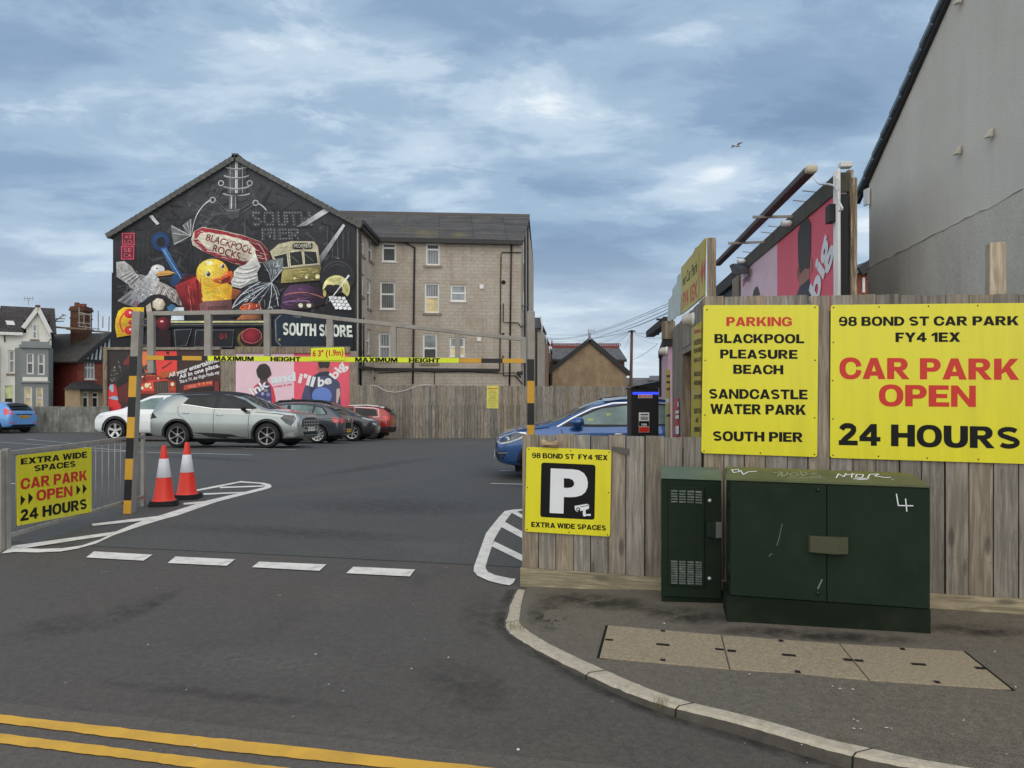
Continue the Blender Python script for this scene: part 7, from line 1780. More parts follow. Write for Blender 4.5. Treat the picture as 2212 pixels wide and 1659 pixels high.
# ================================================================ white terrace on the left
zq = conv(0, 1100, 700, 1815)
YT_ = 50.0
_e = at(111, 0, 54); TPl = Plane((_e.x - 20 * math.cos(R(33)), 54 - 20 * math.sin(R(33))), (_e.x, 54))
cream = M('cream painted render', C(214, 211, 200, 1.35), .85, var=.06, scale=1.5, dirt=.25, dirtcol=C(150, 146, 134)); greyp = M('grey painted stone', C(122, 128, 128, 1.25), .8, var=.08, scale=2)
def terrace_house(dx, lab):
    zt2 = lambda x, y: (zq(x, y)[0] + dx, zq(x, y)[1])
    R_ = lambda r: pxrect(TPl, zt2, r)
    u0, u1 = TPl.uv(*zt2(-5, 700))[0], TPl.uv(*zt2(525, 700))[0]
    ze = TPl.uv(*zt2(200, 545))[1]
    th = thing('terraced_house', lab, 'house', TPl.pt((u0 + u1) / 2, -.8), 0, 'cream terraced houses')
    m = MB(); single = [R_((85, 722, 155, 960))]; door = R_((50, 1085, 128, 1330)); dorm = R_((325, 455, 383, 612))
    holed_wall(m, TPl, u0, -1, u1, ze, single + [door], .15)
    m.pbox(TPl, u0, -1, u1, ze - .02, -5, -.16)
    d0, d1, dt = TPl.uv(*zt2(268, 500))[0], TPl.uv(*zt2(505, 500))[0], TPl.uv(*zt2(387, 300))
    def dpt(u, z, o=.0): return TPl.pt(u, z, o)
    m.poly([dpt(d0, ze, .01), dpt(d1 - .02, ze, .01), dpt(d1 - .02, ze + .15, .01), dpt(dt[0], dt[1], .01), dpt(d0, ze + .5, .01)])
    m.build('wall', cream, th, recalc=False)
    sash(th, TPl, single[0], .45, 'gl_curtain', 'gl_curtain', 'stone'); 
    dz_ = (dorm[0], dorm[1], dorm[2], dorm[3]); sash(th, TPl, dz_, .5, 'gl_curtain', 'gl_frost', 'stone', rec=-.1)
    m = MB(); m.pbox(TPl, door[0] + .01, -1, door[2] - .01, door[3] - .9, -.14, -.08); m.build('door', mat['black_paint'], th)
    m = MB(); m.pbox(TPl, door[0] + .01, door[3] - .88, door[2] - .01, door[3] - .02, -.14, -.1); m.build('door_light', glass('lit fanlight', C(196, 206, 150), .2), th)
    # two storey bay with grey surround
    b0, b1 = TPl.uv(*zt2(222, 900))[0], TPl.uv(*zt2(492, 900))[0]; bt = TPl.uv(*zt2(360, 705))[1]
    m = MB(); BPn = Plane(tuple(TPl.pt(0, 0, .75).xy), tuple(TPl.pt(1, 0, .75).xy))
    rects = [pxrect(BPn, zt2, r) for r in ((268, 750, 345, 968), (383, 760, 458, 975), (243, 1092, 328, 1330), (364, 1098, 440, 1330))]
    holed_wall(m, BPn, b0, -1, b1, bt, rects, .14)
    m.poly([BPn.pt(b0, -1), BPn.pt(b0, bt), TPl.pt(b0 - .4, bt), TPl.pt(b0 - .4, -1)]); m.poly([BPn.pt(b1, -1), BPn.pt(b1, bt), TPl.pt(b1 + .3, bt), TPl.pt(b1 + .3, -1)])
    m.build('bay_front', greyp, th, recalc=False)
    zsp = TPl.uv(*zt2(350, 1000))[1]; zsq = TPl.uv(*zt2(350, 1040))[1]
    m = MB(); m.pbox(BPn, b0 + .05, zsq, b1 - .05, zsp, -.02, .05); m.build('bay_band', cream, th)
    m = MB(); m.pbox(BPn, b0 - .15, bt, b1 + .15, bt + .22, -.9, .15); m.pbox(BPn, b0 - .02, bt + .22, b1 + .02, TPl.uv(*zt2(350, 640))[1], -.9, .02); m.pbox(BPn, b0 - .08, zsq - .12, b1 + .08, zsq - .002, -.02, .12); m.build_each('cornice', greyp, th)
    for i, r in enumerate(rects): sash(th, BPn, r, .48, *(('gl_curtain', 'gl_blind') if i < 2 else ('gl_warm', 'gl_warm')), None)
    m = MB(); rz = dt[1] + .25; zk_ = lambda o: ze - .05 + (rz - ze + .05) * (.35 - o) / 3.35
    for ua_, ub_, o_ in ((u0, d0 - .15, .35), (d1 + .05, u1 + .3, .35), (d0 - .14, d1 + .04, -1.2)):
        slab(m, TPl.pt(ua_, zk_(o_), o_), TPl.pt(ub_, zk_(o_), o_), TPl.pt(ub_, rz, -3), TPl.pt(ua_, rz, -3))
    slab(m, TPl.pt(u0, ze, -5.5), TPl.pt(u1 + .3, ze, -5.5), TPl.pt(u1 + .3, rz, -3), TPl.pt(u0, rz, -3))
    # roof of the gabled dormer
    slab(m, dpt(d0 - .2, ze + .3, .25), dpt(dt[0], dt[1] + .05, .25), dpt(dt[0], dt[1] + .05, -3), dpt(d0 - .2, ze + .3, -1.4), .1); slab(m, dpt(d1 + .1, ze - .05, .25), dpt(dt[0], dt[1] + .05, .25), dpt(dt[0], dt[1] + .05, -3), dpt(d1 + .1, ze - .05, -.3), .1)
    m.build('roof', rooftile('brown grey roof tiles', C(66, 60, 58, 1.2), .3, .3), th)
    m = MB(); m.beam(dpt(d0 - .2, ze + .32, .3), dpt(dt[0], dt[1] + .02, .3), .08, .26); m.beam(dpt(d1 + .1, ze - .05, .3), dpt(dt[0], dt[1] + .02, .3), .08, .26); m.beam(TPl.pt(u0, ze - .1, .38), TPl.pt(d0 - .2, ze - .1, .38), .12, .2); m.build('verge_board', mat['upvc'], th)
    m = MB(); m.beam(TPl.pt(dt[0], dt[1] + .2, -.1), TPl.pt(dt[0], dt[1] + .2, -3), .3, .16); m.build('ridge_tiles', M('red ridge tile', C(104, 74, 62), .85, var=.3, scale=8), th)
    m = MB(); sk = [zt2(*p) for p in ((70, 410), (130, 425), (155, 462), (85, 450))]; a = TPl.uv(*sk[0]); b = TPl.uv(*sk[2]); k_ = (rz - ze + .05) / 3.35
    m.hexa([TPl.pt(u_, z_, .35 - (z_ - ze + .05) / k_ + o_) for o_, in ((0,), (.25,)) for u_, z_ in ((a[0], b[1]), (b[0], b[1]), (b[0] - .1, a[1]), (a[0] - .1, a[1]))]); m.build('roof_light', mat['upvc'], th)
    m = MB(); p = TPl.pt(dt[0] - .55, dt[1] + .28, -.6); m.tube([p, p + Vector((0, 0, .5))], .02, 5); m.beam(p + Vector((-.35, 0, .45)), p + Vector((.35, 0, .5)), .03, .03)
    for k in range(4): m.beam(p + Vector((-.3 + k * .2, 0, .3)), p + Vector((-.3 + k * .2, 0, .62)), .02, .02)
    m.build('aerial', mat['steel'], th)
    m = MB(); p = [TPl.hit(*zt2(*q), .08) for q in ((70, 545), (48, 575), (48, 640))]; m.tube(p, .04, 6); p = [TPl.hit(*zt2(*q), .08) for q in ((520, 605), (495, 640), (492, 705))]; m.tube(p, .04, 6); m.tube([TPl.hit(*zt2(207, 880), .06), TPl.hit(*zt2(200, 1050), .06)], .03, 6); m.build_each('downpipe', mat['pipe'], th)
terrace_house(0, 'cream terraced house with grey bays, next to the red brick house')
terrace_house(-115, 'cream terraced house cut by the left edge of the view')

# ================================================================ red brick house with scaffolded chimney
rb = thing('brick_house', 'red brick house with half timbered gable and dark roof behind the concrete wall', 'house', at(165, 900, 56))
cx_ = at(*zq(792, 1000), 55.0); lf_ = at(*zq(508, 1000), 57.0); rt_ = at(*zq(1075, 1000), 57.5)
S1 = Plane((lf_.x, lf_.y), (cx_.x, cx_.y)); S2 = Plane((cx_.x, cx_.y), (rt_.x, rt_.y)); L1 = (Vector(lf_.xy) - Vector(cx_.xy)).length; L2 = (Vector(rt_.xy) - Vector(cx_.xy)).length
ze = S1.uv(*zq(790, 818))[1]
m = MB(); w1_ = pxrect(S2, zq, (865, 830, 975, 1022)); 
m.poly([S1.pt(0, -1), S1.pt(L1, -1), S1.pt(L1, ze), S1.pt(0, ze)], 0)
apx = S2.uv(*zq(1112, 560)); L2b = apx[0] * 2
holed_wall(m, S2, 0, -1, L2b, ze, [w1_], .12, 1, 1)
Bk = S2.u * L2b + Vector(cx_); m.poly([S2.pt(L2b, -1), S2.pt(L2b, -1, -9), S2.pt(L2b, ze, -9), S2.pt(L2b, ze)], 1)
m.build('wall', [blocks('dark red brick', C(104, 46, 40, 1.4), C(84, 48, 42), .225, .075, .006, stain=.3), mat['redbrick']], rb, recalc=False)
sash(rb, S2, w1_, .38, 'gl_curtain', 'gl_curtain', 'white', mull=(.36, .64))
m = MB(); m.pbox(S2, w1_[0] - .1, w1_[3], w1_[2] + .1, w1_[3] + .18, 0, .05); m.build('lintel', mat['upvc'], rb)
m = MB(); m.poly([S2.pt(.1, ze, .03), S2.pt(L2b - .1, ze, .03), S2.pt(apx[0], apx[1] - .1, .03)]); m.build('gable_panel', M('white gable panel', C(206, 210, 214, 1.2), .7), rb)
m = MB()
for k in range(1, 15):
    u = L2b * k / 15; t = ze + (apx[1] - ze) * (1 - abs(u - apx[0]) / apx[0]); m.beam(S2.pt(u - .15, ze, .06), S2.pt(u + (.0 if u < apx[0] else 0), max(ze + .1, t - .25), .06), .07, .12)
m.beam(S2.pt(0, ze - .05, .08), S2.pt(L2b, ze - .05, .08), .1, .2); m.build('gable_timber', mat['pipe'], rb)
m = MB(); rA = S2.pt(apx[0], apx[1], .35); dirb = -S2.n
rB = S1.pt(0, 0) ; ridge_end = rA + dirb * 11
eA = S1.pt(L1 + .3, ze - .25, .35) + S2.n * .35; eB = eA + dirb * 12
slab(m, eA, rA, ridge_end, eB, .12); eC = S2.pt(L2b + .3, ze - .2, .35); slab(m, eC, rA, ridge_end, eC + dirb * 12, .12)
m.build('roof', rooftile('grey brown slate', C(72, 70, 66, 1.2), .2, .25), rb)
m = MB(); m.beam(eA + Vector((0, 0, .05)), rA + Vector((0, 0, .05)), .1, .3); m.beam(eC + Vector((0, 0, .05)), rA + Vector((0, 0, .05)), .1, .3); m.build('verge_board', mat['pipe'], rb)
m = MB(); m.tube([rA + Vector((0, 0, .1)), rA + Vector((0, 0, .75))], [.1, .02], 6); m.build('finial', M('red clay finial', C(110, 54, 42), .8), rb)
# ground floor bay
by = .8; S3 = Plane(tuple(S2.pt(0, 0, by).xy), tuple(S2.pt(1, 0, by).xy)); b0, b1 = S3.uv(*zq(815, 1200))[0], S3.uv(*zq(1050, 1200))[0]; bt = S3.uv(*zq(930, 1120))[1]
hb3 = [pxrect(S3, zq, (848, 1145, 912, 1330)), pxrect(S3, zq, (945, 1150, 1012, 1330))]
m = MB(); holed_wall(m, S3, b0, -1, b1, bt, hb3, .12); m.poly([S3.pt(b0, -1), S3.pt(b0, bt), S2.pt(b0 - .5, bt), S2.pt(b0 - .5, -1)]); m.poly([S3.pt(b1, -1), S3.pt(b1, bt), S2.pt(b1 + .5, bt), S2.pt(b1 + .5, -1)]); m.build('bay_front', M('buff bay stone', C(150, 132, 104, 1.25), .85, var=.1), rb, recalc=False)
sash(rb, S3, hb3[0], .32, 'gl_frost', 'gl_dark', None); sash(rb, S3, hb3[1], .3, 'gl_dark', 'gl_dark', None)
m = MB(); zbr = S2.uv(*zq(900, 1045))[1]
c_ = [S3.pt(b0 - .25, bt, .25), S3.pt(b1 + .25, bt, .25), S2.pt(b1 + .5, bt, .02), S2.pt(b0 - .7, bt, .02)]
m.add(c_ + [S2.pt(b0 + .2, zbr, .03), S2.pt(b1 - .1, zbr, .03)], [(0, 1, 5, 4), (1, 2, 5), (0, 4, 3), (0, 3, 2, 1)]); m.build('bay_roof', rooftile('dark bay slate', C(56, 54, 54), .2, .25), rb)
m = MB(); m.beam(c_[0] + Vector((0, 0, -.05)), c_[1] + Vector((0, 0, -.05)), .1, .14); m.build('gutter', mat['pipe'], rb)
# chimney
cpx = lambda x, y: at(*zq(x, y), 57.5)
a, b = cpx(742, 540), cpx(872, 540); mx_ = (a.x + b.x) / 2; hw_ = (b.x - a.x) / 2
m = MB(); zt0_, zt1_ = cpx(0, 478).z, cpx(0, 305).z
m.box(mx_ - hw_, 57.2, zt0_ - 1.5, mx_ + hw_, 58.4, zt1_)
for y0, y1, e in ((405, 390, .04), (325, 300, .08), (300, 280, .03)): m.box(mx_ - hw_ - e, 57.2 - e, cpx(0, y0).z, mx_ + hw_ + e, 58.4 + e, cpx(0, y1).z)
m.box(mx_ - hw_ * .85, 57.3, cpx(0, 281).z, mx_ + hw_ * .8, 58.3, cpx(0, 275).z)
ch = m.build('chimney', blocks('weathered chimney brick', C(98, 66, 54, 1.0), C(104, 90, 78), .225, .075, .008, stain=.5), rb)
m = MB()
for t in (-.55, .0, .55):
    m.lathe([(.2, 0), (.17, .25 if t < 0 else .15), (.19, .3 if t < 0 else .2), (0, .3 if t < 0 else .2)], (mx_ + t * hw_, 57.7, cpx(0, 275).z), 'z', 10)
m.build('chimney_pot', M('clay chimney pot', C(120, 70, 52), .85), ch, smooth=False)
sc = thing('scaffolding', 'light steel scaffolding with a board platform round the brick chimney', 'scaffolding', (mx_, 57.6, cpx(0, 490).z))
m = MB()
for yy_ in (56.4, 59.0):
    m.beam(Vector((cpx(590, 0).x, yy_, cpx(0, 495).z)), Vector((cpx(1005, 0).x, yy_, cpx(0, 525).z)), .9, .1)
m.build_each('platform', mat['post_wood'], sc)
tubes = [((608, 305), (600, 500)), ((1008, 360), (1003, 525)), ((893, 300), (893, 500)), ((942, 360), (940, 480)), ((516, 445), (514, 530)), ((1085, 435), (1083, 540)), ((590, 415), (750, 415)), ((590, 445), (740, 440)), ((610, 465), (745, 375)), ((885, 350), (1028, 385)), ((885, 372), (1010, 372)), ((880, 455), (1005, 465)), ((885, 490), (1100, 520)), ((720, 370), (760, 385)), ((960, 480), (960, 525))]
for i, (p, q_) in enumerate(tubes):
    m = MB()
    for yy_ in ((56.4, 59.0) if i < 4 else (56.4,)):
        A_, B_ = cpx(*p), cpx(*q_); A_.y = B_.y = yy_; m.tube([A_, B_], .04, 6)
    m.build('scaffold_tube', mat['steel'], sc)

# ================================================================ far houses in the middle
zh = conv(2040, 1180, 600, 2212)
YH = 62.0
HPl = Plane((at(*zh(490, 1000), YH).x, YH), (at(*zh(1575, 1000), YH).x, YH))
hh = thing('tan_house', 'tan rendered gable house with black verges beyond the back fence', 'house', at(1273, 900, YH))
m = MB(); V = [HPl.uv(*zh(*p)) for p in ((490, 1030), (1040, 605), (1575, 1065))]
zb0_ = -2
front = [HPl.pt(V[0][0], zb0_), HPl.pt(V[2][0], zb0_), HPl.pt(*V[2]), HPl.pt(*V[1]), HPl.pt(*V[0])]
m.prism(front, (0, 7, 0)); m.build('wall', streaky('tan render', C(140, 122, 98, 1.25), C(112, 98, 78, 1.25), C(166, 150, 126, 1.25), .9, stretch=(1, 1, .6)), hh)
m = MB(); e1, e2, tp = HPl.pt(V[0][0] - .3, V[0][1] - .22, .15), HPl.pt(V[2][0] + .3, V[2][1] - .2, .15), HPl.pt(V[1][0], V[1][1] + .02, .15)
slab(m, e1, tp, tp + Vector((0, 7.4, 0)), e1 + Vector((0, 7.4, 0)), .15); slab(m, e2, tp, tp + Vector((0, 7.4, 0)), e2 + Vector((0, 7.4, 0)), .15); m.build('roof', slate, hh)
m = MB(); m.beam(e1 + Vector((0, -.03, .08)), tp + Vector((0, -.03, .1)), .1, .34); m.beam(e2 + Vector((0, -.03, .08)), tp + Vector((0, -.03, .1)), .1, .34); m.tube([tp + Vector((0, 0, .2)), tp + Vector((0, 0, .75))], [.07, .02], 6); m.build('verge_board', mat['pipe'], hh)
m = MB(); m.tube([HPl.hit(*zh(482, 900), .1), HPl.hit(*zh(478, 1270), .1)], .1, 6); m.build_each('downpipe', mat['pipe'], hh)
m = MB(); p = HPl.hit(*zh(1020, 600), -1); t_ = HPl.hit(*zh(1022, 440), -1); m.tube([p, t_], .035, 6); m.beam(t_ + Vector((0, 0, -.05)), HPl.hit(*zh(1112, 455), -1), .03, .03)
for k in range(5): q_ = t_.lerp(HPl.hit(*zh(1112, 455), -1), k / 4); m.beam(q_ + Vector((0, 0, -.15)), q_ + Vector((0, 0, .15)), .02, .02)
m.build('aerial', mat['steel'], hh)
YS = 70.0
sh = thing('slate_house', 'slate roofed red brick house with red crested ridge behind the tan gable', 'house', at(1273, 870, YS))
sp = lambda x, y: at(*zh(x, y), YS)
m = MB(); m.box(sp(505, 0).x, YS, -2, sp(1545, 0).x, YS + 7, sp(0, 890).z); m.build('wall', mat['redbrick'], sh)
m = MB(); a, b = sp(490, 885), sp(1570, 885); c_, d_ = sp(520, 720), sp(1545, 742); c_.y = d_.y = YS + 3.5; c_.z = at(*zh(520, 715), YS + 3.5).z; d_.z = c_.z; a.z = b.z; a.y = b.y = YS - .3
slab(m, a, b, d_, c_, .12); slab(m, a + Vector((0, 8, 0)), b + Vector((0, 8, 0)), d_, c_, .12); m.build('roof', rooftile('weathered grey slates', C(96, 98, 98, 1.1), .28, .35), sh)
m = MB(); m.beam(c_ + Vector((0, 0, .18)), d_ + Vector((0, 0, .18)), .25, .2)
n_ = 40
for k in range(n_ + 1):
    q_ = c_.lerp(d_, k / n_) + Vector((0, 0, .4)); ring = [(q_.x + .13 * math.cos(t), q_.y, q_.z + .13 * math.sin(t)) for t in [j * .7854 for j in range(9)]]; m.tube(ring, .035, 4, cap=False)
m.tube([c_ + Vector((0, 0, .2)), c_ + Vector((0, 0, .9))], [.12, .03], 6); m.build('ridge_crest', M('red clay crest', C(128, 58, 48), .8), sh)
m = MB(); m.beam(a + Vector((0, -.05, -.06)), b + Vector((0, -.05, -.06)), .12, .14); m.build('gutter', mat['pipe'], sh)
# receding houses along the alley
al = [((272, 288, 320), 50, 'stone'), ((330, 482, 388), 56, 'brick'), ((398, 612, 436), 64, 'brick')]
alab = ['narrow stone house end just right of the upright gate post', 'second house end along the alley with a white bargeboard', 'third and smallest house end along the alley']
for ((xa, yt_, xb), Y, kind), lab in zip(al, alab):
    o = thing('alley_house', lab, 'house', at(*zh((xa + xb) / 2, 1240), Y), 0, 'houses along the alley')
    A_, B_ = at(*zh(xa, yt_ + 130), Y), at(*zh(xb, yt_ + 40), Y); Xr = B_.x
    m = MB(); zt_ = at(*zh(xa, yt_ + 130), Y).z
    m.prism([(Xr - 6, Y, -2), (Xr, Y, -2), (Xr + .5, Y + 4.5, -2), (Xr - 6, Y + 4.5, -2)], (0, 0, zt_ + 2)); m.build('wall', mat['tanblock'] if kind == 'stone' else blocks('pinkish brick', C(140, 112, 92, 1.2), C(120, 104, 90), .3, .1, .01), o)
    m = MB(); T_ = at(*zh(xb - 4, yt_), Y + 3); slab(m, (Xr - 6, Y - .2, zt_ - .1), (Xr + .1, Y - .2, zt_ - .1), (T_.x, Y + 3, T_.z), (Xr - 6, Y + 3, T_.z), .14); slab(m, (Xr - 6, Y + 6, zt_), (Xr + .7, Y + 6, zt_), (T_.x, Y + 3, T_.z), (Xr - 6, Y + 3, T_.z), .14); m.build('roof', slate, o)
    m = MB(); m.beam((Xr + .12, Y - .25, zt_), (T_.x + .05, Y + 3, T_.z + .05), .1, .35); m.build('verge_board', mat['upvc'], o)
    m = MB(); m.tube([(Xr - .25, Y - .08, zt_), (Xr - .25, Y - .08, 0)], .06, 6); m.build_each('downpipe', mat['pipe'], o)
    m = MB(); m.box(Xr - .6, Y - .05, zt_ - 3.2, Xr - .35, Y - .005, zt_ - 1.6); m.build('window', mat['upvc'], o)
# low grey roofs on the right
gh = thing('grey_house', 'low grey roofed house behind the telegraph pole', 'house', at(1420, 840, 75))
p_ = lambda x, y, Y=75: at(*zh(x, y), Y)
m = MB(); m.box(p_(1570, 0).x, 75, -2, p_(2300, 0).x, 82, p_(0, 1255).z); m.build('wall', mat['redbrick'], gh)
m = MB(); a = p_(1555, 1262); b = p_(2320, 1262); c_ = at(*zh(1560, 1150), 79); d_ = at(*zh(2320, 1150), 79); slab(m, a, b, d_, c_, .12); c2, d2 = at(*zh(1905, 1120), 79.2), at(*zh(2320, 1118), 79.2); a2 = p_(1890, 1200); slab(m, a2 + Vector((0, -.3, .1)), p_(2320, 1200) + Vector((0, -.3, .1)), d2, c2, .12)
m.build('roof', rooftile('pale grey slates', C(110, 108, 106, 1.1), .25, .3), gh)

# ---------------------------------------------------------------- telegraph pole and its wires
YPo = 58.0
tp_ = at(*zh(1652, 442), YPo); tb = at(*zh(1636, 1300), YPo)
tpo = thing('telegraph_pole', 'tall brown telegraph pole with wires fanning out beyond the back fence', 'telegraph pole', (tb.x, YPo, gz(tb.x, YPo)))
m = MB(); m.tube([Vector((tb.x, YPo, gz(tb.x, YPo))), tb, tp_], [.14, .13, .1], 10); m.build('pole_shaft', M('creosoted pole', C(96, 70, 58), .85, var=.2, stretch=(4, 4, .4)), tpo, smooth=True)
m = MB(); m.lathe([(0, 0), (.3, .02), (.3, .07), (.12, .1)], tp_ + Vector((0, 0, -.12)), 'z', 10); m.build('wire_ring', mat['pipe'], tpo)
ends = [((-60, 470), 46), ((420, 575), 60), ((440, 610), 62), ((-20, 640), 46), ((600, 672), 72), ((760, 690), 74), ((840, 690), 70), ((1140, 620), 66), ((1200, 690), 72), ((1240, 705), 72), ((1530, 690), 76), ((1540, 720), 78), ((1560, 960), 90), ((2080, 372), 30), ((2200, 390), 30), ((2100, 540), 40), ((2100, 560), 45), ((2025, 640), 50)]
wm = M('thin grey wire', C(120, 128, 138), .7)
def wire(A_, B_, sag, r, lab):
    pts = [A_.lerp(B_, k / 16) - Vector((0, 0, sag * 4 * (k / 16) * (1 - k / 16))) for k in range(17)]
    m = MB(); m.tube(pts, r, 5); tag(m.build('overhead_wire', wm, smooth=True), lab, 'wire', 'overhead wires')
for i, (e, Y) in enumerate(ends): wire(tp_ + Vector((0, 0, -.05)), at(*zh(*e), Y), .25, .007, 'thin overhead wire fanning from the top of the telegraph pole')
for y0_, y1_ in ((548, 40), (556, 75), (655, 120)):
    wire(at(*zh(405 if y0_ < 600 else 380, y0_), 57), at(*zh(2230, y1_ - 8), 20), .4, .008, 'long overhead wire crossing the sky above the tan gable')
for y0_, y1_ in ((560, 178), (575, 192)): wire(at(*zh(1420, 462), 57), at(*zh(2230, y1_ - 20), 20), .1, .008, 'long overhead wire crossing the sky above the tan gable')
wire(at(*zh(1670, 870), 60), at(*zh(2030, 636), 40), .1, .012, 'short overhead wire right of the telegraph pole')

# ---------------------------------------------------------------- gull in the sky
def bird():
    t = thing('gull', 'grey gull flying in the sky above the light trough', 'bird', at(1592, 315, 38), R(20)); t.scale = (.75, .75, .75)
    m = MB(); m.lathe([(0, -.27), (.03, -.25), (.07, -.12), (.085, 0), (.07, .12), (.05, .18), (.055, .23), (.035, .27), (.012, .3), (0, .34)], (0, 0, 0), 'x', 12)
    for sgn in (1, -1):
        w = [(-.09, .05 * sgn, .03), (.1, .05 * sgn, .03), (.13, .3 * sgn, .13), (.05, .62 * sgn, .06), (-.02, .66 * sgn, .05), (-.08, .3 * sgn, .12)]
        m.prism(w, (0, 0, .015))
    m.prism([(-.24, -.04, 0), (-.24, .04, 0), (-.4, .08, .0), (-.4, -.08, .0)], (0, 0, .012))
    m.build('gull_body', M('grey white feathers', C(196, 198, 204), .8, var=.2, scale=8), t, local=True, smooth=True)
bird()
# ================================================================ cars
def interp(tab, x):
    if x <= tab[0][0]: return tab[0][1:]
    for a, b in zip(tab, tab[1:]):
        if x <= b[0]:
            t = (x - a[0]) / (b[0] - a[0]); return tuple(p + (q - p) * t for p, q in zip(a[1:], b[1:]))
    return tab[-1][1:]
class Car:
    """x forward, y left, z up; rows of the table are (x, sill z, belt z, top z, half width, half width at the top)"""
    def __init__(s, name, label, tab, paint, axles, r, arch, tw=.22):
        s.root = thing(name, label, 'car', group='parked cars'); s.tab = tab; s.ax = axles; s.r = r; s.arch = arch
        ring = lambda zb, zw, zt, w, wr: [(0, zb), (.7 * w, zb), (.93 * w, zb + .04), (.985 * w, zb + .3 * (zw - zb)), (w, zb + .62 * (zw - zb)), (.985 * w, zb + .88 * (zw - zb)), (.945 * w, zw),
            ((.93 * w) * .5 + wr * .5 + .015, zw + .5 * (zt - zw)), (wr + .005, zt - .16 * (zt - zw)), (.86 * wr, zt - .035 * min(1, (zt - zw) / .25)), (.45 * wr, zt - .006), (0, zt)]
        bm = bmesh.new(); rings = []
        for row in tab:
            h = ring(*row[1:]); full = h + [(-y, z) for y, z in h[-2:0:-1]]
            rings.append([bm.verts.new((row[0], y, z)) for y, z in full])
        n = len(rings[0])
        for a, b in zip(rings, rings[1:]):
            for k in range(n): bm.faces.new((a[k], a[(k + 1) % n], b[(k + 1) % n], b[k]))
        hN = n // 2
        for rg in (rings[0], rings[-1]):
            for k in range(hN):
                q = [rg[k], rg[k + 1], rg[(n - k - 1) % n], rg[(n - k) % n]]
                u = []
                for v in q:
                    if v not in u: u.append(v)
                if len(u) > 2: bm.faces.new(u)
        cr = bm.edges.layers.float.new('crease_edge')
        for a, b in zip(rings, rings[1:]):
            for k, w in ((2, .35), (3, .3), (5, .35), (6, .55), (8, .45)):
                for j in (k, n - k):
                    ed = bm.edges.get((a[j], b[j]))
                    if ed: ed[cr] = w
        bmesh.ops.recalc_face_normals(bm, faces=bm.faces)
        me = bpy.data.meshes.new('body_cage'); bm.to_mesh(me); bm.free()
        me.materials.append(paint); me.materials.append(mat['trim'])
        o = bpy.data.objects.new('body_cage', me); COL.objects.link(o)
        sm = o.modifiers.new('s', 'SUBSURF'); sm.levels = 2; sm.render_levels = 2
        cm = MB(); W = max(t[4] for t in tab)
        for ax in axles:
            for sg in (1, -1): cm.lathe([(0, sg * (W - .3)), (arch, sg * (W - .3)), (arch, sg * (W + .4)), (0, sg * (W + .4))], (ax, 0, r), 'y', 40)
        cut = cm.build('arch_cut', [mat['trim'], mat['trim']]); cut.location = (0, 0, 0)
        for v in cut.data.vertices: pass
        xs_ = [p.x for p in cm.v]; ys_ = [p.y for p in cm.v]; cut.location = ((min(xs_) + max(xs_)) / 2, (min(ys_) + max(ys_)) / 2, min(p.z for p in cm.v))
        cut.data.polygons.foreach_set('material_index', [1] * len(cut.data.polygons))
        b = o.modifiers.new('b', 'BOOLEAN'); b.object = cut; b.operation = 'DIFFERENCE'; b.solver = 'EXACT'
        dg = bpy.context.evaluated_depsgraph_get(); dg.update()
        body = bpy.data.meshes.new_from_object(o.evaluated_get(dg))
        bpy.data.objects.remove(cut); bpy.data.objects.remove(o)
        body.polygons.foreach_set('use_smooth', [True] * len(body.polygons))
        bo = bpy.data.objects.new('body', body); COL.objects.link(bo); bo.parent = s.root
        body.name = 'body'
        if hasattr(body, 'set_sharp_from_angle'): body.set_sharp_from_angle(angle=R(48))
        s.bvh = BVHTree.FromPolygons([v.co for v in body.vertices], [p.vertices for p in body.polygons])
    def ray(s, view, a, b):
        o, d = {'L': ((a, 4, b), (0, -1, 0)), 'R': ((a, -4, b), (0, 1, 0)), 'F': ((6, a, b), (-1, 0, 0)), 'B': ((-6, a, b), (1, 0, 0)), 'T': ((a, b, 5), (0, 0, -1))}[view]
        h = s.bvh.ray_cast(Vector(o), Vector(d))
        return h if h[0] is not None else None
    def panel(s, name, poly, view, m, off=.004, step=.07, parent=None, thick=0):
        """a flush part following the body surface; view S builds both flanks"""
        if view == 'S':
            return [s.panel(name, poly, v, m, off, step, parent) for v in 'LR']
        if isinstance(m, str): m = mat[m]
        vs, fs = fill2d(poly, step); P, N_ = [], []
        last = None
        for a, b in vs:
            h = s.ray(view, a, b)
            if h is None:
                P.append(None)
            else:
                n_ = h[1]
                dd = {'L': (0, 1, 0), 'R': (0, -1, 0), 'F': (1, 0, 0), 'B': (-1, 0, 0), 'T': (0, 0, 1)}[view]
                if n_.dot(Vector(dd)) < 0: n_ = -n_
                P.append(h[0] + n_ * off)
        fs = [f for f in fs if all(P[i] is not None for i in f)]
        us = sorted({i for f in fs for i in f}); ix = {i: k for k, i in enumerate(us)}
        if not fs: return None
        mb = MB(); mb.add([P[i] for i in us], [tuple(ix[i] for i in f) for f in fs])
        return mb.build(name, m, parent or s.root, smooth=True, local=True)
    def strip(s, name, pts, w, view, m, off=.006, parent=None):
        poly = []; P = [Vector(p) for p in pts]; A_, B_ = [], []
        for i, p in enumerate(P):
            d = (P[min(i + 1, len(P) - 1)] - P[max(i - 1, 0)]).normalized(); n_ = Vector((-d.y, d.x)) * w / 2; A_.append(p + n_); B_.append(p - n_)
        return s.panel(name, [tuple(p) for p in A_ + B_[::-1]], view, m, off, .06, parent)
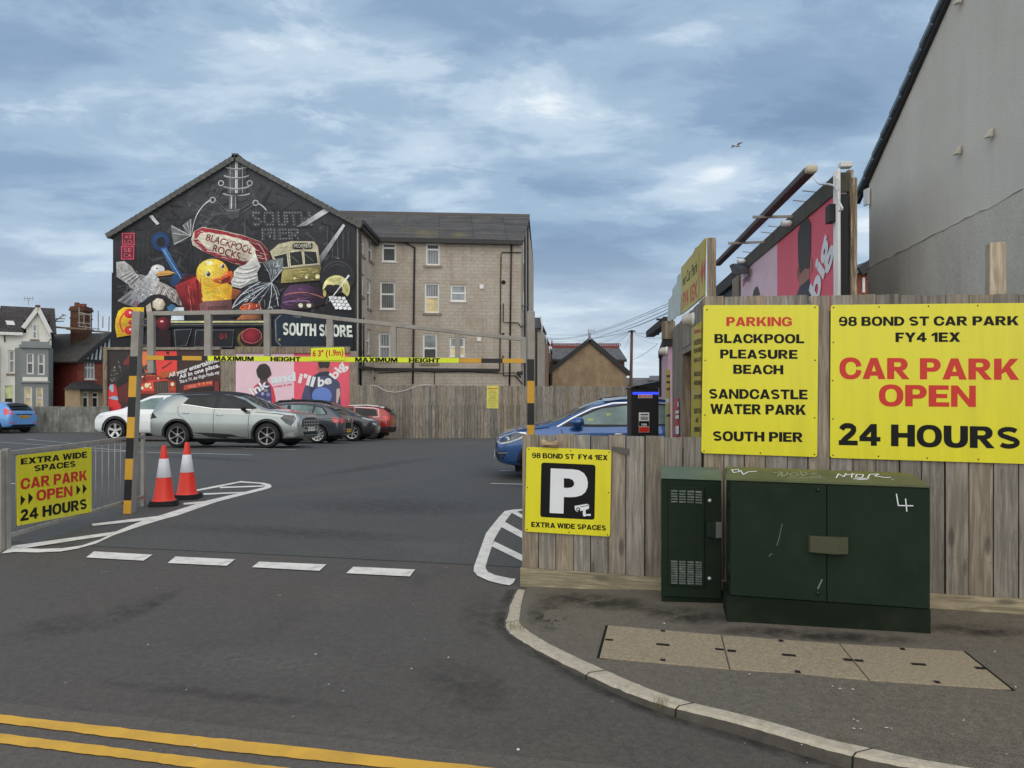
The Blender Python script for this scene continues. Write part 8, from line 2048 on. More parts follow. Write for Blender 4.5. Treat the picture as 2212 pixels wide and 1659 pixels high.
    def arches(s, w=.055, m='trim', off=.012, z0=.28):
        for ax in s.ax:
            a0 = math.asin(max(-1, min(1, (z0 - s.r) / s.arch)))
            A_ = [a0 + (math.pi - 2 * a0) * i / 22 for i in range(23)]
            poly = [(ax + (s.arch + .004) * math.cos(t), s.r + (s.arch + .004) * math.sin(t)) for t in A_] + [(ax + (s.arch + w) * math.cos(t), s.r + (s.arch + w) * math.sin(t)) for t in A_[::-1]]
            s.panel('arch_trim', poly, 'S', m, off, .06)
    def wheels(s, y, style='five', rimmat='alloy', width=.215, rim=.68):
        r = s.r
        for ax in s.ax:
            for sg in (1, -1):
                mb = MB(); hw = width / 2; rr = r * rim
                mb.lathe([(rr, -hw), (rr + .02, -hw - .004), (r - .03, -hw + .004), (r - .004, -hw + .03), (r, 0), (r - .004, hw - .03), (r - .03, hw - .004), (rr + .02, hw + .004), (rr, hw), (rr - .012, hw - .03), (rr - .012, -hw)], (0, 0, 0), 'y', 36)
                w = mb.build('wheel', mat['rubber'], s.root, smooth=True, local=True); w.location = (ax, sg * (y - hw), r); w.rotation_euler = (0, 0, 0 if sg > 0 else math.pi)
                mb = MB(); mb.lathe([(0, hw - .09), (rr - .014, hw - .09)], (0, 0, 0), 'y', 24); mb.build('brake_backing', mat['black'], w, local=True)
                mb = MB(); K = {'five': 5, 'ten': 10, 'blade': 6, 'seven': 7}[style]
                for k in range(K):
                    a = 2 * math.pi * k / K + .3; ca, sa_ = math.cos(a), math.sin(a)
                    def q(rad, t, yy): return (rad * ca - t * sa_, yy, rad * sa_ + t * ca)
                    i0, i1 = .04, rr - .008; wd0, wd1 = (.03, .055) if style == 'five' else ((.02, .028) if style in ('ten', 'seven') else (.009, .02))
                    sk = .07 if style == 'blade' else 0
                    mb.hexa([q(i0, -wd0, hw - .07), q(i0, wd0, hw - .07), q(i1, wd1 + sk, hw - .05), q(i1, -wd1 + sk, hw - .05), q(i0, -wd0, hw - .035), q(i0, wd0, hw - .035), q(i1, wd1 * .8 + sk, hw - .012), q(i1, -wd1 * .8 + sk, hw - .012)])
                mb.lathe([(0, hw - .028), (.05, hw - .03), (.06, hw - .06)], (0, 0, 0), 'y', 16); mb.lathe([(rr - .022, hw - .03), (rr - .012, hw - .004), (rr + .004, hw + .002)], (0, 0, 0), 'y', 36)
                mb.build('rim', mat[rimmat], w, local=True)
    def underside(s):
        a, b = s.ax; W = max(t[4] for t in s.tab)
        mb = MB(); mb.box(min(a, b) - .5, -W + .36, .16, max(a, b) + .5, W - .36, .34)
        mb.build('underbody', mat['black'], s.root, local=True)
    def mirror(s, x, z, y, m, sz=(.2, .2, .15)):
        if isinstance(m, str): m = mat[m]
        for sg in (1, -1):
            mb = MB(); prof = []
            cx_, cy_ = x, sg * (y + sz[1] * .45)
            for i in range(7):
                t = i / 6; w = math.sin(math.pi * min(.97, max(.1, t * .8 + .14)))
                prof.append((w, -sz[1] / 2 + sz[1] * t))
            vs = []; K = 12
            for w, yy in prof:
                for k in range(K):
                    a = 2 * math.pi * k / K; vs.append((cx_ + sz[0] / 2 * w * math.cos(a) * (1.0 if math.cos(a) > 0 else .55), cy_ + sg * yy, z + sz[2] / 2 * w * math.sin(a)))
            mb.add(vs, [(i * K + k, i * K + (k + 1) % K, (i + 1) * K + (k + 1) % K, (i + 1) * K + k) for i in range(6) for k in range(K)] + [tuple(range(K)), tuple(6 * K + k for k in range(K))])
            mb.hexa([(x - .04, sg * (y - .06), z - .1), (x + .06, sg * (y - .06), z - .1), (x + .06, cy_, z - .05), (x - .04, cy_, z - .05), (x - .04, sg * (y - .06), z - .06), (x + .06, sg * (y - .06), z - .06), (x + .06, cy_, z - .01), (x - .04, cy_, z - .01)])
            mb.build('door_mirror', m, s.root, smooth=True, local=True)
    def plate(s, view, z, text, m, hw=.26, hh=.056):
        sx = 1 if view == 'F' else -1
        h = s.ray(view, 0, z); x = h[0].x + sx * .012
        mb = MB(); mb.box(min(x, x + sx * .01), -hw, z - hh, max(x, x + sx * .01), hw, z + hh)
        xf = x + sx * .0115; y0 = -hw * .86 * sx
        mb.text(text, (xf, y0, z - hh * .66), (xf, -y0, z - hh * .66), (xf, -y0, z + hh * .66), (xf, y0, z + hh * .66), 1, .02)
        mb.build('number_plate', [mat[m], mat['letter_black']], s.root, local=True)
    def handles(s, pts, m='chrome'):
        for x, z in pts:
            for sg, v in ((1, 'L'), (-1, 'R')):
                h = s.ray(v, x, z)
                mb = MB(); y = h[0].y + sg * .012; mb.tube([(x - .1, y - sg * .018, z), (x - .07, y + sg * .008, z + .004), (x + .07, y + sg * .008, z + .004), (x + .1, y - sg * .018, z)], .013, 6)
                mb.build('door_handle', mat[m] if isinstance(m, str) else m, s.root, smooth=True, local=True)
    def seams(s, lines, w=.012): 
        for p in lines: s.strip('door_seam', p, w, 'S', 'black', .003)
    def place(s, X, Y, z, deg):
        s.root.location = (X, Y, z); s.root.rotation_euler = (0, 0, R(deg))
    def tilt(s, X, Y, deg):
        """stand the car on the falling ground"""
        a = R(deg); d = (math.cos(a), math.sin(a)); n_ = (-math.sin(a), math.cos(a))
        s.root.location = (X, Y, gz(X, Y) + .012); s.root.rotation_euler = (0, 0, a)
        pitch = (gz(X + d[0], Y + d[1]) - gz(X - d[0], Y - d[1])) / 2; roll = (gz(X + n_[0], Y + n_[1]) - gz(X - n_[0], Y - n_[1])) / 2
        s.root.rotation_euler = (math.atan(roll), -math.atan(pitch), a)

# ---- silver crossover in the middle of the view
silver = carpaint('silver car paint', C(162, 168, 164, 1.1), .6)
c = Car('silver_crossover', 'silver crossover with black roof and dark wheels parked nearest the cones', [
    (-2.26, .50, .74, .90, .60, .50), (-2.22, .36, .88, 1.10, .84, .64), (-2.12, .29, 1.02, 1.24, .91, .67), (-1.94, .27, 1.07, 1.44, .925, .65), (-1.72, .25, 1.09, 1.57, .93, .64), (-1.3, .23, 1.09, 1.60, .93, .635),
    (-.8, .22, 1.08, 1.635, .93, .64), (-.2, .22, 1.06, 1.645, .93, .645), (.25, .22, 1.05, 1.60, .93, .645), (.6, .22, 1.04, 1.44, .93, .66), (1.0, .22, 1.03, 1.245, .93, .70), (1.28, .22, 1.03, 1.13, .93, .78),
    (1.5, .22, 1.02, 1.095, .925, .79), (1.85, .23, .99, 1.055, .91, .78), (2.1, .25, .92, 1.01, .88, .76), (2.24, .29, .8, .93, .83, .7), (2.3, .36, .66, .8, .76, .6)], silver, (-1.33, 1.35), .355, .425)
c.wheels(.915, 'blade', 'two_tone', rim=.7); c.underside(); c.arches(.055)
c.panel('roof', [(-1.75, -.56), (-1.75, .56), (-1.3, .63), (-.3, .645), (.3, .63), (.42, .58), (.42, -.58), (.3, -.63), (-.3, -.645), (-1.3, -.63)], 'T', 'trim', .006)
c.panel('roof_edge', [(-1.36, 1.5), (-1.1, 1.52), (-.2, 1.545), (.2, 1.5), (.6, 1.36), (1.02, 1.13), (.88, 1.1), (-.12, 1.12), (-.27, 1.125), (-.63, 1.18), (-1.22, 1.26), (-1.1, 1.42), (-1.3, 1.49)], 'S', 'trim', .005)
c.panel('window', [(-1.2, 1.27), (-1.08, 1.425), (-.25, 1.45), (-.25, 1.135), (-.63, 1.185), (-.92, 1.225)], 'S', 'carglass', .007); c.panel('window', [(-.12, 1.445), (.18, 1.41), (.42, 1.345), (.71, 1.2), (.8, 1.115), (-.12, 1.125)], 'S', 'carglass', .007)
c.strip('belt_trim', [(-1.24, 1.245), (-.92, 1.205), (-.25, 1.112), (.86, 1.088)], .022, 'S', 'chrome', .009)
c.panel('windscreen', [(-.66, 1.12), (-.5, 1.56), (.5, 1.56), (.66, 1.12)], 'F', 'screen', .006); c.panel('rear_window', [(-.55, 1.2), (-.5, 1.46), (.5, 1.46), (.55, 1.2)], 'B', 'carglass')
c.panel('headlight', [(1.74, .85), (1.86, .95), (2.1, .93), (2.18, .8), (2.06, .62), (1.9, .7)], 'S', 'lamp_dark', .006); c.strip('running_light', [(1.5, 1.02), (1.9, .96), (2.12, .94), (2.2, .82), (2.08, .62)], .04, 'S', 'lamp_glass', .009)
c.panel('grille', [(-.66, .62), (-.6, .82), (-.3, .86), (.3, .86), (.6, .82), (.66, .62), (.4, .54), (-.4, .54)], 'F', 'trim', .008); c.strip('grille_bar', [(-.62, .87), (-.3, .9), (.3, .9), (.62, .87)], .035, 'F', 'chrome', .012)
gr = MB(); c_ = c
for i in range(9):
    for j in range(3):
        h = c.ray('F', -.52 + i * .13, .6 + j * .085)
        if h: gr.lathe([(0, .012), (.028, .012), (.034, .006)], h[0] + Vector((0, 0, 0)), 'x', 6)
gr.build('grille_mesh', mat['alloy'], c.root, local=True)
c.panel('lower_grille', [(-.5, .32), (-.55, .46), (.55, .46), (.5, .32)], 'F', 'trim', .008); c.panel('bumper_blade', [(1.86, .38), (1.98, .44), (2.1, .46), (2.16, .42), (2.1, .39), (2.14, .33), (1.98, .34)], 'S', 'alloy', .014); c.strip('skid_plate', [(-.75, .35), (-.5, .30), (.5, .30), (.75, .35)], .05, 'F', 'alloy', .012)
c.plate('F', .53, 'KJ21 TXC', 'plate_white'); c.panel('tail_light', [(-2.2, 1.0), (-2.1, 1.0), (-1.95, .86), (-2.2, .82)], 'S', 'trim', .012); c.strip('light_bar', [(-.85, .96), (0, .99), (.85, .96)], .07, 'B', 'tail_red', .01)
c.panel('door_trim', [(-.87, .43), (-.5, .43), (.3, .39), (.66, .265), (.8, .235), (.3, .25), (-.4, .32), (-.6, .385)], 'S', 'trim', .008); c.panel('sill_trim', [(-.88, .235), (-.9, .36), (.9, .3), (.9, .235)], 'S', 'trim', .01)
c.seams([[(-.24, 1.12), (-.24, .27)], [(.83, 1.05), (.8, .6), (.8, .25)], [(-1.36, 1.2), (-1.3, .95), (-1.0, .7)], [(1.0, 1.02), (1.6, .975), (1.9, .93)]])
c.handles([(-1.08, .99), (-.06, .93)]); c.mirror(.68, 1.13, .93, 'trim')
c.tilt(-8.2, 22.55, -6.0)

# ---- white crossover beyond it, facing left
white = carpaint('white car paint', C(226, 230, 232, 1.1), 0)
c = Car('white_crossover', 'white crossover facing left, half hidden behind the silver crossover', [
    (-2.16, .46, .8, .96, .6, .5), (-2.1, .36, .92, 1.12, .82, .62), (-1.95, .3, 1.0, 1.3, .89, .64), (-1.7, .26, 1.02, 1.5, .9, .62), (-1.1, .24, 1.02, 1.6, .9, .62), (-.3, .24, 1.0, 1.62, .9, .63), (.2, .24, .98, 1.58, .9, .63), (.6, .24, .97, 1.4, .9, .65), (.95, .24, .97, 1.18, .9, .7),
    (1.2, .24, .96, 1.05, .9, .76), (1.5, .24, .93, 1.0, .89, .75), (1.85, .26, .88, .95, .86, .72), (2.05, .3, .78, .88, .8, .64), (2.16, .4, .62, .74, .68, .5)], white, (-1.3, 1.3), .345, .415)
c.wheels(.89, 'five', 'alloy'); c.underside(); c.arches(.07)
c.panel('window', [(-1.6, 1.14), (-1.35, 1.4), (-1.0, 1.44), (-.35, 1.46), (-.35, 1.06), (-1.2, 1.08)], 'S', 'carglass'); c.panel('window', [(-.27, 1.46), (.15, 1.42), (.5, 1.3), (.8, 1.05), (-.27, 1.06)], 'S', 'carglass_pale')
c.strip('roof_rail', [(-1.5, 1.5), (-.9, 1.56), (.1, 1.55), (.35, 1.49)], .05, 'S', 'alloy', .03); c.panel('windscreen', [(-.62, 1.08), (-.5, 1.52), (.5, 1.52), (.62, 1.08)], 'F', 'screen'); c.panel('rear_window', [(-.55, 1.14), (-.5, 1.46), (.5, 1.46), (.55, 1.14)], 'B', 'carglass')
c.panel('headlight', [(1.7, .84), (1.95, .83), (2.1, .76), (2.05, .72), (1.85, .76)], 'S', 'lamp_glass'); c.panel('grille', [(-.5, .56), (-.55, .78), (.55, .78), (.5, .56)], 'F', 'trim'); c.panel('bumper_trim', [(1.75, .28), (1.75, .38), (2.12, .42), (2.12, .3)], 'S', 'trim', .012); c.panel('sill_trim', [(-.9, .245), (-.9, .36), (.9, .36), (.9, .245)], 'S', 'trim', .01)
c.panel('tail_light', [(-2.08, .96), (-1.85, .98), (-1.85, .84), (-2.08, .8)], 'S', 'tail_red'); c.plate('F', .48, 'PN70 WZK', 'plate_white'); c.seams([[(-.31, 1.05), (-.31, .3)], [(.84, 1.0), (.8, .35)]]); c.handles([(-1.0, .9), (.0, .88)], white); c.mirror(.62, 1.08, .9, white)
c.tilt(-12.95, 28.2, 180); c.root.scale = (1.04, 1, 1.09)

# ---- dark grey hatchback seen from behind its flank
grey = carpaint('graphite car paint', C(72, 79, 86, 1.1), .5)
c = Car('grey_hatchback', 'graphite grey hatchback facing away left with red tail lamps', [
    (-2.16, .42, .72, .82, .62, .52), (-2.12, .32, .82, .94, .8, .64), (-2.0, .26, .9, 1.04, .86, .64), (-1.8, .23, .93, 1.2, .88, .6), (-1.5, .21, .94, 1.35, .885, .58), (-.9, .2, .93, 1.42, .885, .575), (-.2, .2, .92, 1.43, .885, .58), (.2, .2, .91, 1.39, .885, .58), (.6, .2, .9, 1.22, .885, .61),
    (.95, .2, .89, 1.03, .88, .68), (1.2, .2, .88, .96, .88, .74), (1.6, .2, .84, .92, .87, .74), (1.95, .22, .76, .84, .83, .68), (2.12, .28, .64, .74, .74, .58), (2.16, .36, .56, .64, .62, .46)], grey, (-1.3, 1.39), .315, .37)
c.wheels(.865, 'ten', 'alloy'); c.underside()
c.panel('window_trim', [(-1.62, 1.0), (-1.6, 1.08), (-1.42, 1.24), (-1.0, 1.33), (-.2, 1.35), (.25, 1.29), (.55, 1.16), (.85, .97), (.2, .96), (-1.3, .97)], 'S', 'trim', .003)
c.panel('window', [(-1.56, 1.02), (-1.4, 1.21), (-1.16, 1.27), (-1.12, .99), (-1.4, .99)], 'S', 'carglass_pale', .007); c.panel('window', [(-1.1, 1.28), (-.8, 1.31), (-.28, 1.32), (-.34, .98), (-1.07, .99)], 'S', 'carglass_pale', .007); c.panel('window', [(-.16, 1.32), (.24, 1.26), (.52, 1.13), (.76, .98), (-.2, .98)], 'S', 'carglass_pale', .007)
c.panel('rear_window', [(-.56, .98), (-.46, 1.27), (.46, 1.27), (.56, .98)], 'B', 'carglass'); c.panel('windscreen', [(-.58, 1.0), (-.46, 1.34), (.46, 1.34), (.58, 1.0)], 'F', 'screen'); c.panel('spoiler', [(-1.82, -.55), (-1.82, .55), (-1.58, .56), (-1.58, -.56)], 'T', grey, .03)
c.panel('tail_light', [(-2.1, .9), (-1.86, .9), (-1.8, .86), (-1.88, .72), (-2.12, .7)], 'S', 'tail_red', .006); c.panel('tail_light', [(.5, .7), (.45, .86), (.82, .86), (.84, .72)], 'B', 'tail_red', .006); c.panel('tail_light', [(-.5, .7), (-.45, .86), (-.82, .86), (-.84, .72)], 'B', 'tail_red', .006)
c.panel('bumper_trim', [(-.6, .26), (-.65, .36), (.65, .36), (.6, .26)], 'B', 'trim', .01); c.panel('plate_recess', [(-.36, .52), (-.34, .72), (.34, .72), (.36, .52)], 'B', 'black', .005); c.plate('B', .44, 'MX66 VJO', 'plate_yellow'); c.panel('headlight', [(1.7, .74), (1.9, .76), (2.06, .7), (2.0, .62), (1.8, .64)], 'S', 'lamp_glass'); c.panel('grille', [(-.4, .52), (-.4, .68), (.4, .68), (.4, .52)], 'F', 'trim')
c.seams([[(-.3, .97), (-.28, .25)], [(.85, .95), (.8, .6), (.85, .25)], [(-1.15, .98), (-1.0, .7), (-.9, .4)], [(-1.95, .86), (-1.2, .84), (.9, .79)]], .014); c.handles([(-1.0, .84), (.0, .81)], grey); c.mirror(.58, 1.0, .88, grey, (.18, .18, .13))
mb = MB(); h = c.ray('B', 0, .82); mb.lathe([(0, .012), (.035, .012), (.04, 0)], h[0], 'x', 14); mb.v = [Vector((2 * h[0].x - p.x, p.y, p.z)) for p in mb.v]; mb.build('round_badge', mat['chrome'], c.root, local=True)
c.tilt(-7.95, 27.0, 177)

# ---- dark people carrier facing right
dark = carpaint('black car paint', C(40, 44, 48, 1.2), .4)
c = Car('dark_people_carrier', 'tall black people carrier facing right with slim white running lights', [
    (-2.2, .4, .9, 1.1, .65, .52), (-2.15, .3, 1.0, 1.3, .84, .6), (-2.0, .26, 1.02, 1.5, .9, .6), (-1.6, .24, 1.02, 1.6, .91, .6), (-.8, .23, 1.0, 1.63, .91, .61), (0, .22, .99, 1.61, .91, .61), (.4, .22, .98, 1.52, .91, .62), (.8, .22, .98, 1.33, .91, .65), (1.2, .22, .97, 1.12, .91, .7), (1.4, .22, .96, 1.04, .91, .74), (1.7, .22, .92, .98, .9, .74), (1.95, .24, .86, .92, .86, .7), (2.12, .28, .76, .84, .78, .6), (2.2, .36, .62, .7, .66, .5)], dark, (-1.45, 1.33), .33, .39)
c.wheels(.9, 'seven', 'alloy'); c.underside()
c.panel('window', [(-1.9, 1.12), (-1.7, 1.42), (-.6, 1.47), (-.6, 1.06), (-1.6, 1.07)], 'S', 'carglass'); c.panel('window', [(-.5, 1.47), (.1, 1.44), (.5, 1.32), (1.0, 1.06), (-.5, 1.06)], 'S', 'carglass'); c.strip('roof_rail', [(-1.7, 1.52), (-.9, 1.57), (0, 1.55), (.4, 1.46)], .045, 'S', 'trim', .03)
c.panel('windscreen', [(-.64, 1.06), (-.5, 1.54), (.5, 1.54), (.64, 1.06)], 'F', 'screen'); c.panel('rear_window', [(-.6, 1.1), (-.5, 1.5), (.5, 1.5), (.6, 1.1)], 'B', 'carglass')
for sg in (1, -1):
    c.panel('running_light', [(sg * .84, .88), (sg * .5, .82), (sg * .2, .79), (sg * .2, .765), (sg * .5, .785), (sg * .82, .82)], 'F', 'lamp_glass', .01); c.panel('headlight', [(sg * .78, .72), (sg * .72, .64), (sg * .4, .6), (sg * .42, .69)], 'F', 'lamp_glass', .01)
c.panel('grille', [(-.55, .3), (-.6, .44), (.6, .44), (.55, .3)], 'F', 'trim'); c.panel('running_light', [(1.68, .94), (2.0, .85), (2.06, .81), (1.72, .88)], 'S', 'lamp_glass', .006); c.plate('F', .52, 'LP15 UZB', 'plate_white'); c.strip('bumper_line', [(-.6, .28), (0, .26), (.6, .28)], .03, 'F', 'chrome', .012)
c.seams([[(-.55, 1.05), (-.5, .3)], [(1.0, 1.0), (.9, .35)]]); c.handles([(-1.3, .9), (-.2, .88)], dark); c.mirror(.85, 1.08, .91, dark)
mb = MB(); p = c.ray('T', -1.2, 0)[0]; mb.prism([(p.x - .12, -.01, p.z - .01), (p.x + .1, -.01, p.z - .01), (p.x - .1, -.01, p.z + .09)], (0, .02, 0)); mb.build('roof_fin', dark, c.root, local=True)
c.tilt(-7.55, 30.4, 0)

# ---- red crossover at the end of the row
red = carpaint('red car paint', C(150, 42, 36, 1.1), .2)
c = Car('red_crossover', 'red crossover with white roof rails seen from the rear beside the back fence', [
    (-2.08, .42, .86, 1.02, .62, .54), (-2.04, .34, .96, 1.18, .82, .6), (-1.9, .3, 1.0, 1.34, .87, .6), (-1.65, .27, 1.01, 1.5, .88, .6), (-1.0, .25, 1.0, 1.57, .88, .6), (-.2, .25, .98, 1.56, .88, .6), (.3, .25, .97, 1.46, .88, .62), (.8, .25, .96, 1.2, .88, .66), (1.05, .25, .95, 1.05, .88, .72), (1.5, .25, .9, .98, .87, .72), (1.85, .28, .8, .9, .82, .66), (2.02, .34, .68, .78, .7, .56), (2.08, .42, .6, .66, .6, .46)], red, (-1.25, 1.28), .34, .41)
c.wheels(.87, 'five', 'dark_alloy'); c.underside(); c.arches(.06)
c.panel('window', [(-1.5, 1.06), (-1.4, 1.36), (-.5, 1.42), (-.5, 1.04)], 'S', 'carglass'); c.panel('window', [(-.42, 1.42), (.1, 1.38), (.7, 1.04), (-.42, 1.04)], 'S', 'carglass'); c.strip('window_chrome', [(-1.3, 1.0), (-1.58, 1.03), (-1.5, 1.36), (-1.3, 1.42), (-.4, 1.46)], .03, 'S', 'upvc', .008)
c.strip('roof_rail', [(-1.75, 1.4), (-1.5, 1.48), (-.9, 1.53), (.1, 1.49)], .05, 'S', 'upvc', .03); c.panel('rear_window', [(-.6, 1.12), (-.52, 1.38), (.52, 1.38), (.6, 1.12)], 'B', 'carglass'); c.panel('spoiler', [(-1.92, -.52), (-1.92, .52), (-1.7, .54), (-1.7, -.54)], 'T', 'trim', .04)
c.panel('tail_light', [(-2.02, 1.02), (-1.8, 1.06), (-1.72, 1.02), (-1.9, .9), (-2.04, .92)], 'S', 'tail_red'); c.panel('tail_light', [(.45, .9), (.5, 1.04), (.8, 1.04), (.82, .9)], 'B', 'tail_red'); c.panel('tail_light', [(-.45, .9), (-.5, 1.04), (-.8, 1.04), (-.82, .9)], 'B', 'tail_red')
c.panel('bumper_trim', [(-.86, .34), (-.86, .58), (.86, .58), (.86, .34)], 'B', 'trim', .016); c.panel('bumper_trim', [(-2.05, .3), (-2.06, .58), (-1.72, .58), (-1.66, .3)], 'S', 'trim', .016); c.plate('B', .82, 'DK64 HWL', 'plate_yellow'); c.panel('windscreen', [(-.6, 1.08), (-.5, 1.44), (.5, 1.44), (.6, 1.08)], 'F', 'screen'); c.panel('headlight', [(1.6, .8), (1.85, .82), (2.0, .74), (1.8, .7)], 'S', 'lamp_glass'); c.handles([(-1.0, .9), (.0, .88)], red); c.mirror(.6, 1.06, .88, red)
c.tilt(-7.35, 33.9, 178); c.root.scale = (1, 1, .96)

# ---- light blue hatchback at the left edge
lblue = carpaint('light blue car paint', C(96, 150, 208, 1.2), .1)
c = Car('blue_hatchback', 'light blue hatchback at the left edge in front of the concrete wall', [
    (-1.95, .42, .72, .86, .62, .55), (-1.92, .32, .84, 1.0, .8, .62), (-1.8, .26, .92, 1.12, .84, .62), (-1.62, .24, .95, 1.3, .855, .6), (-1.3, .22, .95, 1.42, .86, .57), (-.6, .21, .92, 1.47, .86, .57), (0, .2, .9, 1.46, .86, .58), (.4, .2, .88, 1.34, .86, .6), (.9, .2, .86, 1.06, .86, .66), (1.15, .2, .84, .93, .86, .72), (1.5, .2, .8, .86, .84, .7), (1.8, .24, .7, .76, .78, .62), (1.95, .34, .58, .64, .64, .48)], lblue, (-1.2, 1.28), .305, .36)
c.wheels(.84, 'ten', 'alloy'); c.underside()
c.panel('rear_window', [(-.6, 1.04), (-.56, 1.2), (-.44, 1.33), (.44, 1.33), (.56, 1.2), (.6, 1.04)], 'B', 'carglass'); c.panel('spoiler', [(-1.68, -.5), (-1.68, .5), (-1.44, .54), (-1.44, -.54)], 'T', 'trim', .04)
c.panel('tail_light', [(-1.84, 1.0), (-1.62, 1.16), (-1.54, 1.1), (-1.7, .86), (-1.88, .84)], 'S', 'tail_red'); c.panel('tail_light', [(.56, .86), (.6, 1.1), (.74, 1.16), (.78, .88)], 'B', 'tail_red'); c.panel('tail_light', [(-.56, .86), (-.6, 1.1), (-.74, 1.16), (-.78, .88)], 'B', 'tail_red')
c.panel('window', [(-1.36, 1.04), (-1.1, 1.3), (-.45, 1.35), (-.45, 1.0)], 'S', 'carglass'); c.panel('window', [(-.38, 1.35), (.1, 1.33), (.8, .98), (-.38, .98)], 'S', 'carglass'); c.panel('windscreen', [(-.58, .98), (-.48, 1.38), (.48, 1.38), (.58, .98)], 'F', 'screen')
c.panel('bumper_trim', [(-.66, .26), (-.6, .4), (.6, .4), (.66, .26)], 'B', 'trim', .012); c.panel('reflector', [(-.74, .46), (-.74, .5), (-.5, .5), (-.5, .46)], 'B', 'tail_red'); c.panel('reflector', [(.74, .46), (.74, .5), (.5, .5), (.5, .46)], 'B', 'tail_red'); c.plate('B', .76, 'MW12 TYR', 'plate_yellow'); c.strip('plate_lintel', [(-.42, .86), (.42, .86)], .04, 'B', 'black', .008); c.panel('headlight', [(1.3, .78), (1.6, .76), (1.8, .66), (1.5, .66)], 'S', 'lamp_glass'); c.handles([(-.2, .82)], lblue); c.mirror(.62, .98, .86, lblue); c.seams([[(-.42, .98), (-.4, .25)]])
c.tilt(-24.6, 35.8, 166)

# ---- blue crossover on the right behind the low fence
dblue = carpaint('royal blue car paint', C(46, 86, 140, 1.15), .35)
c = Car('blue_crossover', 'royal blue crossover facing left behind the low fence and ticket machine', [
    (-2.2, .46, .84, 1.0, .62, .52), (-2.14, .36, .94, 1.16, .84, .62), (-2.0, .3, 1.0, 1.32, .9, .62), (-1.7, .26, 1.02, 1.48, .91, .6), (-1.1, .24, 1.01, 1.55, .91, .61), (-.4, .24, 1.0, 1.57, .91, .62), (.1, .24, .99, 1.52, .91, .62), (.5, .24, .98, 1.38, .91, .64), (.9, .24, .97, 1.18, .91, .68),
    (1.22, .24, .96, 1.05, .91, .74), (1.5, .24, .93, 1.01, .9, .75), (1.85, .26, .86, .95, .87, .72), (2.08, .3, .76, .87, .8, .64), (2.2, .4, .62, .74, .68, .5)], dblue, (-1.3, 1.32), .34, .41)
c.wheels(.9, 'five', 'alloy'); c.underside(); c.arches(.06)
c.panel('window_trim', [(-1.75, 1.06), (-1.4, 1.36), (-.9, 1.42), (-.2, 1.42), (.25, 1.36), (.6, 1.22), (.98, 1.01), (.3, 1.0), (-1.4, 1.03)], 'S', 'trim', .003)
c.panel('window', [(-1.62, 1.09), (-1.35, 1.33), (-.9, 1.39), (-.36, 1.39), (-.4, 1.05), (-1.4, 1.06)], 'S', 'carglass_pale', .007); c.panel('window', [(-.26, 1.39), (.22, 1.33), (.55, 1.2), (.8, 1.05), (-.28, 1.04)], 'S', 'carglass_pale', .007)
c.strip('window_chrome', [(-1.6, 1.3), (-1.3, 1.405), (-.6, 1.45), (0, 1.43), (.4, 1.33), (.75, 1.165), (1.05, 1.0)], .022, 'S', 'chrome', .009); c.strip('roof_rail', [(-1.5, 1.44), (-.9, 1.5), (-.2, 1.505), (.2, 1.46)], .04, 'S', 'alloy', .03)
c.panel('windscreen', [(-.66, 1.08), (-.5, 1.46), (.5, 1.46), (.66, 1.08)], 'F', 'screen'); c.panel('rear_window', [(-.58, 1.12), (-.5, 1.44), (.5, 1.44), (.58, 1.12)], 'B', 'carglass')
c.panel('headlight', [(1.62, .86), (1.8, .9), (2.06, .8), (2.12, .7), (1.98, .68), (1.78, .76)], 'S', 'lamp_dark', .006); c.strip('running_light', [(1.6, .87), (1.74, .79), (1.94, .72), (2.1, .69)], .03, 'S', 'lamp_glass', .009); c.strip('running_light', [(1.62, .885), (1.82, .9), (2.06, .81)], .02, 'S', 'chrome', .009)
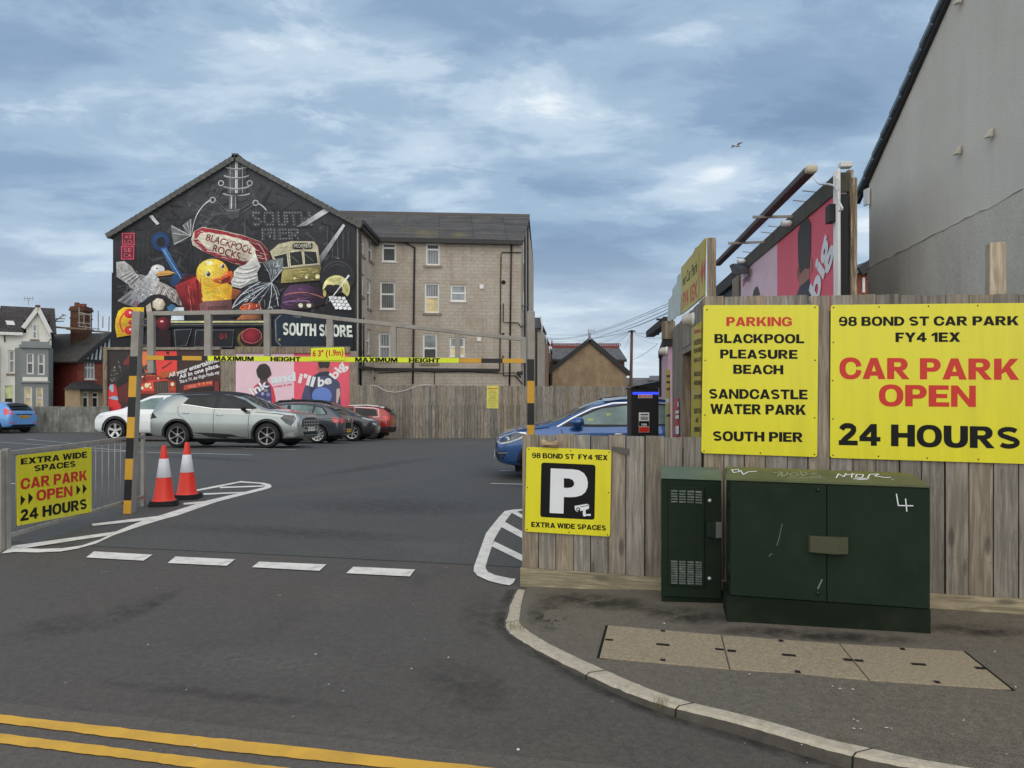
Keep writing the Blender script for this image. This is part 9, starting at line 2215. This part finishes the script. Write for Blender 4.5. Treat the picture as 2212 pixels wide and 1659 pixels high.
for sg in (1, -1): c.panel('headlight', [(sg * .84, .82), (sg * .5, .8), (sg * .46, .72), (sg * .8, .68)], 'F', 'lamp_glass', .006); c.panel('fog_lamp', [(sg * .78, .54), (sg * .5, .52), (sg * .54, .38), (sg * .76, .4)], 'F', 'trim', .008)
c.panel('fog_lamp', [(1.98, .56), (2.12, .54), (2.12, .4), (2.04, .4)], 'S', 'trim', .008); c.strip('fog_trim', [(1.96, .53), (2.13, .515)], .02, 'S', 'chrome', .011)
c.panel('grille', [(-.44, .5), (-.5, .74), (.5, .74), (.44, .5)], 'F', 'trim'); c.strip('grille_bar', [(-.48, .72), (0, .68), (.48, .72)], .03, 'F', 'chrome', .01); c.panel('bumper_trim', [(-.7, .3), (-.72, .36), (.72, .36), (.7, .3)], 'F', 'alloy', .012); c.panel('bumper_trim', [(1.76, .27), (1.74, .36), (2.13, .36), (2.12, .28)], 'S', 'trim', .012); c.strip('skid_plate', [(1.98, .33), (2.14, .35)], .035, 'S', 'alloy', .018)
c.panel('sill_trim', [(-.9, .245), (-.9, .34), (.9, .34), (.9, .245)], 'S', 'trim', .01); c.panel('tail_light', [(-2.1, 1.0), (-1.86, 1.02), (-1.86, .88), (-2.1, .84)], 'S', 'tail_red'); c.plate('F', .44, 'YD18 RKU', 'plate_white')
c.seams([[(-.32, 1.03), (-.3, .36)], [(.98, .96), (.86, .6), (.86, .36)], [(1.2, .99), (1.7, .94), (1.95, .87)], [(-1.2, .76), (-.2, .8), (.86, .83)]]); c.handles([(-1.1, .89), (-.08, .87)], 'chrome'); c.mirror(.66, 1.1, .9, dblue, (.34, .24, .19))
mb = MB()
h = c.ray('R', .3, 1.3)
for v, sg in (('L', 1), ('R', -1)):
    for q, sz in (((.44, 1.12), .05), ((.1, 1.22), .04)):
        h = c.ray(v, *q); P_ = [h[0] + Vector((a * sz, sg * .012, b * sz)) for a, b in ((-1, -.6), (1, -.6), (1, .8), (-1, .8))]; mb.poly(P_)
mb.build('window_sticker', M('pale window ticket', C(196, 214, 130), .5), c.root, local=True)
c.place(1.88, 14.75, -.02, 180)
